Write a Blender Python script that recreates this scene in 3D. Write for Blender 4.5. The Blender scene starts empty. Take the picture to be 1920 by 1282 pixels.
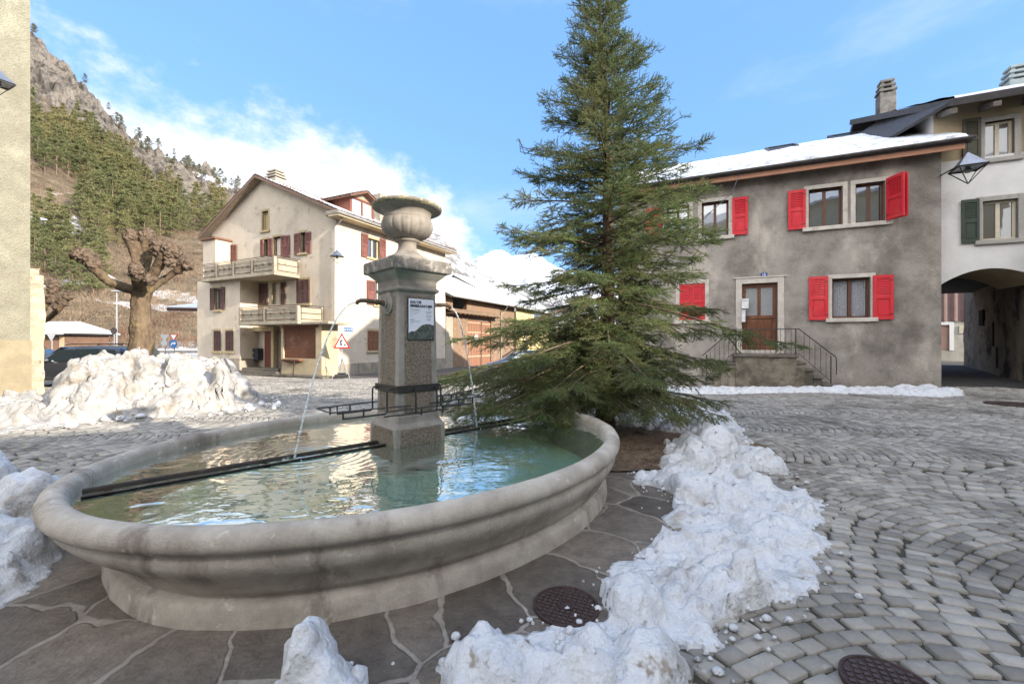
import bpy, bmesh, math, random
import numpy as np
from mathutils import Vector, Matrix
R = math.radians
scene = bpy.context.scene
col = scene.collection
# ---------------------------------------------------------------- camera
CAMZ = 1.4; F = 800.0; HY = 641.0
cam = bpy.data.cameras.new("Camera"); camo = bpy.data.objects.new("Camera", cam); col.objects.link(camo)
cam.lens = 15.0; cam.sensor_width = 36.0; cam.clip_start = 0.05; cam.clip_end = 9000
camo.location = (0, 0, CAMZ); camo.rotation_euler = (R(90), 0, 0)
scene.camera = camo
# ---------------------------------------------------------------- light
SUNH = Vector((0.85, -0.53, 0)).normalized(); ELEV = R(20)
SUN_STRENGTH = 3.4; SKY_STRENGTH = 0.15
sun = bpy.data.lights.new("sun", 'SUN'); suno = bpy.data.objects.new("sun", sun); col.objects.link(suno)
sun.energy = SUN_STRENGTH; sun.angle = R(0.5); sun.color = (1.0, 0.90, 0.76)
sd = Vector((SUNH.x*math.cos(ELEV), SUNH.y*math.cos(ELEV), math.sin(ELEV)))
suno.rotation_euler = sd.to_track_quat('Z', 'Y').to_euler()
suno.location = (20, -10, 30)
world = bpy.data.worlds.new("World"); scene.world = world; world.use_nodes = True
scene.view_settings.view_transform = 'Standard'; scene.view_settings.look = 'None'
scene.view_settings.exposure = 1.42; scene.view_settings.gamma = 1.0
try: scene.cycles.use_denoising = True
except Exception: pass
scene.cycles.max_bounces = 8; scene.cycles.transparent_max_bounces = 12
scene.cycles.caustics_reflective = False; scene.cycles.caustics_refractive = False
def world_nodes():
    nt = world.node_tree; N = nt.nodes; L = nt.links; N.clear()
    def math_(op, a, b=None, c=None, clamp=False):
        n = N.new('ShaderNodeMath'); n.operation = op; n.use_clamp = clamp
        for i, v in enumerate((a, b, c)):
            if v is None: continue
            if isinstance(v, (int, float)): n.inputs[i].default_value = v
            else: L.new(v, n.inputs[i])
        return n.outputs[0]
    out = N.new('ShaderNodeOutputWorld'); bg = N.new('ShaderNodeBackground'); L.new(bg.outputs[0], out.inputs[0])
    bg.inputs[1].default_value = SKY_STRENGTH
    sky = N.new('ShaderNodeTexSky'); sky.sky_type = 'NISHITA'; sky.sun_disc = False
    sky.sun_elevation = ELEV; sky.sun_rotation = math.atan2(SUNH.x, SUNH.y); sky.altitude = 700; sky.air_density = 1.0; sky.dust_density = 0.6; sky.ozone_density = 2.0
    tc = N.new('ShaderNodeTexCoord'); sep = N.new('ShaderNodeSeparateXYZ'); L.new(tc.outputs['Generated'], sep.inputs[0])
    az = math_('ARCTAN2', sep.outputs[0], sep.outputs[1])
    el = math_('ARCSINE', sep.outputs[2])
    # height of the cloud bank along the horizon
    t = math_('DIVIDE', math_('ADD', az, math.pi), 2*math.pi)
    cr = N.new('ShaderNodeFloatCurve'); L.new(t, cr.inputs['Value'])
    cv = cr.mapping.curves[0]
    pts = [(-180, 12), (-90, 22), (-60, 26), (-48, 27), (-39, 27), (-29, 26), (-20, 25), (-14, 21.5), (-9, 18.5), (-5, 14), (0, 9), (10, 5), (30, 4), (60, 5), (120, 8), (180, 12)]
    while len(cv.points) < len(pts): cv.points.new(.5, .5)
    for p, (a, e) in zip(cv.points, pts): p.location = ((a+180)/360, e/90); p.handle_type = 'VECTOR'
    cr.mapping.update()
    top = math_('MULTIPLY', cr.outputs[0], math.pi/2)
    def noise(scale, detail, rough, sx=(1, 1, 1), off=(0, 0, 0)):
        mp = N.new('ShaderNodeMapping'); mp.inputs['Scale'].default_value = sx; mp.inputs['Location'].default_value = off
        L.new(tc.outputs['Generated'], mp.inputs[0])
        n = N.new('ShaderNodeTexNoise'); n.inputs['Scale'].default_value = scale; n.inputs['Detail'].default_value = detail; n.inputs['Roughness'].default_value = rough
        L.new(mp.outputs[0], n.inputs['Vector']); return n.outputs['Fac']
    n1 = noise(6.0, 8, .62, (1, 1, 1.5)); n2 = noise(16, 6, .6, (1, 1, 2), (3, 1, 0)); n3 = noise(2.2, 5, .6, (1, 1, 3.0), (5, 2, 1))
    edge = math_('SUBTRACT', math_('ADD', top, math_('MULTIPLY', math_('SUBTRACT', n1, .5), .34)), el)
    edge = math_('ADD', edge, math_('MULTIPLY', math_('SUBTRACT', n2, .5), .05))
    m = N.new('ShaderNodeMapRange'); m.interpolation_type = 'SMOOTHSTEP'; m.inputs['From Min'].default_value = -.015; m.inputs['From Max'].default_value = .085
    L.new(edge, m.inputs['Value'])
    # thin veil of high cloud
    v = N.new('ShaderNodeMapRange'); v.interpolation_type = 'SMOOTHSTEP'; v.inputs['From Min'].default_value = .5; v.inputs['From Max'].default_value = .85; v.inputs['To Max'].default_value = .4
    L.new(n3, v.inputs['Value'])
    mask = math_('MAXIMUM', m.outputs[0], v.outputs[0])
    dens = math_('MULTIPLY', mask, math_('ADD', .70, math_('MULTIPLY', n1, .5)), clamp=True)
    # sky colour: nishita, tinted a little towards azure
    tint = N.new('ShaderNodeMix'); tint.data_type = 'RGBA'; tint.blend_type = 'MULTIPLY'; tint.inputs['Factor'].default_value = 1
    L.new(sky.outputs[0], tint.inputs['A']); tint.inputs['B'].default_value = SKYTINT
    lift = N.new('ShaderNodeMix'); lift.data_type = 'RGBA'; lift.blend_type = 'MIX'; lift.inputs['Factor'].default_value = SKYLIFT
    L.new(tint.outputs['Result'], lift.inputs['A']); lift.inputs['B'].default_value = SKYFLAT
    cc = N.new('ShaderNodeMix'); cc.data_type = 'RGBA'; cc.inputs['A'].default_value = CLOUD_B; cc.inputs['B'].default_value = CLOUD_A
    L.new(n2, cc.inputs['Factor'])
    mx = N.new('ShaderNodeMix'); mx.data_type = 'RGBA'; L.new(dens, mx.inputs['Factor'])
    L.new(lift.outputs['Result'], mx.inputs['A']); L.new(cc.outputs['Result'], mx.inputs['B'])
    # sky half behind the square, brightened as added fill for the shade
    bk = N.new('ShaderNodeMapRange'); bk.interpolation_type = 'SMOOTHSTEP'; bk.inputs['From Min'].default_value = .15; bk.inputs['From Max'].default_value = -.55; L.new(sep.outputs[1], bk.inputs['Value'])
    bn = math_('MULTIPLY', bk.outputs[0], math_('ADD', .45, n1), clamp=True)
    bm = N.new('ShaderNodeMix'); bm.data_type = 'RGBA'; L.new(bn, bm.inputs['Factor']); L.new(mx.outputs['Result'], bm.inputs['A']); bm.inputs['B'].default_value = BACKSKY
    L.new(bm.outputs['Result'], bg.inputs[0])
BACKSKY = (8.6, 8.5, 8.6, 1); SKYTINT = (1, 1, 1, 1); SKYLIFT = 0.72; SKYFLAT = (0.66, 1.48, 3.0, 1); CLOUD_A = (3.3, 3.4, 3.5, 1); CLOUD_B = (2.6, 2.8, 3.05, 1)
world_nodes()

# ---------------------------------------------------------------- noise
_rs = np.random.RandomState(7)
_perm = _rs.permutation(256); _perm = np.concatenate([_perm, _perm, _perm])
_grad = _rs.normal(size=(256, 3)); _grad /= np.linalg.norm(_grad, axis=1)[:, None]
def perlin(x, y, z=0.0):
    x = np.asarray(x, float); y = np.asarray(y, float); z = np.zeros_like(x) + z
    xi = np.floor(x).astype(int); yi = np.floor(y).astype(int); zi = np.floor(z).astype(int)
    xf = x-xi; yf = y-yi; zf = z-zi
    u = xf*xf*xf*(xf*(xf*6-15)+10); v = yf*yf*yf*(yf*(yf*6-15)+10); w = zf*zf*zf*(zf*(zf*6-15)+10)
    def g(dx, dy, dz):
        h = _perm[(_perm[(_perm[(xi+dx) & 255]+yi+dy) & 255]+zi+dz) & 255]
        gr = _grad[h]
        return gr[..., 0]*(xf-dx)+gr[..., 1]*(yf-dy)+gr[..., 2]*(zf-dz)
    def lp(a, b, t): return a+(b-a)*t
    return 1.6*lp(lp(lp(g(0,0,0), g(1,0,0), u), lp(g(0,1,0), g(1,1,0), u), v), lp(lp(g(0,0,1), g(1,0,1), u), lp(g(0,1,1), g(1,1,1), u), v), w)
def fbm(x, y, z=0.0, o=4, g=.5):
    s = 0; a = 1; f = 1
    for i in range(o):
        s = s+a*perlin(x*f+i*17.3, y*f+i*5.1, z*f+i*3.7 if not np.isscalar(z) else z+i*9.1); a *= g; f *= 2.03
    return s
def billow(x, y, z=0.0, o=4, g=.5):
    s = 0; a = 1; f = 1
    for i in range(o):
        s = s+a*(np.abs(perlin(x*f+i*11.3, y*f+i*7.1, z+i*4.4))*2-.4); a *= g; f *= 2.1
    return s
def sstep(a, b, x):
    t = np.clip((x-a)/(b-a), 0, 1); return t*t*(3-2*t)

# ---------------------------------------------------------------- ground height
_gp = np.array([(0,1,0),(-3,3,0),(3,3,0),(-1,6,0),(0,8,-.02),(4,6,0),(8,5,0),(6,8.5,0),(10,9,.0),(2,10,-.1),(13,12.7,.04),(11,13.8,-.14),(6.7,14.9,-.26),
    (14.5,12,.08),(16.5,15,.14),(19,19,.2),(22,24,.3),(-9.4,22.7,-.43),(-14,22,-.45),(-20,26,-.5),(-5,30,-.6),(0,40,-.7),(2,20,-.45),(-8,8.5,-.05),(-12,11,-.1),
    (-8,14,-.2),(-16,16,-.2),(0,14,-.2),(-20,9,-.1),(20,5,.1),(-30,40,-.6),(0,60,-.8),(40,40,.2),(-60,60,-.5),(60,60,0),(0,-10,0),(-20,-10,0),(20,-10,0)], float)
def gz(x, y):
    x = np.asarray(x, float); y = np.asarray(y, float)
    d = (x[..., None]-_gp[:, 0])**2+(y[..., None]-_gp[:, 1])**2
    w = 1/(d+1.2)**1.6
    return (w*_gp[:, 2]).sum(-1)/w.sum(-1)
def G(x, y): return float(gz(np.array([x]), np.array([y]))[0])

# ---------------------------------------------------------------- object helpers
def tag(o, label=None, cat=None, group=None, kind=None):
    if label: o['label'] = label
    if cat: o['category'] = cat
    if group: o['group'] = group
    if kind: o['kind'] = kind
    return o
def empty(name, loc, label=None, cat=None, group=None):
    o = bpy.data.objects.new(name, None); col.objects.link(o); o.location = loc; o.empty_display_size = .2
    return tag(o, label, cat, group)
def root_off(p):
    v = Vector((0, 0, 0))
    while p is not None: v = v+p.location; p = p.parent
    return v
def mesh_np(name, verts, faces, mat=None, parent=None, smooth=False, tri=None):
    """verts Nx3, faces MxK array (K=3 or 4) or list"""
    me = bpy.data.meshes.new(name)
    off = np.array(root_off(parent)) if parent is not None else np.zeros(3)
    verts = np.asarray(verts, float)-off
    if isinstance(faces, np.ndarray):
        M, K = faces.shape
        me.vertices.add(len(verts)); me.vertices.foreach_set('co', verts.ravel())
        me.loops.add(M*K); me.loops.foreach_set('vertex_index', faces.ravel().astype(np.int32))
        me.polygons.add(M); me.polygons.foreach_set('loop_start', np.arange(0, M*K, K, dtype=np.int32))
        try: me.polygons.foreach_set('loop_total', np.full(M, K, dtype=np.int32))
        except Exception: pass
        me.update(calc_edges=True); me.validate()
    else:
        me.from_pydata([tuple(v) for v in verts], [], [tuple(f) for f in faces]); me.update()
    if smooth: me.polygons.foreach_set('use_smooth', np.ones(len(me.polygons), bool))
    if mat is not None:
        for m in (mat if isinstance(mat, (list, tuple)) else [mat]): me.materials.append(m)
    o = bpy.data.objects.new(name, me); col.objects.link(o)
    if parent is not None: o.parent = parent
    return o
class MB:
    def __init__(s): s.v = []; s.f = []
    def add(s, vs, fs):
        b = len(s.v); s.v += [tuple(v) for v in vs]; s.f += [tuple(i+b for i in f) for f in fs]; return s
    def hexa(s, p):   # 8 points: bottom 0-3 ccw, top 4-7
        return s.add(p, [(0,3,2,1),(4,5,6,7),(0,1,5,4),(1,2,6,5),(2,3,7,6),(3,0,4,7)])
    def box(s, x0, y0, z0, x1, y1, z1):
        return s.hexa([(x0,y0,z0),(x1,y0,z0),(x1,y1,z0),(x0,y1,z0),(x0,y0,z1),(x1,y0,z1),(x1,y1,z1),(x0,y1,z1)])
    def obox(s, c, ax, hx, hy, hz):
        """oriented box: centre, x axis direction (horizontal), half sizes"""
        c = Vector(c); a = Vector(ax).normalized(); b = Vector((-a.y, a.x, 0)).normalized() if abs(a.z) < .999 else Vector((0, 1, 0)); u = a.cross(b)
        P = [c+a*i*hx+b*j*hy+u*k*hz for k in (-1, 1) for i, j in ((-1,-1),(1,-1),(1,1),(-1,1))]
        return s.hexa(P)
    def tube(s, pts, r, n=8, cap=True):
        pts = [Vector(p) for p in pts]; rr = r if isinstance(r, (list, tuple)) else [r]*len(pts); b = len(s.v); vs = []; fs = []
        up = None
        for i, p in enumerate(pts):
            d = (pts[min(i+1, len(pts)-1)]-pts[max(i-1, 0)])
            if d.length < 1e-9: d = Vector((0, 0, 1))
            d.normalize()
            if up is None: up = Vector((0, 0, 1)) if abs(d.z) < .9 else Vector((1, 0, 0))
            a = d.cross(up)
            if a.length < 1e-4: a = d.cross(Vector((0, 1, 0)))
            a.normalize(); c = a.cross(d); up = c
            for k in range(n):
                t = 2*math.pi*k/n; vs.append(p+(a*math.cos(t)+c*math.sin(t))*rr[i])
        for i in range(len(pts)-1):
            for k in range(n): fs.append((i*n+k, i*n+(k+1) % n, (i+1)*n+(k+1) % n, (i+1)*n+k))
        if cap: fs.append(tuple(range(n-1, -1, -1))); fs.append(tuple((len(pts)-1)*n+k for k in range(n)))
        return s.add(vs, fs)
    def lathe(s, c, prof, n=32):
        vs = []; fs = []; c = Vector(c)
        for (r, z) in prof:
            for k in range(n):
                t = 2*math.pi*k/n; vs.append(c+Vector((r*math.cos(t), r*math.sin(t), z)))
        for i in range(len(prof)-1):
            for k in range(n): fs.append((i*n+k, i*n+(k+1) % n, (i+1)*n+(k+1) % n, (i+1)*n+k))
        fs.append(tuple(range(n-1, -1, -1))); fs.append(tuple((len(prof)-1)*n+k for k in range(n)))
        return s.add(vs, fs)
    def sqloft(s, c, prof, u, v):
        """square loft: profile of (half u, half v, z)"""
        vs = []; fs = []
        for (a, b, z) in prof:
            for i, j in ((-1,-1),(1,-1),(1,1),(-1,1)): vs.append((c[0]+u[0]*a*i+v[0]*b*j, c[1]+u[1]*a*i+v[1]*b*j, z))
        for i in range(len(prof)-1):
            for k in range(4): fs.append((i*4+k, i*4+(k+1) % 4, (i+1)*4+(k+1) % 4, (i+1)*4+k))
        fs.append((3,2,1,0)); b = (len(prof)-1)*4; fs.append((b, b+1, b+2, b+3))
        return s.add(vs, fs)
    def prism(s, poly, ex):
        """poly: list of 3D points, extruded by vector ex"""
        ex = Vector(ex); n = len(poly); vs = [Vector(p) for p in poly]+[Vector(p)+ex for p in poly]
        fs = [tuple(range(n-1, -1, -1)), tuple(range(n, 2*n))]+[(i, (i+1) % n, n+(i+1) % n, n+i) for i in range(n)]
        return s.add(vs, fs)
    def build(s, name, mat, parent=None, bevel=0, smooth=False, segs=2):
        me = bpy.data.meshes.new(name); off = root_off(parent)
        me.from_pydata([tuple(Vector(v)-off) for v in s.v], [], s.f)
        if mat is not None: me.materials.append(mat)
        bm = bmesh.new(); bm.from_mesh(me); bmesh.ops.recalc_face_normals(bm, faces=bm.faces); bm.to_mesh(me); bm.free()
        if smooth: me.polygons.foreach_set('use_smooth', np.ones(len(me.polygons), bool))
        o = bpy.data.objects.new(name, me); col.objects.link(o)
        if parent is not None: o.parent = parent
        if bevel:
            m = o.modifiers.new('bevel', 'BEVEL'); m.width = bevel; m.segments = segs; m.limit_method = 'ANGLE'; m.angle_limit = R(35)
        if smooth == 'auto' or (smooth and bevel): pass
        return o
def smooth_by_angle(o, deg=35):
    me = o.data; me.polygons.foreach_set('use_smooth', np.ones(len(me.polygons), bool))
    bm = bmesh.new(); bm.from_mesh(me)
    for e in bm.edges:
        e.smooth = not (len(e.link_faces) == 2 and e.calc_face_angle(0) > R(deg))
    bm.to_mesh(me); bm.free(); return o
def copy_tree(o, parent=None):
    c = o.copy(); col.objects.link(c); c.parent = parent
    for ch in list(o.children): copy_tree(ch, c)
    return c
def text_obj(name, body, mat, parent, origin, ux, uz, size, bold=0.0, align='LEFT', depth=.0015):
    """flat lettering: origin 3D, ux text direction, uz up direction"""
    cu = bpy.data.curves.new(name, 'FONT'); cu.body = body; cu.size = size; cu.align_x = align; cu.extrude = depth; cu.offset = bold
    cu.resolution_u = 3
    tmp = bpy.data.objects.new(name+'_tmp', cu); col.objects.link(tmp)
    dg = bpy.context.evaluated_depsgraph_get(); dg.update()
    me = bpy.data.meshes.new_from_object(tmp.evaluated_get(dg)); bpy.data.objects.remove(tmp)
    ux = Vector(ux).normalized(); uz = Vector(uz).normalized(); n = ux.cross(uz)
    off = root_off(parent); o0 = Vector(origin)-off
    for v in me.vertices: v.co = o0+ux*v.co.x+uz*v.co.y+n*v.co.z
    me.materials.clear(); me.materials.append(mat); me.name = name
    o = bpy.data.objects.new(name, me); col.objects.link(o); o.parent = parent
    return o

# ---------------------------------------------------------------- materials
_m = {}
def mat(name, c1, c2=None, scale=3.0, rough=.85, bump=0.0, bscale=60.0, spec=.3, stretch=(1, 1, 1), c3=None, s3=.8, t3=(.55, .7), metal=0.0, detail=6, island=0.0, coords='pos', bdetail=5, contrast=(.3, .7), b2=0, b2scale=5, st3=(1, 1, 1), c4=None, s4=20., t4=(.6, .65), coat=0, sss=0, trans=0.0):
    if name in _m: return _m[name]
    m = bpy.data.materials.new(name); m.use_nodes = True; nt = m.node_tree; N = nt.nodes; L = nt.links
    P = N['Principled BSDF']; P.inputs['Roughness'].default_value = rough; P.inputs['Metallic'].default_value = metal
    P.inputs['Specular IOR Level'].default_value = spec
    if coat: P.inputs['Coat Weight'].default_value = coat
    if sss:
        P.inputs['Subsurface Weight'].default_value = sss; P.inputs['Subsurface Radius'].default_value = (.03, .04, .06); P.inputs['Subsurface Scale'].default_value = 1
    c2 = c2 or c1
    geo = N.new('ShaderNodeNewGeometry'); tc = N.new('ShaderNodeTexCoord')
    src = geo.outputs['Position'] if coords == 'pos' else tc.outputs['Object']
    def noise(sc, det, st=(1, 1, 1), ro=.68):
        mp = N.new('ShaderNodeMapping'); mp.inputs['Scale'].default_value = st; L.new(src, mp.inputs[0])
        n = N.new('ShaderNodeTexNoise'); n.inputs['Scale'].default_value = sc; n.inputs['Detail'].default_value = det; n.inputs['Roughness'].default_value = ro
        L.new(mp.outputs[0], n.inputs['Vector']); return n.outputs['Fac']
    def mixc(f, a, b):
        x = N.new('ShaderNodeMix'); x.data_type = 'RGBA'
        if isinstance(f, float): x.inputs['Factor'].default_value = f
        else: L.new(f, x.inputs['Factor'])
        for v, i in ((a, 'A'), (b, 'B')):
            if isinstance(v, tuple): x.inputs[i].default_value = (*v, 1)
            else: L.new(v, x.inputs[i])
        return x.outputs['Result']
    def mr(f, a, b):
        x = N.new('ShaderNodeMapRange'); x.interpolation_type = 'SMOOTHSTEP'; x.inputs['From Min'].default_value = a; x.inputs['From Max'].default_value = b; L.new(f, x.inputs['Value']); return x.outputs[0]
    c = mixc(mr(noise(scale, detail, stretch), *contrast), c1, c2)
    if c3: c = mixc(mr(noise(s3, 6, st3, .65), *t3), c, c3)
    if c4: c = mixc(mr(noise(s4, 3), *t4), c, c4)
    if island:
        hs = N.new('ShaderNodeHueSaturation'); x = N.new('ShaderNodeMapRange'); x.inputs['To Min'].default_value = 1-island; x.inputs['To Max'].default_value = 1+island
        L.new(geo.outputs['Random Per Island'], x.inputs['Value']); L.new(x.outputs[0], hs.inputs['Value']); L.new(c, hs.inputs['Color']); c = hs.outputs[0]
    L.new(c, P.inputs['Base Color'])
    nrm = None
    if b2:
        b = N.new('ShaderNodeBump'); b.inputs['Strength'].default_value = 1; b.inputs['Distance'].default_value = b2; L.new(noise(b2scale, 3), b.inputs['Height']); nrm = b.outputs[0]
    if bump:
        b = N.new('ShaderNodeBump'); b.inputs['Strength'].default_value = 1; b.inputs['Distance'].default_value = bump; L.new(noise(bscale, bdetail, stretch if stretch != (1, 1, 1) else (1, 1, 1)), b.inputs['Height'])
        if nrm: L.new(nrm, b.inputs['Normal'])
        nrm = b.outputs[0]
    if nrm: L.new(nrm, P.inputs['Normal'])
    if trans:
        tr = N.new('ShaderNodeBsdfTranslucent'); L.new(c, tr.inputs[0]); ms = N.new('ShaderNodeMixShader'); ms.inputs[0].default_value = trans
        L.new(P.outputs[0], ms.inputs[1]); L.new(tr.outputs[0], ms.inputs[2]); L.new(ms.outputs[0], N['Material Output'].inputs[0])
    _m[name] = m; return m
def glass_mat(name, tint=(.02, .025, .03), refl=.35, rough=.02):
    if name in _m: return _m[name]
    m = bpy.data.materials.new(name); m.use_nodes = True; nt = m.node_tree; N = nt.nodes; L = nt.links
    P = N['Principled BSDF']; P.inputs['Base Color'].default_value = (*tint, 1); P.inputs['Roughness'].default_value = .3
    g = N.new('ShaderNodeBsdfGlossy'); g.inputs['Roughness'].default_value = rough; g.inputs['Color'].default_value = (.9, .93, .95, 1)
    geo = N.new('ShaderNodeNewGeometry'); n = N.new('ShaderNodeTexNoise'); n.inputs['Scale'].default_value = 1.3; L.new(geo.outputs['Position'], n.inputs['Vector'])
    b = N.new('ShaderNodeBump'); b.inputs['Distance'].default_value = .004; L.new(n.outputs['Fac'], b.inputs['Height']); L.new(b.outputs[0], g.inputs['Normal'])
    ms = N.new('ShaderNodeMixShader'); ms.inputs[0].default_value = refl
    L.new(P.outputs[0], ms.inputs[1]); L.new(g.outputs[0], ms.inputs[2]); L.new(ms.outputs[0], N['Material Output'].inputs[0])
    _m[name] = m; return m

SNOW = mat('snow', (.66, .67, .685), (.57, .585, .615), 6, .6, .016, 30, .3, c3=(.36, .325, .285), s3=2.2, t3=(.52, .72), c4=(.30, .26, .22), s4=9, t4=(.60, .72), b2=.035, b2scale=9, sss=0)
ROOFSNOW = mat('roof_snow', (.66, .68, .71), (.60, .62, .66), 2, .6, .006, 30, .3)
DIRTSNOW = mat('dirty_snow', (.40, .39, .38), (.31, .30, .285), 5, .7, .03, 12, .3, c3=(.21, .175, .13), s3=2.2, t3=(.50, .72), c4=(.12, .095, .07), s4=12, t4=(.64, .70), b2=.03, b2scale=7)
STONE = mat('fountain_stone', (.33, .29, .245), (.51, .465, .40), 3.5, .8, .004, 90, .3, c3=(.20, .165, .14), s3=3.4, t3=(.52, .72), st3=(1, 1, .3), c4=(.58, .55, .50), s4=12, t4=(.60, .74), b2=.006, b2scale=14)
STUCCOSTONE = mat('roughcast_stone', (.16, .13, .105), (.33, .28, .23), 55, .95, .02, 75, .1, bdetail=3, c3=(.16, .14, .12), s3=3)
PILLARSTONE = mat('pillar_stone', (.32, .30, .275), (.21, .195, .18), 5, .85, .004, 60, .2, c3=(.12, .11, .1), s3=3, t3=(.55, .75))
MOSSTONE = mat('weathered_cap_stone', (.22, .2, .18), (.11, .105, .1), 9, .9, .006, 60, .2, c3=(.33, .31, .28), s3=14, t3=(.5, .62))
URNSTONE = mat('urn_stone', (.30, .27, .235), (.21, .19, .17), 6, .85, .003, 70, .2, c3=(.15, .135, .12), s3=7, t3=(.55, .75))
IRON = mat('black_iron', (.025, .027, .032), (.05, .045, .04), 20, .5, .001, 80, .5, metal=.5)
RUST = mat('rusty_steel', (.035, .032, .03), (.07, .05, .04), 12, .7, .002, 60, .3, metal=.2, c3=(.13, .12, .10), s3=5)
BRASS = mat('bronze_spout', (.08, .06, .045), (.13, .1, .07), 20, .45, metal=.7)
GLASS = glass_mat('window_glass')
PALEGLASS = glass_mat('window_glass_curtained', (.18, .17, .15), .25)  # paler tint than the plain panes
CARGLASS = glass_mat('car_glass', (.02, .03, .035), .3)
WOODF = mat('brown_wood_frame', (.13, .055, .03), (.09, .035, .02), 8, .5, .001, 40, .4, stretch=(4, 4, .5))
LACE = mat('lace_curtain', (.62, .64, .68), (.3, .3, .33), 45, .9, 0, detail=2, contrast=(.45, .55))
RED = mat('red_shutter_paint', (.60, .026, .040), (.50, .028, .038), 5, .6, .0006, 60, .3, c3=(.62, .07, .07), s3=2.5, t3=(.50, .75), st3=(1, 1, .4))
# ================================================================ ground, paving
U = Vector((.733, .680, 0)).normalized(); V = Vector((U.y, -U.x, 0))     # long axis of the basin, and its axis towards the camera
BC = Vector((-1.03, 3.99, 0))                                            # centre of the basin
PC = Vector((-1.03, 4.20, 0))                                           # centre of the pillar
def bas(x, y):      # basin coordinates
    dx = x-BC.x; dy = y-BC.y; return dx*U.x+dy*U.y, dx*V.x+dy*V.y
def ground_sheet():
    def axis(a, b, fine0, fine1, step, n):
        m = np.arange(fine0, fine1, step); lo = fine0-np.geomspace(step, fine0-a, n)[::-1]; hi = fine1+np.geomspace(step, b-fine1, n)
        return np.concatenate([lo, m, hi])
    xs = axis(-4000, 4000, -26, 28, .8, 14); ys = axis(-400, 6000, -6, 50, .8, 14)
    X, Y = np.meshgrid(xs, ys); Z = gz(X, Y)-.019
    Z = np.where((X**2+Y**2) > 90**2, -1.2, Z)
    nx, ny = len(xs), len(ys); idx = np.arange(nx*ny).reshape(ny, nx)
    f = np.stack([idx[:-1, :-1], idx[:-1, 1:], idx[1:, 1:], idx[1:, :-1]], -1).reshape(-1, 4)
    m = mat('ground_grit', (.055, .05, .04), (.085, .078, .06), 8, .95, .004, 120, .2, c3=(.05, .045, .04), s3=.7)
    o = mesh_np('ground', np.stack([X, Y, Z], -1).reshape(-1, 3), f, m, smooth=True); tag(o, kind='structure')
ground_sheet()
# corner lines used by paving and houses
def inside_poly(px, py, poly):
    ins = np.zeros(px.shape, bool); n = len(poly); j = n-1
    for i in range(n):
        xi, yi = poly[i]; xj, yj = poly[j]
        c = ((yi > py) != (yj > py)) & (px < (xj-xi)*(py-yi)/(yj-yi+1e-12)+xi); ins ^= c; j = i
    return ins
def poly_dist(px, py, poly):
    """signed distance, positive inside"""
    d = np.full(px.shape, 1e9); n = len(poly)
    for i in range(n):
        ax, ay = poly[i]; bx, by = poly[(i+1) % n]; ex, ey = bx-ax, by-ay
        t = np.clip(((px-ax)*ex+(py-ay)*ey)/(ex*ex+ey*ey+1e-12), 0, 1)
        d = np.minimum(d, np.hypot(px-ax-t*ex, py-ay-t*ey))
    return np.where(inside_poly(px, py, poly), d, -d)
def gp(px, py, z=0.0):      # a point of the pavement seen at a given place of the photograph
    Y = (CAMZ-z)*F/(py-HY); return ((px-960)/F*Y, Y)
FLAG_OUT = 1.0   # flagstones reach this far out from the basin foot
def flag_edge(ang): return .95+.25*np.sin(2.1*ang+.6)+.12*np.sin(5*ang)
def in_flags(x, y):
    u, v = bas(x, y); a = np.arctan2(v/1.72, u/2.18); r = np.hypot(u/2.18, v/1.72)
    return (r-1)*2.05 < flag_edge(a)
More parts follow.
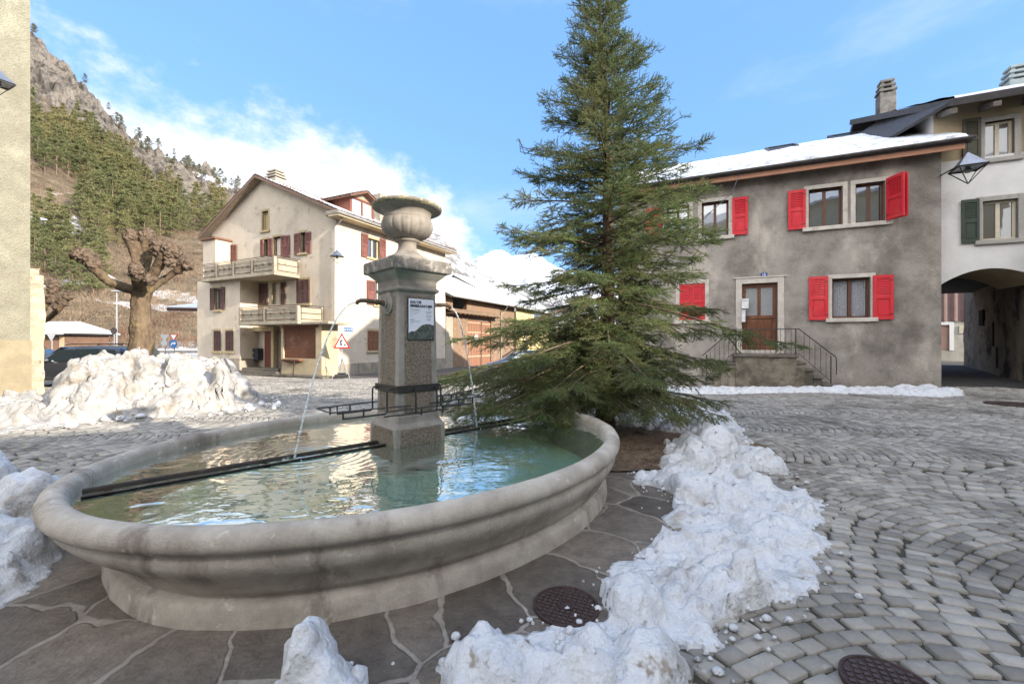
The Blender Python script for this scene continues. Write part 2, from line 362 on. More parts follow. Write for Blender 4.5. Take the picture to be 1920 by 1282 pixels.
def cobbles():
    rs = np.random.RandomState(3)
    xs, ys, an, sz = [], [], [], []
    def strips(k0, k1, SW, ds, nst, sag, run0, run1, c0):
        ni = int((run1-run0)/ds)
        for k in range(k0, k1):
            c = c0+k*SW; ph = rs.rand()*ds; i = np.arange(ni); r0 = run0+i*ds+ph
            for j in range(nst):
                v = (j+.5)/nst*2-1; off = rs.choice([-.5, 0, .5], ni)*0; vj = v+rs.normal(0, .012, ni)+((i % 2)-.5)*.9/nst
                rr = r0+sag*(1-vj**2)+rs.normal(0, .004, ni); cc = c+vj*SW/2
                sl = np.arctan(-2*sag*vj/(SW/2)); yield rr, cc, sl+rs.normal(0, .035, ni), np.full(ni, SW/nst), np.full(ni, ds)
    YS = 5.0
    for rr, cc, sl, lw, dw in strips(-4, 12, 1.62, .104, 14, .30, -22, 30, YS+.85):      # far field: strips running sideways
        xs.append(rr); ys.append(cc); an.append(-sl); sz.append(np.stack([lw, dw], -1))
    nA = sum(len(q) for q in xs)
    for rr, cc, sl, lw, dw in strips(-5, 7, 2.0, .098, 16, .33, -1.2, YS+.9, 1.8):       # near field: fans pointing away
        xs.append(cc); ys.append(rr); an.append(np.pi/2*0+sl+1e3); sz.append(np.stack([lw, dw], -1))
    X = np.concatenate(xs); Y = np.concatenate(ys); a = np.concatenate(an); sz = np.concatenate(sz); isB = a > 500; a = np.where(isB, a-1e3, a)
    sep = YS+.30*np.sin(X*.9+.5)+.1*np.sin(X*2.3); keepAB = np.where(isB, Y < sep+.0, Y > sep+.05)
    # e1: along the course, e2: across the courses
    e1 = np.where(isB[:, None], np.stack([np.cos(a), np.sin(a)], -1), np.stack([-np.sin(a), np.cos(a)], -1))
    e1[~isB] = np.stack([np.sin(-a[~isB])*-1*-1, np.cos(a[~isB])], -1)
    e2 = np.stack([e1[:, 1], -e1[:, 0]], -1)
    w = np.cos(a)
    keep = (Y > -.3) & (np.abs(X) < Y*1.32+5.0) & (X < 14.5) & (Y < 25) & ~in_flags(X, Y)
    # not under the houses
    def side(px, py, o, d): return (px-o[0])*(-d[1])+(py-o[1])*d[0]     # >0: left of d
    gd = (.912, -.41)                            # along the grey facade to the right
    keep &= ~((((X-13.08)*.41+(Y-13.0)*.912) > -.12) & (((X-13.08)*.912-(Y-13.0)*.41) < .35))
    keep &= ~((((X-13.08)*.41+(Y-13.0)*.912) > .15))
    keep &= ~((((X+9.45)*.4353+(Y-22.9)*.9003) > -1.3) & (X < -8.6))
    keep &= ~(X > -8.6+0*X) | ~(Y > 22.0+.1*X)
    keep &= keepAB
    X, Y, a, w, e1, e2, sz = X[keep], Y[keep], a[keep], w[keep], e1[keep], e2[keep], sz[keep]; n = len(X)
    far = np.hypot(X, Y) > 9
    L = sz[:, 0]/np.maximum(w, .6)*.5*.945*rs.uniform(.94, 1.03, n)     # half length along the arc (across strip)
    W = sz[:, 1]*w*.5*.945*rs.uniform(.94, 1.03, n)
    W = np.maximum(W, .03)
    top = gz(X, Y)+rs.normal(0, .0035, n)+.004*perlin(X*.8, Y*.8)
    tx = rs.normal(0, .02, n); ty = rs.normal(0, .02, n)
    ring = []
    # 8-gon rounded outline, at three levels
    cx = np.array([-1, -.86, .86, 1, 1, .86, -.86, -1]); cy = np.array([-.86, -1, -1, -.86, .86, 1, 1, .86])
    jx = 1+rs.uniform(-.08, .03, (n, 8)); jy = 1+rs.uniform(-.08, .03, (n, 8))
    levels = [(1.0, -.04), (1.0, -.006), (.91, 0.0)]
    vs = []
    for s, dz in levels:
        lx = cx*s*W[:, None]*jx; ly = cy*s*L[:, None]*jy
        wx = X[:, None]+lx*e2[:, :1]+ly*e1[:, :1]; wy = Y[:, None]+lx*e2[:, 1:]+ly*e1[:, 1:]
        wz = top[:, None]+dz+lx*tx[:, None]+ly*ty[:, None]
        vs.append(np.stack([wx, wy, wz], -1))
    vs = np.stack(vs, 1)                      # n,3,8,3
    c = np.stack([X, Y, top+.0025], -1)
    allv = np.concatenate([vs.reshape(n, 24, 3), c[:, None, :]], 1)
    k = np.arange(8); k2 = (k+1) % 8
    q = np.concatenate([np.stack([k, k2, k2+8, k+8], -1), np.stack([k+8, k2+8, k2+16, k+16], -1)])
    # centre fan as quads (two triangles each pair)
    fan = np.stack([np.full(4, 24), np.array([0, 2, 4, 6])+16, np.array([1, 3, 5, 7])+16, (np.array([2, 4, 6, 8]) % 8)+16], -1)
    q = np.concatenate([q, fan])
    F_ = (q[None]+(np.arange(n)*25)[:, None, None]).reshape(-1, 4)
    m = cobble_mat()
    o = mesh_np('cobbled_pavement', allv.reshape(-1, 3), F_, m, smooth=False); tag(o, kind='structure')
    print('cobbles', n)
def cobble_mat():
    m = mat('cobble_stone', (.225, .21, .185), (.335, .312, .278), 1.6, .8, .0035, 130, .35, c3=(.125, .112, .098), s3=.6, t3=(.50, .70), island=.30, b2=.006, b2scale=24, c4=(.36, .345, .32), s4=9, t4=(.60, .72))
    return m
cobbles()
def flagstones():
    n1, n2 = 220, 60; vs = []
    ang = np.linspace(0, 2*np.pi, n1, endpoint=False); rr = np.linspace(-.55, 1, n2)
    A, T = np.meshgrid(ang, rr); ed = flag_edge(A)
    r = np.where(T < 0, 1+T*.3, 1+T*ed/2.05)
    u = r*2.18*np.cos(A); v = r*1.72*np.sin(A)
    X = BC.x+u*U.x+v*V.x; Y = BC.y+u*U.y+v*V.y
    Z = gz(X, Y)+.006+.006*perlin(X*1.2, Y*1.2)+.004*perlin(X*5, Y*5)
    Z = np.where(T > .96, Z-.03, Z)
    idx = np.arange(n1*n2).reshape(n2, n1); f = np.stack([idx[:-1], idx[1:], np.roll(idx, -1, 1)[1:], np.roll(idx, -1, 1)[:-1]], -1).reshape(-1, 4)
    m = bpy.data.materials.new('flagstone'); m.use_nodes = True; nt = m.node_tree; N = nt.nodes; L = nt.links; P = N['Principled BSDF']
    geo = N.new('ShaderNodeNewGeometry')
    wn = N.new('ShaderNodeTexNoise'); wn.inputs['Scale'].default_value = 1.3; wn.inputs['Detail'].default_value = 4; L.new(geo.outputs['Position'], wn.inputs['Vector'])
    ad = N.new('ShaderNodeVectorMath'); ad.operation = 'MULTIPLY_ADD'; ad.inputs[1].default_value = (.5, .5, 0); L.new(wn.outputs['Color'], ad.inputs[0]); L.new(geo.outputs['Position'], ad.inputs[2])
    vo = []
    for feat in ('DISTANCE_TO_EDGE', 'F1'):
        v_ = N.new('ShaderNodeTexVoronoi'); v_.voronoi_dimensions = '2D'; v_.feature = feat; v_.inputs['Scale'].default_value = 2.1; v_.inputs['Randomness'].default_value = 1.0; L.new(ad.outputs[0], v_.inputs['Vector']); vo.append(v_)
    mr = N.new('ShaderNodeMapRange'); mr.interpolation_type = 'SMOOTHSTEP'; mr.inputs['From Min'].default_value = .02; mr.inputs['From Max'].default_value = .038; L.new(vo[0].outputs['Distance'], mr.inputs['Value'])
    # stone colour
    n2_ = N.new('ShaderNodeTexNoise'); n2_.inputs['Scale'].default_value = 7; n2_.inputs['Detail'].default_value = 10; n2_.inputs['Roughness'].default_value = .80; L.new(geo.outputs['Position'], n2_.inputs['Vector'])
    rp = N.new('ShaderNodeValToRGB'); L.new(n2_.outputs['Fac'], rp.inputs[0])
    rp.color_ramp.elements[0].color = (.085, .066, .052, 1); rp.color_ramp.elements[0].position = .3
    rp.color_ramp.elements[1].color = (.31, .265, .22, 1); rp.color_ramp.elements[1].position = .72
    hs = N.new('ShaderNodeHueSaturation'); L.new(rp.outputs[0], hs.inputs['Color'])
    sp = N.new('ShaderNodeSeparateColor'); L.new(vo[1].outputs['Color'], sp.inputs[0]); m2 = N.new('ShaderNodeMapRange'); m2.inputs['To Min'].default_value = .5; m2.inputs['To Max'].default_value = 1.4; L.new(sp.outputs[0], m2.inputs['Value']); L.new(m2.outputs[0], hs.inputs['Value'])
    n3 = N.new('ShaderNodeTexNoise'); n3.inputs['Scale'].default_value = 45; n3.inputs['Detail'].default_value = 6; L.new(geo.outputs['Position'], n3.inputs['Vector'])
    mo = N.new('ShaderNodeValToRGB'); L.new(n2_.outputs['Fac'], mo.inputs[0]); mo.color_ramp.elements[0].color = (.20, .175, .15, 1); mo.color_ramp.elements[1].color = (.38, .345, .30, 1); mo.color_ramp.elements[0].position = .35; mo.color_ramp.elements[1].position = .62
    mx = N.new('ShaderNodeMix'); mx.data_type = 'RGBA'; L.new(mr.outputs[0], mx.inputs['Factor']); L.new(mo.outputs[0], mx.inputs['A']); L.new(hs.outputs[0], mx.inputs['B']); L.new(mx.outputs['Result'], P.inputs['Base Color'])
    b = N.new('ShaderNodeBump'); b.inputs['Distance'].default_value = .016; L.new(mr.outputs[0], b.inputs['Height'])
    b2 = N.new('ShaderNodeBump'); b2.inputs['Distance'].default_value = .02; L.new(n2_.outputs['Fac'], b2.inputs['Height']); L.new(b.outputs[0], b2.inputs['Normal'])
    b3 = N.new('ShaderNodeBump'); b3.inputs['Distance'].default_value = .010; L.new(n3.outputs['Fac'], b3.inputs['Height']); L.new(b2.outputs[0], b3.inputs['Normal'])
    L.new(b3.outputs[0], P.inputs['Normal']); 
    r2 = N.new('ShaderNodeMapRange'); r2.inputs['To Min'].default_value = .45; r2.inputs['To Max'].default_value = .85; L.new(n2_.outputs['Fac'], r2.inputs['Value']); L.new(r2.outputs[0], P.inputs['Roughness'])
    o = mesh_np('flagstone_pavement', np.stack([X, Y, Z], -1).reshape(-1, 3), f, m, smooth=True); tag(o, kind='structure')
flagstones()
def strip_sheet(name, poly, m, dz=.0, step=.35):
    xs = [p[0] for p in poly]; ys = [p[1] for p in poly]
    gx = np.arange(min(xs), max(xs)+step, step); gy = np.arange(min(ys), max(ys)+step, step)
    X, Y = np.meshgrid(gx, gy); Z = gz(X, Y)+dz; nx = len(gx); ny = len(gy); idx = np.arange(nx*ny).reshape(ny, nx)
    f = np.stack([idx[:-1, :-1], idx[:-1, 1:], idx[1:, 1:], idx[1:, :-1]], -1).reshape(-1, 4)
    cxs = X.reshape(-1)[f].mean(1); cys = Y.reshape(-1)[f].mean(1); f = f[inside_poly(cxs, cys, poly)]
    o = mesh_np(name, np.stack([X, Y, Z], -1).reshape(-1, 3), f, m, smooth=True); tag(o, kind='structure'); return o
ASPH = mat('asphalt', (.07, .065, .065), (.10, .095, .09), 2, .9, .003, 150, .3, c3=(.05, .046, .045), s3=.5)
strip_sheet('passage_road', [(13.2, 13.1), (15.4, 12.2), (24, 22.0), (32, 34), (26, 40), (16.5, 21.5)], ASPH, -.01)
strip_sheet('street', [(-9.0, 21.5), (3, 22), (12, 48), (-2, 60), (-8, 60), (-7, 33), (-9.5, 23)], ASPH, -.012)
strip_sheet('parking_road', [(-50, 22), (-22, 20), (-14, 25), (-20, 40), (-30, 70), (-70, 70)], ASPH, -.012, .8)
# bare planting bed round the foot of the spruce
def bed():
    n = 120; g = np.linspace(-1.9, 1.9, n); X, Y = np.meshgrid(g+1.75, g+6.0)
    r = np.hypot(X-1.75, (Y-6.0)*1.05)+.25*perlin(X*1.5, Y*1.5)
    Z = gz(X, Y)+.02+.06*sstep(1.7, .6, r)+.03*np.abs(perlin(X*4, Y*4))+.015*perlin(X*14, Y*14)
    idx = np.arange(n*n).reshape(n, n); f = np.stack([idx[:-1, :-1], idx[:-1, 1:], idx[1:, 1:], idx[1:, :-1]], -1).reshape(-1, 4)
    rc = r.reshape(-1)[f].mean(1); f = f[rc < 1.55]
    m = mat('needle_litter', (.10, .07, .05), (.20, .15, .11), 16, .95, .012, 60, .2, c3=(.045, .032, .025), s3=3)
    o = mesh_np('planting_bed', np.stack([X, Y, Z], -1).reshape(-1, 3), f, m, smooth=True); tag(o, kind='structure')
    rs = np.random.RandomState(5); vs = []; fs = []
    k = 5200; a = rs.rand(k)*2*np.pi; rr = 1.45*np.sqrt(rs.rand(k)); x = 1.75+rr*np.cos(a); y = 6+rr*np.sin(a); z = gz(x, y)+.045+.06*sstep(1.7, .6, rr)+rs.rand(k)*.03
    th = rs.rand(k)*2*np.pi; ln = rs.uniform(.015, .06, k); d = np.stack([np.cos(th)*ln, np.sin(th)*ln, rs.normal(0, .01, k)], -1); w = np.stack([-np.sin(th), np.cos(th), 0*th], -1)*.004
    c = np.stack([x, y, z], -1); v = np.stack([c-w, c+w, c+d], 1).reshape(-1, 3); ff = np.arange(k*3).reshape(-1, 3)
    lit = mesh_np('fallen_twigs', v, ff, mat('dead_needles', (.20, .12, .06), (.34, .22, .12), 30, .9, island=.4)); tag(lit, 'brown needles and twigs littering the soil under the spruce', 'litter', kind='stuff')
bed()
def manhole(name, px, py, rad, label, z=0.0, gridn=11, hub=True):
    x, y = gp(px, py, z); z0 = G(x, y)+.012
    r = empty(name, (x, y, z0), label, 'manhole cover')
    a = MB(); n = 64
    ring = [(rad*1.0, -.02), (rad*1.0, .008), (rad*.93, .008), (rad*.92, .002), (0.001, .002)]
    a.lathe((x, y, z0), ring, n)
    if hub: a.lathe((x, y, z0), [(rad*.25, .0), (rad*.25, .007), (rad*.2, .007), (rad*.19, .001)], 32)
    a.build('cover', mat('cast_iron_cover', (.05, .032, .03), (.085, .055, .05), 30, .6, .001, 200, .4, metal=.4), r)
    st = MB(); s = rad*1.8/gridn
    for i in range(gridn):
        for j in range(gridn):
            cx = (i-(gridn-1)/2)*s; cy = (j-(gridn-1)/2)*s; d = math.hypot(cx, cy)
            if d > rad*.86 or (hub and d < rad*.30): continue
            st.obox((x+cx*.9+cy*.4, y-cx*.4+cy*.9, z0+.004), (.9, -.4, 0), s*.3, s*.3, .004)
    st.build('tread_studs', mat('cast_iron_stud', (.075, .055, .05), (.11, .08, .07), 40, .5, metal=.4), r)
manhole('manhole_cover', 1061, 1139, .172, 'round cast iron manhole cover set in the flagstones between basin and snow')
manhole('drain_cover', 1668, 1290, .165, 'dark studded iron cover among the cobbles at the bottom edge', hub=False, gridn=9)
manhole('road_drain', 1905, 757, .5, 'rusty flat drain cover in the cobbles before the passage', z=0.02, hub=False, gridn=9)
# ================================================================ fountain
class Pl:
    """a vertical plane: t along d, z up, out along the outward normal n"""
    def __init__(s, o, d, flip=False, out=0.0):
        s.o = Vector((o[0], o[1], 0)); s.d = Vector((d[0], d[1], 0)).normalized()
        s.n = Vector((s.d.y, -s.d.x, 0))
        if s.n.dot(-s.o) < 0: s.n = -s.n
        if flip: s.n = -s.n
        s.o = s.o+s.n*out
    def P(s, t, z, out=0.0):
        p = s.o+s.d*t+s.n*out; return Vector((p.x, p.y, z))
    def off(s, out): q = Pl(s.o, s.d); q.n = s.n; q.o = s.o+s.n*out; return q
    def hit(s, px, py, out=0.0):
        o = s.o+s.n*out; p = (px-960)/F
        t = (p*o.y-o.x)/(s.d.x-p*s.d.y); Y = o.y+s.d.y*t
        return t, CAMZ-(py-HY)/F*Y
    def rect(s, x0, y0, x1, y1, out=0.0):
        ta, _ = s.hit(x0, y0, out); tb, _ = s.hit(x1, y0, out)
        xm = (x0+x1)/2; _, z1 = s.hit(xm, y0, out); _, z0 = s.hit(xm, y1, out)
        return min(ta, tb), max(ta, tb), z0, z1
    def box(s, mb, t0, t1, z0, z1, o0, o1):
        p = [s.P(t0, z0, o0), s.P(t1, z0, o0), s.P(t1, z0, o1), s.P(t0, z0, o1), s.P(t0, z1, o0), s.P(t1, z1, o0), s.P(t1, z1, o1), s.P(t0, z1, o1)]
        return mb.hexa(p)
fountain = empty('fountain', (BC.x, BC.y, 0), 'large oval stone fountain with moulded basin, square pillar and urn, water pouring from two spouts', 'fountain')
AI, BI = 2.16, 1.68
prof = [(-.13, .08), (-.06, .30), (-.006, .42), (0, .455), (.004, .49), (.018, .515), (.042, .530), (.07, .534), (.098, .528), (.12, .514), (.136, .490), (.142, .465), (.140, .442), (.128, .424), (.112, .414), (.098, .408), (.096, .394),
        (.104, .376), (.106, .35), (.098, .318), (.078, .285), (.050, .252), (.026, .218), (.010, .18), (.002, .160), (-.026, .136), (-.026, .124), (.008, .116), (.022, .095), (.028, .06), (.034, .02), (.036, -.03)]
def basin():
    n = 260; m = len(prof); a = np.linspace(0, 2*np.pi, n, endpoint=False)
    of = np.array([p[0] for p in prof])[:, None]; zz = np.array([p[1] for p in prof])[:, None]
    wz = sstep(.42, .16, zz); u = (AI+of-.17*wz*np.abs(np.cos(a))**5)*np.cos(a); v = (BI+of)*np.sin(a)
    X = BC.x+u*U.x+v*V.x; Y = BC.y+u*U.y+v*V.y; Z = zz+0*X
    nz = .006*perlin(X*2.2, Y*2.2, Z*3)+.0035*perlin(X*9, Y*9, Z*9)
    X = X+nz*np.cos(a)*U.x; Y = Y+nz*np.cos(a)*U.y+nz*np.sin(a)*V.y; Z = Z+nz*.8
    idx = np.arange(n*m).reshape(m, n); f = np.stack([idx[:-1], idx[1:], np.roll(idx, -1, 1)[1:], np.roll(idx, -1, 1)[:-1]], -1).reshape(-1, 4)
    return mesh_np('basin', np.stack([X, Y, Z], -1).reshape(-1, 3), f, STONE, fountain, smooth=True)
basin()
def disc(name, z, mat_, grow=0.0, bumpy=False, parent=fountain, grow_a=0.0):
    n, m = 200, 70; a = np.linspace(0, 2*np.pi, n, endpoint=False); r = np.linspace(.0, 1, m)[:, None]
    u = r*(AI+grow+grow_a)*np.cos(a); v = r*(BI+grow)*np.sin(a); X = BC.x+u*U.x+v*V.x; Y = BC.y+u*U.y+v*V.y; Z = z+0*X
    if bumpy: Z = Z+.02*perlin(X*2, Y*2)
    idx = np.arange(n*m).reshape(m, n); f = np.stack([idx[:-1], idx[1:], np.roll(idx, -1, 1)[1:], np.roll(idx, -1, 1)[:-1]], -1).reshape(-1, 4)
    return mesh_np(name, np.stack([X, Y, Z], -1).reshape(-1, 3), f, mat_, parent, smooth=True)
disc('basin_floor', .16, mat('basin_floor_paint', (.44, .66, .58), (.56, .72, .60), 2.2, .9, c3=(.58, .56, .28), s3=1.1, t3=(.48, .68)), -.095, True, fountain, -.14)
JL = PC-U*.62*1.0; 
def water_mat():
    m = bpy.data.materials.new('basin_water'); m.use_nodes = True; nt = m.node_tree; N = nt.nodes; L = nt.links; N.remove(N['Principled BSDF'])
    geo = N.new('ShaderNodeNewGeometry')
    h = None
    def add(a, b):
        x = N.new('ShaderNodeMath'); x.operation = 'ADD'; L.new(a, x.inputs[0]); L.new(b, x.inputs[1]); return x.outputs[0]
    def mul(a, k):
        x = N.new('ShaderNodeMath'); x.operation = 'MULTIPLY'; L.new(a, x.inputs[0]); x.inputs[1].default_value = k; return x.outputs[0]
    for sc, amp, st in ((3.2, 1.0, (1, 1.3, 1)), (8.0, .30, (1, 1.6, 1)), (22.0, .06, (1, 1.3, 1))):
        mp = N.new('ShaderNodeMapping'); mp.inputs['Scale'].default_value = st; L.new(geo.outputs['Position'], mp.inputs[0])
        n = N.new('ShaderNodeTexNoise'); n.inputs['Scale'].default_value = sc; n.inputs['Detail'].default_value = 1.5; n.inputs['Distortion'].default_value = .6; L.new(mp.outputs[0], n.inputs['Vector'])
        o = mul(n.outputs['Fac'], amp); h = o if h is None else add(h, o)
    # rings round the places where the jets fall
    for c in ((-1.78, 3.66), (-.36, 4.85)):
        sb = N.new('ShaderNodeVectorMath'); sb.operation = 'SUBTRACT'; sb.inputs[1].default_value = (c[0], c[1], .44); L.new(geo.outputs['Position'], sb.inputs[0])
        ln = N.new('ShaderNodeVectorMath'); ln.operation = 'LENGTH'; L.new(sb.outputs[0], ln.inputs[0])
        sn = N.new('ShaderNodeMath'); sn.operation = 'SINE'; L.new(mul(ln.outputs['Value'], 75), sn.inputs[0])
        fa = N.new('ShaderNodeMapRange'); fa.inputs['From Min'].default_value = .05; fa.inputs['From Max'].default_value = .9; fa.inputs['To Min'].default_value = .22; fa.inputs['To Max'].default_value = 0; L.new(ln.outputs['Value'], fa.inputs['Value'])
        x = N.new('ShaderNodeMath'); x.operation = 'MULTIPLY'; L.new(sn.outputs[0], x.inputs[0]); L.new(fa.outputs[0], x.inputs[1]); h = add(h, x.outputs[0])
    b = N.new('ShaderNodeBump'); b.inputs['Distance'].default_value = .0075; L.new(h, b.inputs['Height'])
    fr = N.new('ShaderNodeFresnel'); fr.inputs['IOR'].default_value = 1.34; L.new(b.outputs[0], fr.inputs['Normal'])
    g = N.new('ShaderNodeBsdfGlossy'); g.inputs['Roughness'].default_value = .015; L.new(b.outputs[0], g.inputs['Normal'])
    t = N.new('ShaderNodeBsdfTransparent'); t.inputs[0].default_value = (.84, .97, .93, 1)
    ms = N.new('ShaderNodeMixShader'); L.new(mul(fr.outputs[0], .8), ms.inputs[0]); L.new(t.outputs[0], ms.inputs[1]); L.new(g.outputs[0], ms.inputs[2]); L.new(ms.outputs[0], N['Material Output'].inputs[0])
    return m
disc('water_surface', .443, water_mat(), .004)
# steel channel across the basin
def channel(u0, u1):
    mb = MB(); c = Vector((PC.x, PC.y, 0))
    for sv, z0, z1 in ((-.062, .437, .458), (.062, .434, .455)):
        a = c+U*u0+V*sv; b = c+U*u1+V*sv; mid = (a+b)/2
        mb.obox((mid.x, mid.y, (z0+z1)/2), U, abs(u1-u0)/2, .006, (z1-z0)/2)
        s = 1 if sv > 0 else -1
        mb.obox((mid.x+V.x*s*.02, mid.y+V.y*s*.02, z1), U, abs(u1-u0)/2, .012, .003)
    for k in range(3):
        uu = u0+(u1-u0)*(.06+.44*k); p = c+U*uu; mb.obox((p.x, p.y, .435), U, .02, .075, .005)
    mb.build('water_channel', RUST, fountain)
channel(-2.26, -.22); channel(.22, 2.10)
# pillar
pil = MB(); pp = [(.265, .30), (.265, .60), (.262, .61), (.235, .65), (.222, .69), (.214, .72)]
pil.sqloft(PC, [(a, a, z) for a, z in pp], U, V)
pil.build('plinth', PILLARSTONE, fountain, .012)
sh = MB(); sh.sqloft(PC, [(a, a, z) for a, z in [(.214, .715), (.208, 1.2), (.198, 1.87)]], U, V); sh.build('shaft', PILLARSTONE, fountain, .01)
cp = MB(); cp.sqloft(PC, [(a, a, z) for a, z in [(.198, 1.865), (.205, 1.872), (.222, 1.885), (.226, 1.90), (.212, 1.912), (.205, 1.92), (.206, 1.975), (.214, 1.99), (.236, 2.01), (.262, 2.035), (.276, 2.05), (.282, 2.06)]], U, V)
cp.build('cornice', PILLARSTONE, fountain, .003)
sl = MB(); sl.sqloft(PC, [(.303, .303, 2.058), (.312, .312, 2.066), (.312, .312, 2.16), (.300, .300, 2.175), (.19, .19, 2.19)], U, V); so = sl.build('cap_slab', MOSSTONE, fountain, .008)
for d, w in ((V, U), (-U, V), (U, V), (-V, U)):     # roughcast fields set in the smooth stone margins
    for (z0, z1, h0, h1, wd) in ((.735, 1.835, .2135, .1990, .150), (.44, .60, .2655, .2655, .222)):
        n1, n2 = 40, (150 if z1 > 1 else 26); s_, z_ = np.meshgrid(np.linspace(-1, 1, n1), np.linspace(0, 1, n2))
        edge = np.minimum(sstep(1, .93, np.abs(s_)), np.minimum(sstep(0, .02, z_), sstep(1, .98, z_)))
        zz = z0+(z1-z0)*z_; hh = h0+(h1-h0)*z_; ww = wd*(1-.06*z_)
        bx = PC.x+w.x*s_*ww; by = PC.y+w.y*s_*ww
        dep = hh+.001+edge*(.004+.0045*perlin(bx*60+zz*7, by*60, zz*60)+.003*perlin(bx*120, by*120, zz*120))
        X = bx+d.x*dep; Y = by+d.y*dep; idx = np.arange(n1*n2).reshape(n2, n1)
        f = np.stack([idx[:-1, :-1], idx[:-1, 1:], idx[1:, 1:], idx[1:, :-1]], -1).reshape(-1, 4)
        mesh_np('roughcast_panel', np.stack([X, Y, zz], -1).reshape(-1, 3), f, STUCCOSTONE, fountain, smooth=True)
# urn
def urn():
    pr = [(.20, 2.185, 0), (.205, 2.21, 0), (.195, 2.228, 0), (.16, 2.245, 0), (.125, 2.27, 0), (.098, 2.305, 0), (.088, 2.345, 0), (.088, 2.385, 0), (.098, 2.402, 0), (.118, 2.41, 0), (.122, 2.424, 0), (.105, 2.434, 0),
          (.115, 2.44, 0), (.165, 2.455, .6), (.21, 2.485, 1), (.238, 2.525, 1), (.25, 2.57, 1), (.248, 2.61, 1), (.238, 2.64, .6), (.228, 2.655, 0), (.232, 2.662, 0), (.228, 2.672, 0), (.224, 2.69, 0), (.228, 2.712, 0), (.245, 2.735, 0), (.275, 2.752, 0), (.31, 2.762, 0), (.332, 2.775, 0), (.337, 2.79, 0), (.33, 2.806, 0), (.31, 2.818, 0), (.28, 2.822, 0), (.25, 2.815, 0), (.22, 2.78, 0), (.1, 2.70, 0), (0.001, 2.69, 0)]
    n = 144; a = np.linspace(0, 2*np.pi, n, endpoint=False); m = len(pr)
    r = np.array([p[0] for p in pr])[:, None]; z = 2.185+(np.array([p[1] for p in pr])[:, None]-2.185)*.865; g = np.array([p[2] for p in pr])[:, None]
    lob = np.abs(np.cos(a*9))[None]; lob = 1-(1-lob)**2.2
    rr = r*(1-g*.032*(1-lob)); X = PC.x+rr*np.cos(a); Y = PC.y+rr*np.sin(a); Z = z+0*X+.014*X*0
    Z = Z+ (r > .26)*(np.cos(a-1.0)*-.006); nz = .003*perlin(X*14, Y*14, Z*14); X = X+nz*np.cos(a); Y = Y+nz*np.sin(a)
    idx = np.arange(n*m).reshape(m, n); f = np.stack([idx[:-1], np.roll(idx, -1, 1)[:-1], np.roll(idx, -1, 1)[1:], idx[1:]], -1).reshape(-1, 4)
    mm = URNSTONE
    me = mesh_np('urn', np.stack([X, Y, Z], -1).reshape(-1, 3), f, [URNSTONE, mat('lichen_lip', (.26, .235, .19), (.14, .125, .10), 28, .95, .008, 60, .2, c3=(.40, .34, .2), s3=22, t3=(.5, .62))], fountain, smooth=True)
    zc = Z.reshape(-1)[f].mean(1); rc = np.hypot(X.reshape(-1)[f].mean(1)-PC.x, Y.reshape(-1)[f].mean(1)-PC.y)
    me.data.polygons.foreach_set('material_index', ((zc > 2.69) & (rc > .2)).astype(np.int32))
urn()
# spouts with round rosettes
for sgn, zz, ln in ((-1, 1.765, .46), (1, 1.775, .46)):
    d = U*sgn; c = Vector((PC.x, PC.y, zz))
    ros = MB(); q = d.to_track_quat('Z', 'Y').to_matrix()
    pr = [(.105, 0), (.105, .012), (.095, .02), (.08, .02), (.076, .028), (.05, .03), (.048, .045), (.03, .05), (.001, .052)]
    vs = []; n = 36; tmp = MB(); tmp.lathe((0, 0, 0), pr, n)
    ros.add([c+d*.200+q @ Vector(v) for v in tmp.v], tmp.f); ros.build('spout_rosette', PILLARSTONE, fountain, smooth=False)
    sp = MB(); pts = []; rr = []
    for (x, dz, r) in ((.20, 0, .022), (.25, 0, .03), (.262, .001, .022), (.30, .004, .02), (.315, .005, .028), (.33, .006, .019), (.38, .010, .022), (.43, .014, .019), (.47, .012, .019), (.50, 0, .018), (.51, -.022, .017)):
        pts.append(c+d*x+Vector((0, 0, dz))); rr.append(r)
    sp.tube(pts, rr, 16); sp.build('spout', BRASS, fountain, smooth=True)
# iron band and rests
bd = MB()
for d, w in ((V, U), (-U, V), (U, V), (-V, U)):
    m_ = PC+d*.221; bd.obox((m_.x, m_.y, .965), w, .229, .005, .032)
bd.build('iron_band', IRON, fountain, .002)
for sgn in (-1, 1):
    mb = MB()
    for o, ln in ((-.15, .42), (.15, .50)):
        b0 = PC+U*sgn*.23+V*o
        pts = [b0+Vector((0, 0, .965)), b0+U*sgn*.05+Vector((0, 0, .965)), b0+U*sgn*.06+Vector((0, 0, .95)), b0+U*sgn*.06+Vector((0, 0, .76)), b0+U*sgn*.075+Vector((0, 0, .745)), b0+U*sgn*(.06+ln*.8)+Vector((0, 0, .745)), b0+U*sgn*(.06+ln*.8)+Vector((0, 0, .81))]
        mb.tube(pts, .0085, 8)
        for uu in (.28, .46): mb.tube([b0+U*sgn*uu+Vector((0, 0, .745)), b0+U*sgn*uu+Vector((0, 0, .815))], .008, 8)
    for o in (-.24, .24): mb.tube([PC+U*sgn*.1+V*o+Vector((0, 0, .812)), PC+U*sgn*.80+V*o*.7+Vector((0, 0, .812))], .0065, 8)
    mb.tube([PC+U*sgn*.80-V*.168+Vector((0, 0, .812)), PC+U*sgn*.80+V*.168+Vector((0, 0, .812))], .0065, 8)
    mb.build('bucket_rest', IRON, fountain)
mb = MB()
for uu in (-.06, .17):
    b0 = PC+V*.228+U*uu; mb.tube([b0+Vector((0, 0, .965)), b0+V*.035+Vector((0, 0, .96)), b0+V*.04+Vector((0, 0, .75)), b0+V*.14+Vector((0, 0, .74)), b0+V*.14+Vector((0, 0, .80))], .008, 8)
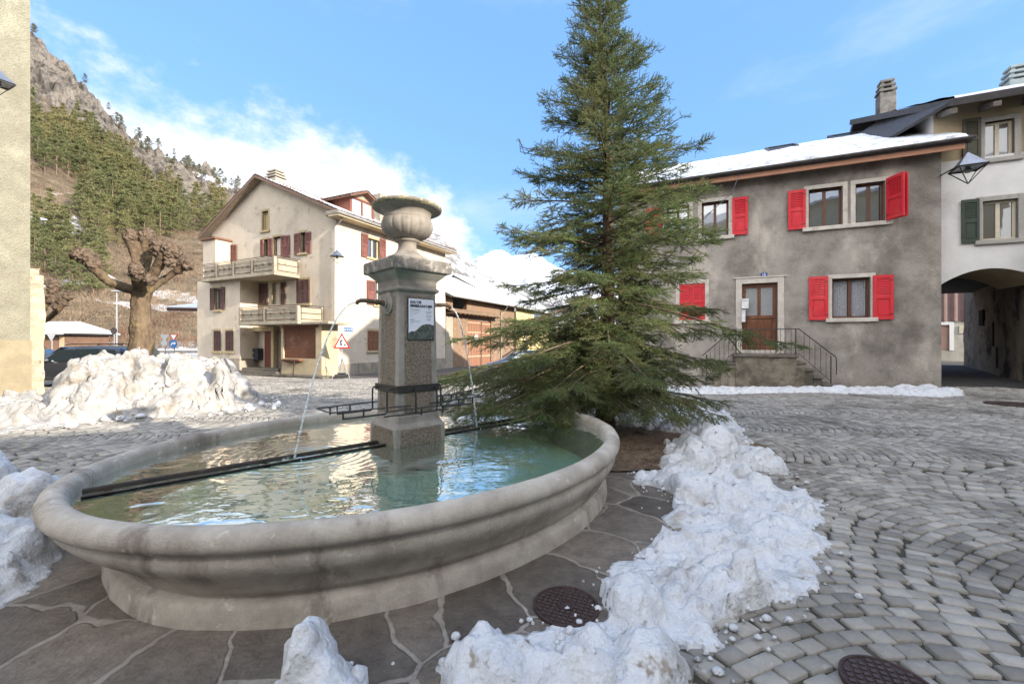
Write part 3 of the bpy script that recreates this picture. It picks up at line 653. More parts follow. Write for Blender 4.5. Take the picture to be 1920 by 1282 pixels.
mb.tube([PC+U*-.4+V*.37+Vector((0, 0, .80)), PC+U*.42+V*.37+Vector((0, 0, .80))], .0065, 8)
mb.tube([PC+U*-.38+V*.27+Vector((0, 0, .742)), PC+U*.3+V*.27+Vector((0, 0, .742))], .0065, 8)
mb.build('bucket_rest', IRON, fountain)
# information panel
PP = Pl(PC+V*.208, U)
t0, t1, z0, z1 = PP.rect(765, 561, 812, 636)
WHITEP = mat('panel_white', (.66, .70, .80), rough=.35); INK = mat('panel_ink', (.05, .055, .075), rough=.5); GREYINK = mat('panel_grey_ink', (.22, .24, .30), rough=.5)
panel = empty('information_panel', PP.P((t0+t1)/2, z0, 0), 'white and dark information board with a mountain picture fixed to the fountain pillar', 'sign')
a = MB(); PP.box(a, t0-.006, t1+.006, z0-.006, z1+.006, .003, .010); a.build('backing_board', INK, panel)
a = MB(); PP.box(a, t0, t1, z0, z1, .0105, .0125); a.build('board_face', WHITEP, panel)
W_ = t1-t0; H_ = z1-z0
text_obj('lettering', 'EAU DE\nSEMBRANCHER', INK, panel, PP.P(t0+W_*.06, z1-H_*.115, .013), U, (0, 0, 1), W_*.127, bold=.0015)
a = MB()
def bar(x0, x1, y, h=.0045): PP.box(a, t0+W_*x0, t0+W_*x1, z1-H_*y-h/2, z1-H_*y+h/2, .0127, .0133)
for x0, x1, y in ((.06, .42, .265), (.06, .22, .515)): bar(x0, x1, y, .007)
for x0, x1, y in ((.06, .5, .305), (.06, .4, .34), (.06, .32, .375), (.06, .15, .43), (.06, .46, .55), (.06, .42, .575), (.06, .18, .60), (.06, .14, .65), (.66, .92, .305), (.66, .92, .33), (.72, .86, .35), (.66, .92, .40), (.66, .92, .425), (.7, .88, .445), (.74, .86, .53)): bar(x0, x1, y, .0028)
bar(.7, .88, .50, .006)
a.build('small_print', GREYINK, panel)
a = MB(); c_ = [(.76, .19), (.80, .185), (.815, .20), (.79, .215), (.82, .235), (.83, .255), (.80, .27), (.775, .255), (.79, .235)]
a.tube([PP.P(t0+W_*x, z1-H_*y, .0135) for x, y in c_], .0012, 6); a.build('tap_pictogram', INK, panel)
# mountain picture
prs = random.Random(4); pts = [(0, .845), (.06, .82), (.12, .80), (.2, .81), (.27, .79), (.35, .745), (.42, .70), (.5, .66), (.58, .635), (.68, .62), (.78, .615), (.85, .62), (.93, .635), (1, .65)]
a = MB(); a.prism([PP.P(t0+W_*x, z1-H_*y, .0128) for x, y in pts]+[PP.P(t1, z0, .0128), PP.P(t0, z0, .0128)], PP.n*.0008)
a.build('mountain_picture', mat('printed_mountain', (.035, .045, .04), (.11, .13, .12), 28, .5, detail=8, c3=(.24, .26, .25), s3=34, t3=(.56, .7)), panel)
# water jets: thin twisting streams
def jet_mat():
    m = bpy.data.materials.new('falling_water'); m.use_nodes = True; nt = m.node_tree; N = nt.nodes; L = nt.links; P = N['Principled BSDF']
    P.inputs['Base Color'].default_value = (.85, .88, .92, 1); P.inputs['Roughness'].default_value = .08; P.inputs['Specular IOR Level'].default_value = .9
    t = N.new('ShaderNodeBsdfTransparent'); ms = N.new('ShaderNodeMixShader'); g = N.new('ShaderNodeNewGeometry'); n = N.new('ShaderNodeTexNoise'); n.inputs['Scale'].default_value = 45; L.new(g.outputs['Position'], n.inputs['Vector'])
    r = N.new('ShaderNodeMapRange'); r.inputs['From Min'].default_value = .4; r.inputs['From Max'].default_value = .62; r.inputs['To Min'].default_value = .15; r.inputs['To Max'].default_value = .95; L.new(n.outputs['Fac'], r.inputs['Value'])
    L.new(r.outputs[0], ms.inputs[0]); L.new(t.outputs[0], ms.inputs[1]); L.new(P.outputs[0], ms.inputs[2]); L.new(ms.outputs[0], N['Material Output'].inputs[0]); return m
JM = jet_mat(); jr = random.Random(9)
for sgn, zz, dist in ((-1, 1.755, .52), (1, 1.765, .36)):
    s0 = PC+U*sgn*.51+Vector((0, 0, zz)); T = math.sqrt(2*(zz-.44)/9.8); v = dist/T; mb = MB()
    for st in range(3):
        pts = []; rr = []; ph = st*2.1
        for i in range(60):
            k = i/59; t = T*k; rad = .0035+.0045*k
            tw = 26*k+ph
            p = s0+U*sgn*v*t+Vector((0, 0, -4.9*t*t))+V*math.cos(tw)*rad+U*math.sin(tw)*rad*.8+V*.012*(jr.random()-.5)*k**2
            pts.append(p); rr.append((.0052-.0022*k)*(.75+.6*jr.random()))
        mb.tube(pts, rr, 6)
    for i in range(26):
        k = .35+.65*jr.random(); t = T*k; p = s0+U*sgn*v*t+Vector((0, 0, -4.9*t*t))+V*(jr.random()-.5)*.03*k+U*(jr.random()-.5)*.03*k
        mb.lathe(p, [(.001, -.004), (.0035, 0), (.001, .004)], 6)
    for i in range(34):
        a_ = jr.random()*6.283; r_ = .10*jr.random()**.6; p = s0+U*sgn*v*T; q_ = Vector((p.x+r_*math.cos(a_), p.y+r_*math.sin(a_), .446+.03*jr.random()*(1-r_/.1))); s_ = .002+.005*jr.random()
        mb.lathe(q_, [(.0005, -s_*.6), (s_, 0), (.0005, s_*.6)], 6)
    mb.build('water_jet', JM, fountain, smooth=True)
# ================================================================ building tools
def clip_poly(poly, outline):
    """Sutherland-Hodgman, convex outline ccw"""
    out = poly
    for i in range(len(outline)):
        a = outline[i]; b = outline[(i+1) % len(outline)]; inp = out; out = []
        if not inp: return []
        def side(p): return (b[0]-a[0])*(p[1]-a[1])-(b[1]-a[1])*(p[0]-a[0])
        for j in range(len(inp)):
            p = inp[j-1]; q = inp[j]; sp, sq = side(p), side(q)
            if sq >= -1e-9:
                if sp < -1e-9: k = sp/(sp-sq); out.append((p[0]+(q[0]-p[0])*k, p[1]+(q[1]-p[1])*k))
                out.append(q)
            elif sp >= -1e-9: k = sp/(sp-sq); out.append((p[0]+(q[0]-p[0])*k, p[1]+(q[1]-p[1])*k))
    return out
def wall_mb(mb, pl, outline, holes=(), reveal=.22, out=0.0):
    ts = sorted(set([p[0] for p in outline]+[h[i] for h in holes for i in (0, 1)])); zs = sorted(set([p[1] for p in outline]+[h[i] for h in holes for i in (2, 3)]))
    for i in range(len(ts)-1):
        for j in range(len(zs)-1):
            ct = (ts[i]+ts[i+1])/2; cz = (zs[j]+zs[j+1])/2
            if any(h[0] < ct < h[1] and h[2] < cz < h[3] for h in holes): continue
            poly = clip_poly([(ts[i], zs[j]), (ts[i+1], zs[j]), (ts[i+1], zs[j+1]), (ts[i], zs[j+1])], outline)
            if len(poly) >= 3: mb.add([pl.P(t, z, out) for t, z in poly], [tuple(range(len(poly)))])
    for (a, b, c, d) in holes:
        q = [(a, c), (b, c), (b, d), (a, d)]
        for k in range(4):
            p0, p1 = q[k], q[(k+1) % 4]; mb.add([pl.P(*p0, out), pl.P(*p1, out), pl.P(*p1, out-reveal), pl.P(*p0, out-reveal)], [(0, 1, 2, 3)])
def window(pl, r, parent, fmat, gmat, out=0.0, depth=.13, fw=.06, leaves=2, sur=None, sw=.12, sill=None, curtain=None, bars=0, name='window', sproud=.02):
    t0, t1, z0, z1 = r
    m = MB(); o1 = out-depth; o0 = o1-.06
    for a in (t0, t1-fw): pl.box(m, a, a+fw, z0, z1, o0, o1)
    for c in (z0, z1-fw): pl.box(m, t0+fw, t1-fw, c, c+fw, o0, o1)
    for k in range(1, leaves):
        tc = t0+(t1-t0)*k/leaves; pl.box(m, tc-fw*.7, tc+fw*.7, z0+fw, z1-fw, o0, o1+.006)
    for k in range(bars):
        zc = z0+(z1-z0)*(k+1)/(bars+1)
        for l in range(leaves): pl.box(m, t0+(t1-t0)*l/leaves+fw*.7, t0+(t1-t0)*(l+1)/leaves-fw*.7, zc-.012, zc+.012, o0+.02, o1-.01)
    w = m.build(name, fmat, parent, .004)
    g = MB(); pl.box(g, t0+.01, t1-.01, z0+.01, z1-.01, o0+.015, o0+.03); g.build('pane', gmat, w)
    if curtain:
        c = MB(); n = 26
        for l in range(leaves):
            a = t0+(t1-t0)*l/leaves+fw; b = t0+(t1-t0)*(l+1)/leaves-fw; pts = []
            for i in range(n): pts.append((a+(b-a)*i/(n-1), .012*math.sin(i*1.7)))
            for i in range(n-1): c.add([pl.P(pts[i][0], z0+fw, o0-.02+pts[i][1]*0+.052), pl.P(pts[i+1][0], z0+fw, o0-.02+.052), pl.P(pts[i+1][0], z1-fw, o0+.032), pl.P(pts[i][0], z1-fw, o0+.032)], [(0, 1, 2, 3)])
        c.build('curtain', curtain, w)
    if sur:
        s = MB(); so = out+sproud
        pl.box(s, t0-sw, t0, z0-.0, z1+sw, out-.12, so); pl.box(s, t1, t1+sw, z0-.0, z1+sw, out-.12, so); pl.box(s, t0, t1, z1, z1+sw, out-.12, so)
        s.build('surround', sur, w, .006)
    if sill:
        s = MB(); pl.box(s, t0-sw-.05, t1+sw+.05, z0-.13, z0, out-.12, out+.09); s.build('sill', sill, w, .012)
    return w
def shutter(pl, r, parent, mt, out=.03, thick=.035, louver=.5, hinge=None, ang=0.0, closed=False, panel=True):
    """louvred shutter leaf; hinge 0/1 = swings about its t0/t1 edge by ang"""
    t0, t1, z0, z1 = r; w = t1-t0; m = MB()
    if hinge is None: q = pl; f = lambda t: t; base = 0
    ax = Pl(pl.o, pl.d); ax.n = pl.n; ax.o = pl.o
    if hinge is not None:
        th = ang; pv = pl.P(t0 if hinge == 0 else t1, 0, out)
        d = (pl.d if hinge == 0 else -pl.d); nd = d*math.cos(th)+pl.n*math.sin(th); nn = pl.n*math.cos(th)-d*math.sin(th)
        ax.d = nd; ax.n = nn; ax.o = pv; a0, a1 = 0, w; oo = 0
    else: a0, a1, oo = t0, t1, out
    st = min(.085, w*.17); rl = min(.10, (z1-z0)*.09); zm = z0+(z1-z0)*(1-louver)
    B = lambda *k: ax.box(m, *k)
    B(a0, a0+st, z0, z1, oo, oo+thick); B(a1-st, a1, z0, z1, oo, oo+thick)
    B(a0+st, a1-st, z0, z0+rl, oo, oo+thick); B(a0+st, a1-st, z1-rl, z1, oo, oo+thick); B(a0+st, a1-st, zm-rl/2, zm+rl/2, oo, oo+thick)
    B(a0+st, a1-st, z0+rl, zm-rl/2, oo+.004, oo+thick*.45)
    if panel and w > .3: B(a0+st+.04, a1-st-.04, z0+rl+.04, zm-rl/2-.04, oo+thick*.45, oo+thick*.72)
    n = max(3, int((z1-rl-zm-rl/2)/.055)); hh = (z1-rl-zm-rl/2)/n
    for i in range(n):
        za = zm+rl/2+i*hh; zb = za+hh
        p = [ax.P(a0+st, za, oo+thick*.85), ax.P(a1-st, za, oo+thick*.85), ax.P(a1-st, zb-.002, oo+.006), ax.P(a0+st, zb-.002, oo+.006)]
        m.add(p, [(0, 1, 2, 3)])
        m.add([ax.P(a0+st, za, oo+thick*.85), ax.P(a1-st, za, oo+thick*.85), ax.P(a1-st, za, oo+.004), ax.P(a0+st, za, oo+.004)], [(0, 1, 2, 3)])
    o = m.build('shutter', mt, parent)
    for zc in (z0+.12*(z1-z0), z1-.12*(z1-z0)): hm = MB(); ax.box(hm, a0+.02, a0+.09, zc-.015, zc+.015, oo+thick, oo+thick+.006); hm.build('hinge', IRON, o)
    return o
def patch(o3, e1, e2, n1, n2, hf, name, mt, parent, nrm=None, drop=None, smooth=True):
    """a sheet spanned by e1,e2 (vectors with length) from o3; hf(a,b,X,Y,Z)-> height along normal; faces with height below drop left out"""
    o3 = np.array(o3); e1 = np.array(e1); e2 = np.array(e2); nn = np.cross(e1, e2); nn /= np.linalg.norm(nn)
    if nrm is None and nn[2] < 0: nn = -nn
    A, B = np.meshgrid(np.linspace(0, 1, n1), np.linspace(0, 1, n2)); P_ = o3+A[..., None]*e1+B[..., None]*e2
    h = hf(A, B, P_[..., 0], P_[..., 1], P_[..., 2]); P_ = P_+h[..., None]*nn
    idx = np.arange(n1*n2).reshape(n2, n1); f = np.stack([idx[:-1, :-1], idx[:-1, 1:], idx[1:, 1:], idx[1:, :-1]], -1).reshape(-1, 4)
    if drop is not None: f = f[(h.reshape(-1)[f] > drop).any(1)]
    if np.cross(e1, e2)[2] < 0: f = f[:, ::-1]
    return mesh_np(name, P_.reshape(-1, 3), np.ascontiguousarray(f), mt, parent, smooth=smooth)
def slab(mb, p0, p1, p2, p3, th):
    """roof slab with thickness downwards"""
    P_ = [Vector(p) for p in (p0, p1, p2, p3)]; n = (P_[1]-P_[0]).cross(P_[3]-P_[0]).normalized()
    if n.z < 0: n = -n
    return mb.hexa([p-n*th for p in P_]+P_)
def tile_h(nl, nd, L_, D_):
    def h(A, B, X, Y, Z):
        cols = L_/.24; rows = D_/.36; row = np.floor(B*rows)
        return .035*np.abs(np.sin(np.pi*A*cols))+.03*((B*rows) % 1)+.006*np.sin(row*7+np.floor(A*cols)*3.3)
    return h
def chimney(c, ax, w, d, z0, z1, parent, mt, caps=3, name='chimney'):
    m = MB(); m.obox((c[0], c[1], (z0+z1)/2), ax, w/2, d/2, (z1-z0)/2); ch = m.build(name, mt, parent, .02)
    m = MB()
    for k in range(caps):
        zz = z1+.08+k*.19; s = 1.02-.11*k
        for sx, sy in ((-1, -1), (1, -1), (1, 1), (-1, 1)):
            a = Vector(ax).normalized(); b = Vector((-a.y, a.x, 0)); p = Vector((c[0], c[1], zz-.06))+a*sx*w*.36*s+b*sy*d*.36*s; m.obox(p, ax, .05, .05, .07)
        m.obox((c[0], c[1], zz+.03), ax, w/2*s*1.08, d/2*s*1.08, .045)
    m.build('chimney_cap', mt, ch, .01); return ch
def at(px, py, Y): return Vector(((px-960)/F*Y, Y, CAMZ-(py-HY)/F*Y))
# ================================================================ grey house with red shutters
GREYW = mat('grey_roughcast', (.155, .136, .117), (.355, .322, .285), .85, .95, .022, 26, .15, c3=(.52, .465, .40), s3=.6, t3=(.52, .72), st3=(1, 1, .5), b2=.015, b2scale=9, c4=(.42, .38, .34), s4=70, t4=(.55, .75), bdetail=6)
SURR = mat('pale_stone_surround', (.56, .52, .46), (.44, .40, .35), 5, .8, .002, 60, .3, c3=(.34, .3, .26), s3=2)
ROOFDARK = mat('dark_roof_edge', (.05, .045, .045), (.08, .075, .075), 8, .6, .004, 60, .4)
FASCIA = mat('timber_fascia', (.48, .25, .16), (.38, .19, .12), 5, .7, .002, 50, .3, stretch=(1, 1, 6))
CHIM = mat('chimney_render', (.11, .105, .10), (.24, .225, .205), 3, .95, .01, 40, .1)
gd = Vector((-.912, .41, 0)).normalized(); Gp = Pl((13.08, 13.0), gd)
ginw = -Gp.n
grey = empty('grey_house', Gp.P(4.8, G(9, 14.5)-.1, -4), 'grey roughcast house with bright red shutters, stone door frame and snow on its roof', 'house')
GW = 9.7
wr = dict(up_a=Gp.rect(1516, 350, 1580, 424), up_b=Gp.rect(1604, 345, 1660, 417), up_c=Gp.rect(1316, 376, 1366, 442), up_d=Gp.rect(1250, 384, 1292, 450), lo=Gp.rect(1560, 521, 1632, 596), lo_l=Gp.rect(1274, 532, 1322, 600), door=Gp.rect(1391, 531, 1458, 656))
zeg = 7.52
# upper windows share their heights along the facade
def seth(k, z0, z1): a = wr[k]; wr[k] = (a[0], a[1], z0, z1)
zt = (wr['up_a'][3]+wr['up_b'][3])/2; zb = (wr['up_a'][2]+wr['up_b'][2])/2
for k in ('up_a', 'up_b', 'up_c', 'up_d'): seth(k, zb, zt)
holes = list(wr.values())
m = MB(); wall_mb(m, Gp, [(0, -1.2), (GW, -1.2), (GW, zeg), (0, zeg)], holes, .24)
D_ = 8.0
side = Pl(Gp.P(0, 0, 0), ginw); side2 = Pl(Gp.P(GW, 0, 0), ginw)
for s in (side, side2): m.add([s.P(0, -1.2), s.P(D_, -1.2), s.P(D_, zeg), s.P(D_/2, 9.85), s.P(0, zeg)], [(0, 1, 2, 3, 4)])
m.add([Gp.P(0, -1.2, -D_), Gp.P(GW, -1.2, -D_), Gp.P(GW, zeg, -D_), Gp.P(0, zeg, -D_)], [(0, 1, 2, 3)])
m.build('wall', GREYW, grey)
# faint vertical render joint + plinth
def surround_win(k, sill=True, gm=GLASS, curt=None, leaves=2):
    return window(Gp, wr[k], grey, WOODF, gm, 0, .16, .065, leaves, SURR, .13, SURR if sill else None, curt)
surround_win('up_a'); surround_win('up_b'); surround_win('up_c', gm=PALEGLASS); surround_win('up_d')
surround_win('lo', gm=glass_mat('lace_glass', (.02, .02, .02), .10))
# lace curtains hung in the ground floor window
t0, t1, z0, z1 = wr['lo']
lace_w = [o for o in grey.children if o.name.startswith('window')][-1]
for o in list(lace_w.children):
    if o.name.startswith('pane'): bpy.data.objects.remove(o)
m = MB(); tm = (t0+t1)/2
for a, b in ((t0+.07, tm-.05), (tm+.05, t1-.07)):
    n = 34
    for i in range(n):
        ta = a+(b-a)*i/n; tb = a+(b-a)*(i+1)/n; oa = -.215+.014*math.sin(i*1.3); ob = -.215+.014*math.sin((i+1)*1.3)
        m.add([Gp.P(ta, z0+.07, oa), Gp.P(tb, z0+.07, ob), Gp.P(tb, z1-.07, ob), Gp.P(ta, z1-.07, oa)], [(0, 1, 2, 3)])
def lace_mat():
    mm = bpy.data.materials.new('lace_curtain_pattern'); mm.use_nodes = True; nt = mm.node_tree; N = nt.nodes; L = nt.links; P = N['Principled BSDF']; P.inputs['Roughness'].default_value = .9
    g = N.new('ShaderNodeNewGeometry'); mp = N.new('ShaderNodeMapping'); mp.inputs['Rotation'].default_value = (0, 0, math.atan2(gd.y, gd.x)*-1); L.new(g.outputs['Position'], mp.inputs[0])
    v = N.new('ShaderNodeTexVoronoi'); v.inputs['Scale'].default_value = 11; v.inputs['Randomness'].default_value = .25; L.new(mp.outputs[0], v.inputs['Vector'])
    n = N.new('ShaderNodeMath'); n.operation = 'SINE'; k = N.new('ShaderNodeMath'); k.operation = 'MULTIPLY'; k.inputs[1].default_value = 26; L.new(v.outputs['Distance'], k.inputs[0]); L.new(k.outputs[0], n.inputs[0])
    r = N.new('ShaderNodeMix'); r.data_type = 'RGBA'; L.new(n.outputs[0], r.inputs['Factor']); r.inputs['A'].default_value = (.20, .205, .22, 1); r.inputs['B'].default_value = (.55, .56, .60, 1); L.new(r.outputs['Result'], P.inputs['Base Color']); return mm
m.build('curtain', lace_mat(), lace_w)
# shutters
sh_ = [(Gp.rect(1477, 352, 1510, 428), None, 0), (Gp.rect(1516, 519, 1552, 600), None, 0), (Gp.rect(1636, 516, 1674, 599), None, 0), (Gp.rect(1373, 364, 1402, 440), None, 0), (Gp.rect(1212, 392, 1240, 440), None, 0)]
for i, (r, h, a) in enumerate(sh_):
    r = list(r)
    if i in (0, 3, 4): r[2], r[3] = zb-.03, zt+.03
    shutter(Gp, r, grey, RED, .035, .04)
r = wr['up_b']; wd = .60
shutter(Gp, (r[0]-wd-.02, r[0]-.02, r[2]-.02, r[3]+.03), grey, RED, .05, .04, hinge=1, ang=R(52))
shutter(Gp, (r[0]-wd-.02, r[0]-.02, r[2]-.02, r[3]+.03), grey, RED, .10, .04, hinge=1, ang=R(66))
t0, t1, z0, z1 = wr['lo_l']; tm = (t0+t1)/2
for a, b in ((t0, tm-.005), (tm+.005, t1)): shutter(Gp, (a, b, z0, z1), grey, RED, -.04, .035, closed=True)
m = MB(); Gp.box(m, t0-.13, t0, z0, z1+.13, -.12, .02); Gp.box(m, t1, t1+.13, z0, z1+.13, -.12, .02); Gp.box(m, t0, t1, z1, z1+.13, -.12, .02); Gp.box(m, t0-.18, t1+.18, z0-.13, z0, -.12, .09); m.build('window_surround', SURR, grey, .006)
# door
DOORW = mat('door_wood', (.17, .07, .035), (.10, .038, .02), 6, .35, .001, 60, .5, stretch=(5, 5, .6), c3=(.24, .11, .06), s3=2.5, t3=(.55, .75))
t0, t1, z0, z1 = wr['door']; o0 = -.17
m = MB(); fw = .09; Gp.box(m, t0, t1, z1-.14, z1, o0, o0+.06); Gp.box(m, t0, t0+.13, z0, z1-.14, o0, o0+.06); Gp.box(m, t1-.13, t1, z0, z1-.14, o0, o0+.06)
tm = (t0+t1)/2; zm = z0+(z1-z0)*.47; Gp.box(m, tm-.05, tm+.05, zm+.12, z1-.14, o0, o0+.055); Gp.box(m, t0+.13, t1-.13, zm, zm+.12, o0, o0+.06); Gp.box(m, t0+.13, t1-.13, z0, zm, o0, o0+.035)
for a, b in ((t0+.17, tm-.04), (tm+.04, t1-.17)): Gp.box(m, a, b, z0+.2, zm-.06, o0+.035, o0+.05)
Gp.box(m, t0+.13, t1-.13, z0, z0+.15, o0+.035, o0+.055)
d_ = m.build('door', DOORW, grey, .006)
m = MB()
for a, b in ((t0+.13, tm-.05), (tm+.05, t1-.13)): Gp.box(m, a, b, zm+.12, z1-.14, o0+.01, o0+.025)
m.build('door_glass', mat('frosted_door_glass', (.20, .205, .21), (.33, .335, .34), 40, .25, .004, 50, .6), d_)
m = MB(); c = Gp.P(t0+.10, zm+.05, o0+.06); m.tube([c, c+Gp.n*.05, c+Gp.n*.05+gd*.09], .011, 8); m.build('door_handle', BRASS, d_)
m = MB(); Gp.box(m, t0-.19, t0, z0-.13, z1+.19, -.16, .035); Gp.box(m, t1, t1+.19, z0-.13, z1+.19, -.16, .035); Gp.box(m, t0, t1, z1, z1+.19, -.16, .035); Gp.box(m, t0-.26, t1+.26, z1+.19, z1+.235, -.1, .06); Gp.box(m, t0, t1, z0-.14, z0, -.2, .03)
m.build('door_surround', SURR, grey, .008)
m = MB(); q = Gp.rect(1427, 509.5, 1437, 518); tp = (q[0]+q[1])/2; Gp.box(m, tp-.10, tp+.10, q[2]-.01, q[2]+.12, .03, .037); pl_ = m.build('house_number_plate', mat('blue_enamel', (.03, .06, .24), rough=.3), grey)
text_obj('house_number', '15', mat('enamel_white', (.8, .8, .82), rough=.3), pl_, Gp.P(tp, q[2]+.015, .0375), -gd, (0, 0, 1), .12, align='CENTER', bold=.002)
# white mail boxes on the door jamb
for (x0, y0, x1, y1, lab) in ((1390, 562, 1403, 579, 'upper white letter box with lid hanging beside the brown door of the grey house'), (1390, 583, 1397, 604, 'lower narrow white letter box beside the brown door of the grey house')):
    q = Gp.rect(x0, y0, x1, y1); mbx = empty('letter_box', Gp.P((q[0]+q[1])/2, q[2], .04), lab, 'letter box')
    m = MB(); Gp.box(m, q[0], q[1], q[2], q[3], .037, .16); b_ = m.build('box', mat('white_enamel_box', (.72, .72, .74), (.62, .62, .64), 6, .4), mbx, .012)
    m = MB(); Gp.box(m, q[0]-.01, q[1]+.01, q[3]-.0, q[3]+.03, .037, .175); m.build('lid', mat('white_enamel_box'  , (.7, .7, .7)), mbx, .008)
    m = MB(); Gp.box(m, q[0]+.04, q[1]-.04, q[3]-.07, q[3]-.055, .16, .163); m.build('slot', INK, mbx)
# stoop with steps both sides
STOOP = mat('stoop_render', (.12, .10, .075), (.27, .235, .185), 2.5, .95, .018, 22, .15, c3=(.085, .075, .06), s3=1.2, t3=(.48, .66))
STEP = mat('stone_step', (.17, .15, .12), (.09, .08, .068), 6, .8, .006, 40, .2)
zl = wr['door'][2]-.14
tL = Gp.hit(1494, 668, 1.15)[0]; tR = Gp.hit(1379, 668, 1.15)[0]
m = MB(); Gp.box(m, tL, tR, -1, zl-.07, 0, 1.15)
nst = 4; run = .225; rise = (zl-(-.12))/(nst+1)
for k in range(nst):
    zt_ = zl-rise*(k+1)-.06
    Gp.box(m, tL-run*(k+1), tL-run*k, -1, zt_, 0, 1.12-.004*k); Gp.box(m, tR+run*k, tR+run*(k+1), -1, zt_-.05, 0, 1.12-.004*k)
stoop = m.build('stoop', STOOP, grey, .015)
m = MB(); Gp.box(m, tL-.05, tR+.05, zl-.07, zl, 0, 1.2); m.build('landing_slab', STEP, stoop, .012)
for k in range(nst):
    for s in (0, 1):
        m = MB(); zt_ = zl-rise*(k+1)-(.05 if s else 0)
        a, b = ((tL-run*(k+1)-.04, tL-run*k) if s == 0 else (tR+run*k, tR+run*(k+1)+.04)); Gp.box(m, a, b, zt_-.06, zt_, .0, 1.17); m.build('step', STEP, stoop, .012)
m = MB(); oo = 1.10; hr = .84
A = lambda t, z: Gp.P(t, z, oo)
eL = tL-run*nst-.12; eR = tR+run*nst+.1; zeL = zl-rise*nst
for t, zb_ in ((tL+.02, zl-.25), (tR-.02, zl-.25), (eL+.12, zeL-.35), (eR-.12, zeL-.4)):
    top_ = zl+hr if zl-.3 < zb_ else zeL+hr+.03
    m.tube([A(t, zb_), A(t, top_)], .016, 6)
m.tube([A(eL, zeL+hr), A(tL-.06, zl+hr), A(tR+.06, zl+hr), A(eR, zeL+hr)], .017, 6); m.tube([A(eL+.1, zeL+.06), A(tL-.06, zl+.05), A(tR+.06, zl+.05), A(eR-.1, zeL+.06)], .010, 6)
n = 12
for i in range(1, n): t = tL+(tR-tL)*i/n; m.tube([A(t, zl+.05), A(t, zl+hr)], .0065, 5)
for i in range(1, 6):
    k = i/6
    for (ta, tb) in ((tL-.06, eL+.1), (tR+.06, eR-.1)): t = ta+(tb-ta)*k; zz = zl+(zeL-zl)*k; m.tube([A(t, zz+.05), A(t, zz+hr)], .0065, 5)
m.tube([A(eL, zeL+hr), A(eL-.02, zeL+hr-.06), A(eL-.02, zeL+hr-.55)], .012, 6)
m.build('railing', IRON, grey)
# roof
ov = .55; zr_ = 9.62; mth = ROOFDARK; half = D_/2
sl_ = (zr_-zeg-.1)/half; ze_ = zeg+.1-sl_*ov
m = MB(); slab(m, Gp.P(-.45, ze_, ov), Gp.P(GW+.4, ze_, ov), Gp.P(GW+.4, zr_, -half), Gp.P(-.45, zr_, -half), .16)
slab(m, Gp.P(-.45, ze_, -D_-ov), Gp.P(GW+.4, ze_, -D_-ov), Gp.P(GW+.4, zr_, -half), Gp.P(-.45, zr_, -half), .16)
roof = m.build('roof', mth, grey)
def rs_h(A, B, X, Y, Z):
    h = .075+.02*perlin(X*1.1, Y*1.1)+.012*perlin(X*5, Y*5)
    thin = sstep(.28, .62, A+.18*perlin(X*.9, Y*.9)+.1*(B-.5))
    h = h*(1-.86*thin)+thin*(.012*perlin(X*9, Y*9, Z*9)+.006*np.sin(B*90))
    h = h*sstep(0, .012, B)*sstep(0, .008, A)*sstep(1, .99, A)
    return h
patch(Gp.P(-.43, ze_+.004, ov-.02), (Gp.P(GW+.38, ze_+.004, ov-.02)-Gp.P(-.43, ze_+.004, ov-.02)), Gp.P(-.43, zr_+.004, -half)-Gp.P(-.43, ze_+.004, ov-.02), 260, 130, rs_h, 'roof_snow', mat('thin_roof_snow', (.76, .78, .82), (.66, .68, .72), 3, .65, .008, 30, .3, c3=(.30, .30, .32), s3=3, t3=(.52, .68), stretch=(1, 1, 1)), grey)
m = MB(); Gp.box(m, -.35, GW+.3, ze_-.30, ze_-.11, ov-.14, ov-.09); m.build('fascia_board', FASCIA, grey)
m = MB(); gut = [(0.07*math.cos(a), .07*math.sin(a)) for a in np.linspace(math.pi, 2*math.pi, 9)]
for i in range(8):
    (x0, y0), (x1, y1) = gut[i], gut[i+1]
    for q in (0, ):
        m.add([Gp.P(-.5, ze_-.04+y0, ov+.07+x0), Gp.P(-.5, ze_-.04+y1, ov+.07+x1), Gp.P(GW+.4, ze_-.04+y1, ov+.07+x1), Gp.P(GW+.4, ze_-.04+y0, ov+.07+x0)], [(0, 1, 2, 3)])
        m.add([Gp.P(-.5, ze_-.04+y0*.9, ov+.07+x0*.9), Gp.P(-.5, ze_-.04+y1*.9, ov+.07+x1*.9), Gp.P(GW+.4, ze_-.04+y1*.9, ov+.07+x1*.9), Gp.P(GW+.4, ze_-.04+y0*.9, ov+.07+x0*.9)], [(3, 2, 1, 0)])
m.build('gutter', mat('grey_gutter', (.16, .155, .15), (.1, .095, .09), 5, .5, metal=.5), grey)
m = MB(); slab(m, Gp.P(-.5, ze_+.02, ov), Gp.P(-.40, ze_+.02, ov), Gp.P(-.40, zr_+.02, -half), Gp.P(-.5, zr_+.02, -half), .22); m.build('verge_trim', ROOFDARK, grey)
c = Gp.P(.0, 0, -half-.35); chimney((c.x, c.y), gd, .52, .5, 9.0, 11.2, grey, CHIM)
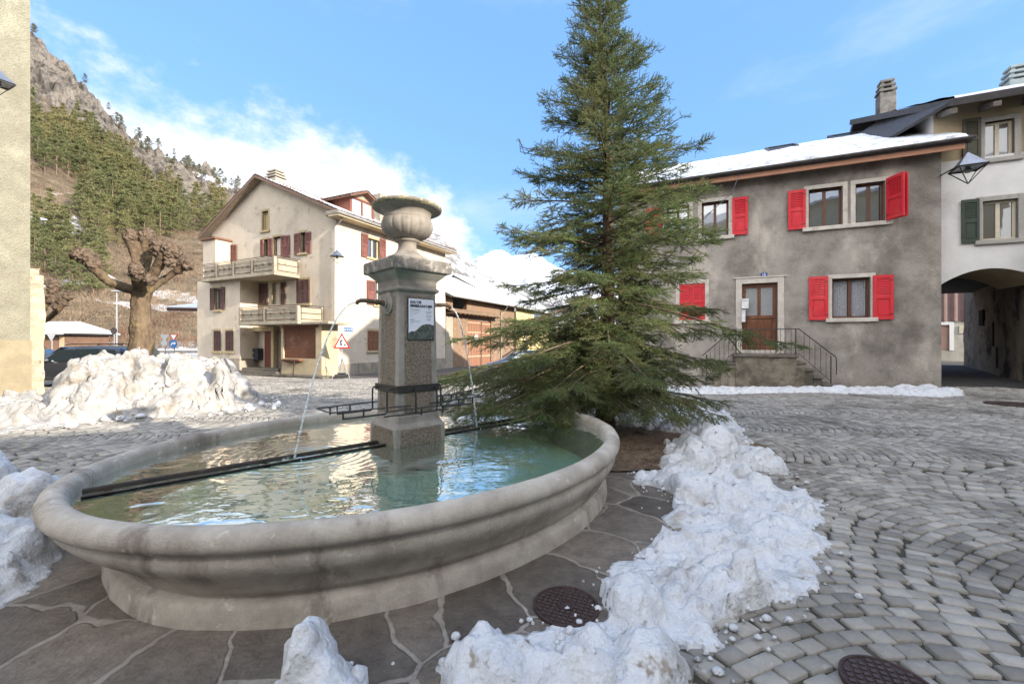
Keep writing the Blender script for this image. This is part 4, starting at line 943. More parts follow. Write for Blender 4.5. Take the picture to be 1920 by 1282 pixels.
def skylight(px, py, w, par, pl):
    # on the front slope
    for o in np.arange(-half+.1, ov, .05):
        t, z = pl.hit(px, py, o); zr2 = ze_+(ov-o)*sl_
        if z > zr2: break
    m = MB(); k = 1.1
    for a0, a1, b0, b1 in ((0, w, 0, .08), (0, w, k-.08, k), (0, .08, .08, k-.08), (w-.08, w, .08, k-.08)):
        q = [pl.P(t+a, ze_+(ov-(o-.0)+b)*sl_+.05, o-b) for a, b in ((a0, b0), (a1, b0), (a1, b1), (a0, b1))]; slab(m, *[p+Vector((0, 0, .06)) for p in q], .12)
    s = m.build('skylight', ROOFDARK, par)
    m = MB(); q = [pl.P(t+a, ze_+(ov-o+b)*sl_+.06, o-b) for a, b in ((.08, .08), (w-.08, .08), (w-.08, k-.08), (.08, k-.08))]; slab(m, *q, .03); m.build('pane', CARGLASS, s)
skylight(1628, 250, 1.1, grey, Gp); skylight(1500, 277, 1.1, grey, Gp); skylight(1270, 312, .9, grey, Gp)

# ================================================================ white house over the passage
WHITEW = mat('white_render', (.65, .635, .615), (.57, .555, .535), 1.5, .95, .003, 60, .15, c3=(.44, .42, .41), s3=.8, t3=(.55, .8))
TANW = mat('tan_render', (.46, .37, .245), (.38, .30, .19), 2, .95, .004, 50, .15)
GREENSH = mat('green_shutter_paint', (.028, .045, .035), (.05, .06, .045), 9, .6, .001, 60, .3)
BROWNSH = mat('faded_brown_shutter_paint', (.10, .078, .07), (.06, .075, .04), 5, .7, .001, 60, .3)
CREAMF = mat('cream_window_frame', (.56, .50, .38), (.48, .43, .33), 6, .6)
Wp = Pl(Gp.P(0, 0, -.45), -gd); Wp.n = Gp.n.copy()
white = empty('white_house', Wp.P(3, G(15, 12), -3), 'white rendered house with dark green shutters standing over an arched passage', 'house')
w1 = Wp.rect(1846, 226, 1902, 296); w2 = Wp.rect(1842, 375, 1909, 449)
ze2 = Wp.hit(1800, 196, 0)[1]
ta_, za_ = Wp.hit(1858, 503); ts_, zs_ = Wp.hit(1762, 535); ka = (za_-zs_)/(ta_-ts_)**2
te_ = 2*ta_-ts_
m = MB(); 
lw = MB(); up = MB()
zsplit = Wp.hit(1800, 300)[1]
WW = 7.5
wall_mb(m, Wp, [(-.8, za_), (WW, za_), (WW, zsplit), (-.8, zsplit)], [w2], .2)
wall_mb(up, Wp, [(-.8, zsplit), (WW, zsplit), (WW, ze2+.4), (-.8, ze2+.4)], [], .2) if False else None
wall_mb(up, Wp, [(-.02, zsplit), (WW, zsplit), (WW, ze2+.1), (-.02, ze2+.1)], [(w1[0], w1[1], max(w1[2], zsplit+.001), w1[3])], .2)
n = 40; ths = np.linspace(ts_, te_, n)
for i in range(n-1):
    a, b = ths[i], ths[i+1]; fa = za_-ka*(a-ta_)**2; fb = za_-ka*(b-ta_)**2
    m.add([Wp.P(a, fa), Wp.P(b, fb), Wp.P(b, za_), Wp.P(a, za_)], [(0, 1, 2, 3)])
m.add([Wp.P(-.8, -.8), Wp.P(ts_, -.8), Wp.P(ts_, za_), Wp.P(-.8, za_)], [(0, 1, 2, 3)])
m.add([Wp.P(te_, -.8), Wp.P(WW, -.8), Wp.P(WW, za_), Wp.P(te_, za_)], [(0, 1, 2, 3)])
for t in (-.02, WW): m.add([Wp.P(t, -.8 if t > 0 else za_, 0), Wp.P(t, -.8 if t > 0 else za_, -9), Wp.P(t, ze2-.1, -9), Wp.P(t, ze2+1.4, -4.5), Wp.P(t, ze2-.1, 0)], [(0, 1, 2, 3, 4)])
m.add([Wp.P(-.8, 3.9, -9), Wp.P(WW, 3.9, -9), Wp.P(WW, ze2-.1, -9), Wp.P(-.8, ze2-.1, -9)], [(0, 1, 2, 3)])
m.build('wall', WHITEW, white); up.build('upper_wall', TANW, white)
m = MB()
for i in range(n-1):
    a, b = ths[i], ths[i+1]; fa = za_-ka*(a-ta_)**2; fb = za_-ka*(b-ta_)**2
    m.add([Wp.P(a, fa), Wp.P(b, fb), Wp.P(b, fb, -2.2), Wp.P(a, fa, -2.2)], [(0, 1, 2, 3)])
zc_ = 3.72
zt2 = za_+.01
m.add([Wp.P(ts_, zc_, -2.2), Wp.P(te_, zc_, -2.2), Wp.P(te_, zt2, -2.2), Wp.P(ts_, zt2, -2.2)], [(0, 1, 2, 3)])
m.build('passage_vault', TANW, white)
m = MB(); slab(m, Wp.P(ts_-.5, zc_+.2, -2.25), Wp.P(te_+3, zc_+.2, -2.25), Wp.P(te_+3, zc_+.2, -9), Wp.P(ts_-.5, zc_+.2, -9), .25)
m.build('passage_ceiling', mat('unlit_dark_ceiling', (.02, .02, .03), (.035, .03, .03), 3, .8), white)  # near-black colour stands in for the unlit soffit
PASSW = mat('old_passage_wall', (.30, .26, .21), (.20, .18, .155), 1.6, .95, .03, 9, .1, c3=(.055, .055, .06), s3=.8, t3=(.48, .66), b2=.05, b2scale=3)
pw = Pl((14.9, 11.75), (.62, .78)); L_ = 11.9
rs_ = lambda A, B, X, Y, Z: .05*fbm(X*1.2, Y*1.2, Z*1.2)+.01*perlin(X*7, Y*7, Z*7)
e1 = pw.P(L_, -.6)-pw.P(0, -.6); patch(pw.P(0, -.6), e1, Vector((0, 0, 5)), 160, 80, rs_, 'passage_wall', PASSW, white)
pwe = Pl(pw.P(L_, 0), (.85, -.5)); patch(pwe.P(0, -.6), pwe.P(3, -.6)-pwe.P(0, -.6), Vector((0, 0, 5)), 40, 60, rs_, 'passage_wall', PASSW, white)
m = MB()
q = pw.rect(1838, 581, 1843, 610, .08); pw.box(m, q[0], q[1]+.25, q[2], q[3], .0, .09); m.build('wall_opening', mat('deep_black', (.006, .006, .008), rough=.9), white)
m = MB(); a = pw.hit(1862, 605, .1); b = pw.hit(1862, 650, .1); c = pw.hit(1869, 652, .1); d = pw.hit(1869, 690, .1); m.tube([pw.P(*a, .1), pw.P(*b, .1), pw.P(*c, .1), pw.P(*d, .1)], .035, 8); m.build('drain_pipe', IRON, white)
def wwin(r, z, sh, mt, refl=None):
    window(Wp, r, white, CREAMF, glass_mat('dim_house_glass', (.07, .06, .045), .13), 0, .12, .07, 2, SURR if z else mat('grey_stone_surround', (.36, .34, .31), (.28, .265, .24), 6, .85, .003, 50), .14, mat('grey_stone_surround', (.36, .34, .31)))
    shutter(Wp, sh, white, mt, .04, .04)
wwin(w1, 0, Wp.rect(1803, 224, 1837, 300), BROWNSH); wwin(w2, 0, Wp.rect(1801, 375, 1834, 456), GREENSH)
shutter(Wp, (w1[1]+.2, w1[1]+.7, w1[2], w1[3]), white, BROWNSH, .04, .04); shutter(Wp, (w2[1]+.2, w2[1]+.7, w2[2], w2[3]), white, GREENSH, .04, .04)
t, z0 = Gp.hit(1763.5, 428, .0); 
m = MB(); o2 = .9; sl2 = .40; zE = ze2-.38
slab(m, Wp.P(.1, zE+.22, o2), Wp.P(WW+.3, zE+.22, o2), Wp.P(WW+.3, zE+.22+(o2+4.5)*sl2, -4.5), Wp.P(-1.0, zE+.22+(o2+4.5)*sl2, -4.5), .2)
slab(m, Wp.P(-.5, zE+.22, -9-o2), Wp.P(WW+.3, zE+.22, -9-o2), Wp.P(WW+.3, zE+.22+(o2+4.5)*sl2, -4.5), Wp.P(-.9, zE+.22+(o2+4.5)*sl2, -4.5), .2)
m.build('roof', ROOFDARK, white)
patch(Wp.P(.15, zE+.225, o2-.03), Wp.P(WW+.3, 0, 0)-Wp.P(.15, 0, 0), Wp.P(0, (o2+4.4)*sl2, -4.4)-Wp.P(0, 0, o2-.03), 120, 60, lambda A, B, X, Y, Z: (.08+.03*perlin(X, Y))*sstep(0, .02, B), 'roof_snow', ROOFSNOW, white)
m = MB()
for k in range(7):
    t = .15+k*.95; p0 = Wp.P(t, zE+.25, -.05); p1 = Wp.P(t, zE-.02, .78); u_ = (p1-p0).normalized(); a = (p0+p1)/2
    q = []
    for s in (0, 1):
        for dt, dz in ((-.09, -.2), (.09, -.2), (.09, .0), (-.09, .0)):
            P_ = (p0 if s == 0 else p1)+Wp.d*dt+Vector((0, 0, dz*(1 if s == 0 else .75))); q.append(P_)
    m.hexa(q)
m.build('rafter_ends', mat('old_rafter', (.16, .14, .12), (.09, .08, .07), 6, .9, .004, 50), white, .01)
c = at(1906, 165, 15.6); chimney((c.x, c.y), gd, .62, .55, zE+.8, 10.9, white, mat('copper_grey_chimney', (.22, .27, .28), (.3, .34, .34), 5, .8, .006, 40))
# slate hip where the two roofs meet
m = MB(); slab(m, Wp.P(-1.1, 8.3, -1.2), Wp.P(.1, zE+.2, .85), Wp.P(-.2, zE+1.7, -3.0), Wp.P(-1.3, 9.6, -4.0), .10); m.build('slate_hip', ROOFDARK, white)
# building at the far end of the passage
Kp = Pl((19.5, 29.6), (.912, -.41)); 
back = empty('corrugated_shed', Kp.P(4, G(22, 28), -2), 'shed with brown corrugated upper wall and brown door seen through the passage', 'shed')
dr = Kp.rect(1763, 609, 1780, 657); 
zc2 = Kp.hit(1790, 601)[1]; zg = Kp.hit(1790, 659)[1]
m = MB(); wall_mb(m, Kp, [(-6, -1), (16, -1), (16, zc2), (-6, zc2)], [dr], .15); m.build('wall', mat('pale_render_shed', (.44, .43, .38), (.34, .33, .28), 2, .9, .004, 40), back)
m = MB(); n = 230
for i in range(n):
    a = -6+22*i/n; b = -6+22*(i+1)/n; oa = .04+.03*math.cos(i*math.pi/2.5); ob = .04+.03*math.cos((i+1)*math.pi/2.5)
    m.add([Kp.P(a, zc2-.05, oa), Kp.P(b, zc2-.05, ob), Kp.P(b, zc2+3.5, ob), Kp.P(a, zc2+3.5, oa)], [(0, 1, 2, 3)])
m.build('corrugated_cladding', mat('brown_corrugated', (.20, .13, .12), (.16, .10, .095), 3, .6), back)
m = MB(); Kp.box(m, dr[0], dr[1], dr[2], dr[3], -.12, -.08); m.build('door', mat('pink_brown_door', (.42, .27, .22), (.35, .22, .18), 2, .6), back)
m = MB(); Kp.box(m, dr[0]-.2, dr[0], dr[2], dr[3]+.2, -.1, .03); Kp.box(m, dr[1], dr[1]+.2, dr[2], dr[3]+.2, -.1, .03); Kp.box(m, dr[0], dr[1], dr[3], dr[3]+.2, -.1, .03); m.build('door_frame', mat('white_paint_frame', (.7, .7, .7)), back)
m = MB(); q = Kp.rect(1798, 611, 1811, 625); Kp.box(m, *q, .0, .04); m.build('window', CREAMF, back); 
m = MB(); slab(m, Kp.P(-6.3, zc2+3.5, .6), Kp.P(16.3, zc2+3.5, .6), Kp.P(16.3, zc2+5, -5), Kp.P(-6.3, zc2+5, -5), .2); Kp.box(m, -6, 16, -1, zc2+3.3, -5, -4.9); m.build('roof', ROOFDARK, back)

# ================================================================ lamps
def lantern(name, top, s, label, arm=None, drop=.55):
    """pyramid roof above an open inverted pyramid of rods"""
    r = empty(name, (top.x, top.y, top.z), label, 'street lamp')
    m = MB(); c = top; h = s*.75
    ring = [c+Vector((math.cos(a)*s*.72, math.sin(a)*s*.72, -h)) for a in [R(20)+i*math.pi/2 for i in range(4)]]
    m.add([c]+ring, [(0, 1, 2), (0, 2, 3), (0, 3, 4), (0, 4, 1), (4, 3, 2, 1)]); m.build('lamp_hood', mat('lamp_hood_zinc', (.27, .29, .34), (.2, .215, .25), 6, .35, metal=.6, spec=.5), r)
    m = MB()
    for i in range(4): m.tube([ring[i], ring[(i+1) % 4]], s*.028, 4)
    ring2 = [p+Vector((0, 0, -s*.06)) for p in ring]
    m.add(ring2+[p+Vector((0, 0, s*.05)) for p in ring2], [(0, 1, 5, 4), (1, 2, 6, 5), (2, 3, 7, 6), (3, 0, 4, 7)])
    bot = c+Vector((0, 0, -h-s*drop*1.35))
    for p in ring: m.tube([p, bot], s*.022, 4)
    m.build('lamp_frame', IRON, r)
    m = MB(); m.lathe(c+Vector((0, 0, -h-s*.22)), [(s*.1, 0), (s*.16, s*.08), (s*.1, s*.2), (.01, s*.21)], 12); m.build('bulb_housing', mat('lamp_glass_grey', (.18, .19, .2), rough=.2), r)
    if arm:
        m = MB(); m.tube(arm, s*.035, 6); m.build('bracket_arm', IRON, r)
    return r
tp = Gp.P(-.28, Gp.hit(1815, 285, .5)[1], .9); yy = tp
lt = at(1815, 285, 12.0); w0 = Gp.P(.02, at(1763, 327, 12.9).z, .0)
lantern('wall_lamp', lt, .60, 'zinc pyramid street lamp on a bracket at the corner between grey and white houses', [w0, w0.lerp(lt+Vector((-.35, 0, -.48)), .6)+Vector((0, 0, .03)), lt+Vector((-.38, -.05, -.45))])
# ================================================================ cream house
CREAM = mat('cream_render', (.56, .49, .40), (.49, .425, .34), 1.5, .95, .012, 30, .15, c3=(.30, .26, .21), s3=.42, t3=(.56, .80), b2=.01, b2scale=6, c4=(.36, .30, .24), s4=1.7, t4=(.57, .74))
CREAM2 = mat('worn_plinth_render', (.33, .29, .235), (.22, .195, .16), 2.5, .95, .015, 25, .15, c3=(.42, .37, .3), s3=1.4)
MAROON = mat('maroon_shutter_paint', (.19, .08, .065), (.14, .058, .05), 4, .7, .001, 60, .3, c3=(.30, .12, .08), s3=2)
DARKSH = mat('dark_brown_shutter_paint', (.11, .055, .05), (.075, .042, .04), 6, .7, .001, 60, .3)
OCHRE = mat('ochre_stone_surround', (.42, .34, .20), (.34, .27, .16), 4, .9)
TILE = mat('clay_roof_tile', (.20, .10, .065), (.13, .075, .055), 4, .85, .004, 50, .2, c3=(.07, .055, .05), s3=1.5)
CONC = mat('stained_balcony_concrete', (.42, .37, .29), (.30, .26, .20), 3, .95, .006, 40, .15, c3=(.12, .10, .08), s3=3.5, t3=(.56, .74), st3=(1, 1, .45))
md = Vector((-.9003, .4353, 0)); rd = Vector((.4353, .9003, 0)); CO = (-9.45, 22.9)
Mp = Pl(CO, md); Rp = Pl(CO, rd)
cream = empty('cream_house', Mp.P(6, -.45, -5), 'tall cream gabled house with maroon shutters, two concrete balconies and a dormer', 'house')
MW = 11.25; RL = 10.2; ZE = 8.44; ZP = 11.15; PK = 6.15
bay = Mp.off(1.1)
hM = dict(att=Mp.rect(492, 396, 503, 432), w2a=Mp.rect(494.5, 449, 502.5, 480), w2b=Mp.rect(513, 444, 526.5, 480), w2c=Mp.rect(563, 436, 573, 474), w1a=Mp.rect(487, 532, 501, 572), w1b=Mp.rect(511, 530, 524, 570), w1c=Mp.rect(563, 524, 580, 569), g=Mp.rect(599, 622, 612, 680))
m = MB(); wall_mb(m, Mp, [(0, -1.2), (MW, -1.2), (MW, ZE), (PK, ZP), (0, ZE)], list(hM.values()), .2)
hR = dict(r2=Rp.rect(690, 449, 711, 484), r1=Rp.rect(703.5, 529, 718, 572), r0=Rp.rect(691, 620, 708, 657))
wall_mb(m, Rp, [(0, -1.2), (RL, -1.2), (RL, ZE), (0, ZE)], list(hR.values()), .2)
m.add([Rp.P(RL, -1.2, 0), Rp.P(RL, -1.2, -MW), Rp.P(RL, ZE, -MW), Rp.P(RL, ZP, -PK), Rp.P(RL, ZE, 0)], [(0, 1, 2, 3, 4)])
m.add([Mp.P(MW, -1.2, 0), Mp.P(MW, -1.2, -RL), Mp.P(MW, ZE, -RL), Mp.P(MW, ZE, 0)], [(0, 1, 2, 3)])
m.build('wall', CREAM, cream)
# left bay in front of the gable wall
bt0, _ = bay.hit(450, 600); bt1, _ = bay.hit(370, 600)
zb2 = bay.hit(420, 523)[1]
hB = dict(b1=bay.rect(403, 540, 414, 581), b0=bay.rect(401.5, 620, 413, 658), b0b=bay.rect(424, 620, 436, 658))
m = MB(); wall_mb(m, bay, [(bt0, -1.2), (bt1, -1.2), (bt1, zb2), (bt0, zb2)], list(hB.values()), .18)
for t in (bt0, bt1): m.add([bay.P(t, -1.2, 0), bay.P(t, -1.2, -1.1), bay.P(t, zb2, -1.1), bay.P(t, zb2, 0)], [(0, 1, 2, 3)])
m.add([bay.P(bt0, zb2), bay.P(bt1, zb2), bay.P(bt1, zb2, -1.1), bay.P(bt0, zb2, -1.1)], [(0, 1, 2, 3)])
# corner pier at the left end, second floor
q = bay.rect(376, 449, 399, 522); bay.box(m, q[0], q[1], zb2, q[3], -1.2, -.15)
m.build('bay_wall', CREAM, cream)
m = MB(); bay.box(m, q[0]-.1, q[1]+.15, q[3], q[3]+.12, -1.2, -.02); m.build('pier_cap', TILE, cream)
# plinths
m = MB(); zpl = bay.hit(410, 671)[1]; bay.box(m, bt0-.0, bt1+.02, -1.2, zpl, -1.1, .03)
zp2 = Rp.hit(660, 681)[1]; m.build('plinth', CREAM2, cream, .01); m = MB(); Rp.box(m, .02, RL, -1.2, zp2, -.1, .06); m.build('plinth', CREAM2, cream, .01); m = MB(); Mp.box(m, -.06, Mp.hit(618, 690)[0], -1.2, zp2-.0, -.1, .055)
m.build('plinth', CREAM2, cream, .01)
m = MB()
for i in range(9):
    Rp.box(m, .5+i*1.05, .52+i*1.05, -1.0, zp2-.04, .055, .064)
m.build('plinth_joint', mat('dark_joint', (.08, .07, .06)), cream)
GLW = glass_mat('house_glass', (.05, .045, .04), .22); PALEC = mat('pale_curtain', (.62, .58, .50), (.5, .46, .38), 14, .9)
def cw(pl, r, sill=True, leaves=2, curt=None, f=WOODF, g=GLW, sw=.12): return window(pl, r, cream, f, g, 0, .14, .055, leaves, OCHRE if curt is None else OCHRE, sw, OCHRE if sill else None)
BUFF = mat('buff_board', (.42, .33, .17), (.34, .26, .13), 3, .8)
cw(Mp, hM['att'], leaves=1, f=OCHRE, g=BUFF); cw(Mp, hM['w2a'], False, 1); cw(Mp, hM['w2b'], False, 1, g=PALEC); cw(Mp, hM['w2c'], True, 1)
cw(Mp, hM['w1a'], False, 1); cw(Mp, hM['w1b'], False, 1, f=CREAMF, g=PALEC); cw(Mp, hM['w1c'], True, 1); cw(Mp, hM['g'], True, 2, f=CREAMF)
cw(Rp, hR['r2'], True, 2, f=CREAMF); cw(Rp, hR['r1'], True, 2, f=CREAMF); cw(Rp, hR['r0'], True, 2)
cw(bay, hB['b1'], True, 1, f=CREAMF); cw(bay, hB['b0'], True, 1); cw(bay, hB['b0b'], True, 1)
S = lambda pl, a, mt=MAROON, **k: shutter(pl, pl.rect(*a, .04), cream, mt, .04, .04, **k)
S(Mp, (431, 459, 437, 489)); S(Mp, (437.3, 459, 443.5, 489))
S(Mp, (488.5, 449, 494, 480)); S(Mp, (503, 447, 511, 480)); S(Mp, (527, 442, 535, 481)); S(Mp, (535.3, 441.5, 543, 481))
S(Mp, (552, 438, 562, 478)); S(Mp, (573.5, 435, 582.5, 475))
S(Mp, (487, 532, 494, 572), DARKSH); S(Mp, (494.3, 532, 501, 572), DARKSH); S(Mp, (527, 529, 535, 571), DARKSH); S(Mp, (556.5, 524, 561, 569), DARKSH); S(Mp, (563, 524, 571.4, 569), DARKSH); S(Mp, (571.8, 524, 580, 569), DARKSH)
S(bay, (394.5, 540, 402.5, 582), DARKSH); S(bay, (414.5, 538, 421, 580), DARKSH)
for k in ((402, 620, 407.4, 658), (407.8, 620, 413, 658), (424, 620, 430, 658), (430.4, 620, 436, 658)): S(bay, k, DARKSH)
S(Rp, (677.5, 438, 690, 482)); S(Rp, (712, 448, 723, 487)); S(Rp, (688, 526, 703, 571)); S(Rp, (719, 532, 729, 573))
WSH = mat('bare_wood_shutter', (.22, .115, .065), (.15, .07, .045), 6, .85, .003, 40, .2, stretch=(4, 4, .5))
S(Rp, (690, 620, 699.2, 658), WSH); S(Rp, (699.6, 620, 709, 658), WSH); S(Mp, (597, 622, 601.5, 680), DARKSH); S(Mp, (608, 622, 614, 680), DARKSH)
# balconies
def balcony(pl, ta, tb, zf, depth, bays, ztop, lastside=True):
    m = MB(); pl.box(m, ta, tb, zf-.16, zf, -.05, depth)
    b = m.build('balcony', CONC, cream, .02)
    m = MB()
    edges = [ta]+list(bays)+[tb]
    for k, t in enumerate(edges): w = .16 if 0 < k < len(edges)-1 else .18; tt = min(max(t, ta+w/2), tb-w/2); pl.box(m, tt-w/2, tt+w/2, zf, ztop-.04, depth-.16, depth+.0)
    for i in range(len(edges)-1): pl.box(m, edges[i]+.12, edges[i+1]-.12, zf+.0, ztop-.14, depth-.12, depth-.05)
    pl.box(m, ta, ta+.10, zf, ztop-.14, .0, depth-.16); pl.box(m, ta, ta+.16, zf, ztop-.04, -.02, .14)
    m.build('parapet', CONC, b, .008)
    m = MB()
    for i in range(len(edges)-1):
        a, c = edges[i]+.12, edges[i+1]-.12; zz0, zz1 = zf+.1, ztop-.1
        for (p, q) in (((a, zz0), (c, zz0)), ((c, zz0), (c, zz1)), ((c, zz1), (a, zz1)), ((a, zz1), (a, zz0)), ((a, (zz0+zz1)/2), (c, (zz0+zz1)/2))): m.tube([pl.P(*p, depth-.01), pl.P(*q, depth-.01)], .016, 4)
        n = 3 if c-a > 1.3 else 2
        for j in range(n):
            tc = a+(c-a)*(j+.5)/n; zc = (zz0+zz1)/2; r_ = .07
            m.tube([pl.P(tc+r_*math.cos(x), zc+r_*math.sin(x), depth) for x in np.linspace(0, 2*math.pi, 5)], .014, 4)
    m.tube([pl.P(ta, ztop, 0), pl.P(ta, ztop, depth-.05), pl.P(tb, ztop, depth-.05)], .02, 5)
    c0 = pl.P(ta-.01, 0, 0)
    for (p, q) in (((.14, zf+.1), (depth-.2, zf+.1)), ((.14, ztop-.1), (depth-.2, ztop-.1)), ((.14, (zf+ztop)/2), (depth-.2, (zf+ztop)/2)), ((.14, zf+.1), (.14, ztop-.1)), ((depth-.2, zf+.1), (depth-.2, ztop-.1))): m.tube([pl.P(ta-.015, p[1], p[0]), pl.P(ta-.015, q[1], q[0])], .016, 4)
    m.build('balcony_rail', mat('rusty_rail', (.09, .05, .035), (.05, .035, .03), 9, .8), b)
uo = 1.55
ta, z_ = Mp.hit(514, 508, uo); tb, z2 = Mp.hit(378, 525, uo); zf = (z_+z2)/2
ztop = Mp.hit(514, 478, uo)[1]
bs = [Mp.hit(x, 500, uo)[0] for x in (472, 437, 405)]
balcony(Mp, ta, tb, zf, uo, bs, ztop)
lo = 1.6
ta, z_ = Mp.hit(558, 602, lo); tb, z2 = Mp.hit(447, 604, lo); zf1 = (z_+z2)/2; zt1 = Mp.hit(555, 571, lo)[1]
balcony(Mp, ta, tb, zf1, lo, [Mp.hit(495, 590, lo)[0]], zt1)
# ground floor shop front under the balcony
so_ = 1.05; Sp = Mp.off(so_)
ts0, _ = Sp.hit(603, 650); ts1, _ = Sp.hit(527, 650)
zr0 = Sp.hit(570, 609)[1]
m = MB(); rr = Sp.rect(531, 614, 592, 672); wall_mb(m, Sp, [(ts0, -1.2), (ts1, -1.2), (ts1, zr0), (ts0, zr0)], [rr], .15)
for t in (ts0, ts1): m.add([Sp.P(t, -1.2, 0), Sp.P(t, -1.2, -so_), Sp.P(t, zr0, -so_), Sp.P(t, zr0, 0)], [(0, 1, 2, 3)])
m.build('shop_front', mat('shop_render', (.50, .41, .27), (.42, .35, .24), 3, .95, .006, 40, .15, c3=(.27, .22, .16), s3=1.2), cream)
m = MB(); nsl = 16
for i in range(nsl):
    za = rr[2]+(rr[3]-rr[2])*i/nsl; zb_ = rr[2]+(rr[3]-rr[2])*(i+1)/nsl; Sp.box(m, rr[0], rr[1], za+.008, zb_-.008, -.12, -.09+.01*(i % 2))
m.build('roller_shutter', mat('weathered_roller_wood', (.20, .095, .055), (.13, .06, .04), 5, .8, .004, 40, .2, stretch=(1, 1, 8), c3=(.32, .2, .13), s3=1.5), cream)
m = MB(); Sp.box(m, rr[0]-.15, rr[1]+.05, rr[3], zr0-.05, -.02, .06); m.build('sign_board', mat('red_brown_board', (.20, .07, .05), (.13, .05, .04), 4, .8), cream)
m = MB(); Sp.box(m, ts0-.9, ts1+.1, zr0, zr0+.14, -so_, .35); m.build('canopy', CONC, cream, .03)
m = MB(); Sp.box(m, rr[0]+.9, rr[1]-.1, rr[2]-.12, rr[2]-.04, 0, .3); Sp.box(m, rr[0]+1.2, rr[1]-.2, rr[2]-.2, rr[2]-.13, .02, .14); m.build('counter_board', WSH, cream)
# entrance recess: door, pillar, side panel
m = MB(); q = Mp.rect(496, 622, 509, 690, .1); Mp.box(m, q[0], q[1], q[2], q[3], .02, .10); m.build('door', mat('dark_red_door', (.13, .035, .02), (.09, .028, .018), 5, .5, stretch=(3, 3, .6)), cream)
m = MB(); q = Mp.rect(509.5, 622, 514, 692, .3); Mp.box(m, q[0], q[1], -.6, q[3]+.05, .05, .35); q2 = Mp.rect(453, 612, 514, 619, .3); Mp.box(m, q2[0], q2[1]-.3, q[3]+.05, zf1-.2, .02, .35); m.build('entrance_pillar', OCHRE, cream)
m = MB(); q = Mp.rect(514.5, 622, 526, 690, .15); Mp.box(m, q[0], q[1], q[2], q[3], .02, .12); m.build('entrance_panel', mat('grey_brown_panel', (.16, .13, .105), (.12, .1, .085), 4, .7), cream)
m = MB(); q = Mp.rect(456, 620, 478, 652, .05); Mp.box(m, q[0], q[1], q[2], q[3], .02, .06); m.build('blocked_window', CREAM2, cream)
m = MB()
for i in range(3):
    a = Mp.hit(524-3*i, 700, .9+.3*i)[0]; b = bt0-.05; Mp.box(m, a, b, -1.2, Mp.hit(490, 690, .9)[1]-.14*i, 0, 1.0+.32*i)
m.build('entrance_step', STEP, cream, .015)
# mailbox block
mbk = empty('mailbox_block', Mp.P(*Mp.hit(469, 675, .35), .35), 'dark block of four mailboxes on the wall beside the entrance of the cream house', 'mailboxes')
q = Mp.rect(463, 653, 483, 675, .35); m = MB(); Mp.box(m, q[0], q[1], q[2], q[3], .0, .35); m.build('box', mat('charcoal_metal', (.035, .037, .042), (.05, .05, .055), 6, .5, metal=.3), mbk, .01)
for i in range(2):
    for j in range(2):
        m = MB(); a = q[0]+(q[1]-q[0])*(.06+.47*i); b = a+(q[1]-q[0])*.41; c_ = q[2]+(q[3]-q[2])*(.08+.46*j); d_ = c_+(q[3]-q[2])*.38; Mp.box(m, a, b, c_, d_, .35, .362); dd = m.build('mailbox_door', mat('charcoal_metal_door', (.045, .047, .052)), mbk, .004)
        m = MB(); Mp.box(m, b-.1, b-.04, c_+.03, c_+.1, .362, .37); m.build('lock', mat('white_lock', (.7, .7, .7)), dd)
# ramp rail and slab in front of the shop
m = MB(); p = [Sp.P(*Sp.hit(x, y, .8), .8) for x, y in ((525, 704), (529, 675), (552, 675), (549, 706))]
zg_ = G(p[0].x, p[0].y)-.02; p[0].z = zg_; p[3].z = zg_; m.tube(p, .03, 6); rail = m.build('handrail', RUST, None); tag(rail, 'bent steel handrail standing in front of the shop counter of the cream house', 'handrail')
m = MB(); g0 = G(-10, 21.5); Sp.box(m, ts0-.9, ts1+.3, -1.2, g0+.12, 0, .7); st_ = m.build('pavement_edge', STEP, None, .02); tag(st_, kind='structure')
# roof
OVG = .45; OVE = .75; s_ = (ZP-ZE)/PK; sL = (ZP-ZE)/(MW-PK); zo = .12
def rp(t, along): # point on the roof surface
    z = ZP-(abs(t-PK)*(s_ if t < PK else sL))+zo; q = Mp.P(t, z, -along); return q
m = MB()
for ta_2, tb_2 in ((PK, -OVE), (PK, MW+.6)): slab(m, rp(ta_2, -OVG), rp(tb_2, -OVG), rp(tb_2, RL+.35), rp(ta_2, RL+.35), .13)
m.build('roof', mat('roof_boarding', (.30, .25, .19), (.22, .18, .14), 4, .9), cream)
for ta_2, tb_2 in ((PK, -OVE-.03), (PK, MW+.63)):
    o0 = rp(tb_2, -OVG-.03)+Vector((0, 0, .02)); e1 = rp(tb_2, RL+.38)-rp(tb_2, -OVG-.03); e2 = rp(ta_2, -OVG)-rp(tb_2, -OVG)
    L1 = e1.length; D1 = e2.length; patch(o0, e1, e2, int(L1/.24*6), int(D1/.36*5), tile_h(0, 0, L1, D1), 'roof_tiles', TILE, cream, smooth=False)
    if tb_2 < 0:
        def sh_f(A, B, X, Y, Z):
            c = np.abs(np.sin(np.pi*A*L1/.24)); h = .046+.03*((B*D1/.36) % 1)+.035*perlin(X*.7, Y*.7, Z*.7)-.020*c+.012*perlin(X*4, Y*4, Z*4)-.012*sstep(.15, 0, B)-.02*sstep(.35, .9, B)
            return h
        patch(o0, e1, e2, int(L1/.24*6), int(D1/.36*5), lambda A, B, X, Y, Z: np.minimum(sh_f(A, B, X, Y, Z), tile_h(0, 0, L1, D1)(A, B, X, Y, Z)+.022), 'roof_snow', ROOFSNOW, cream)
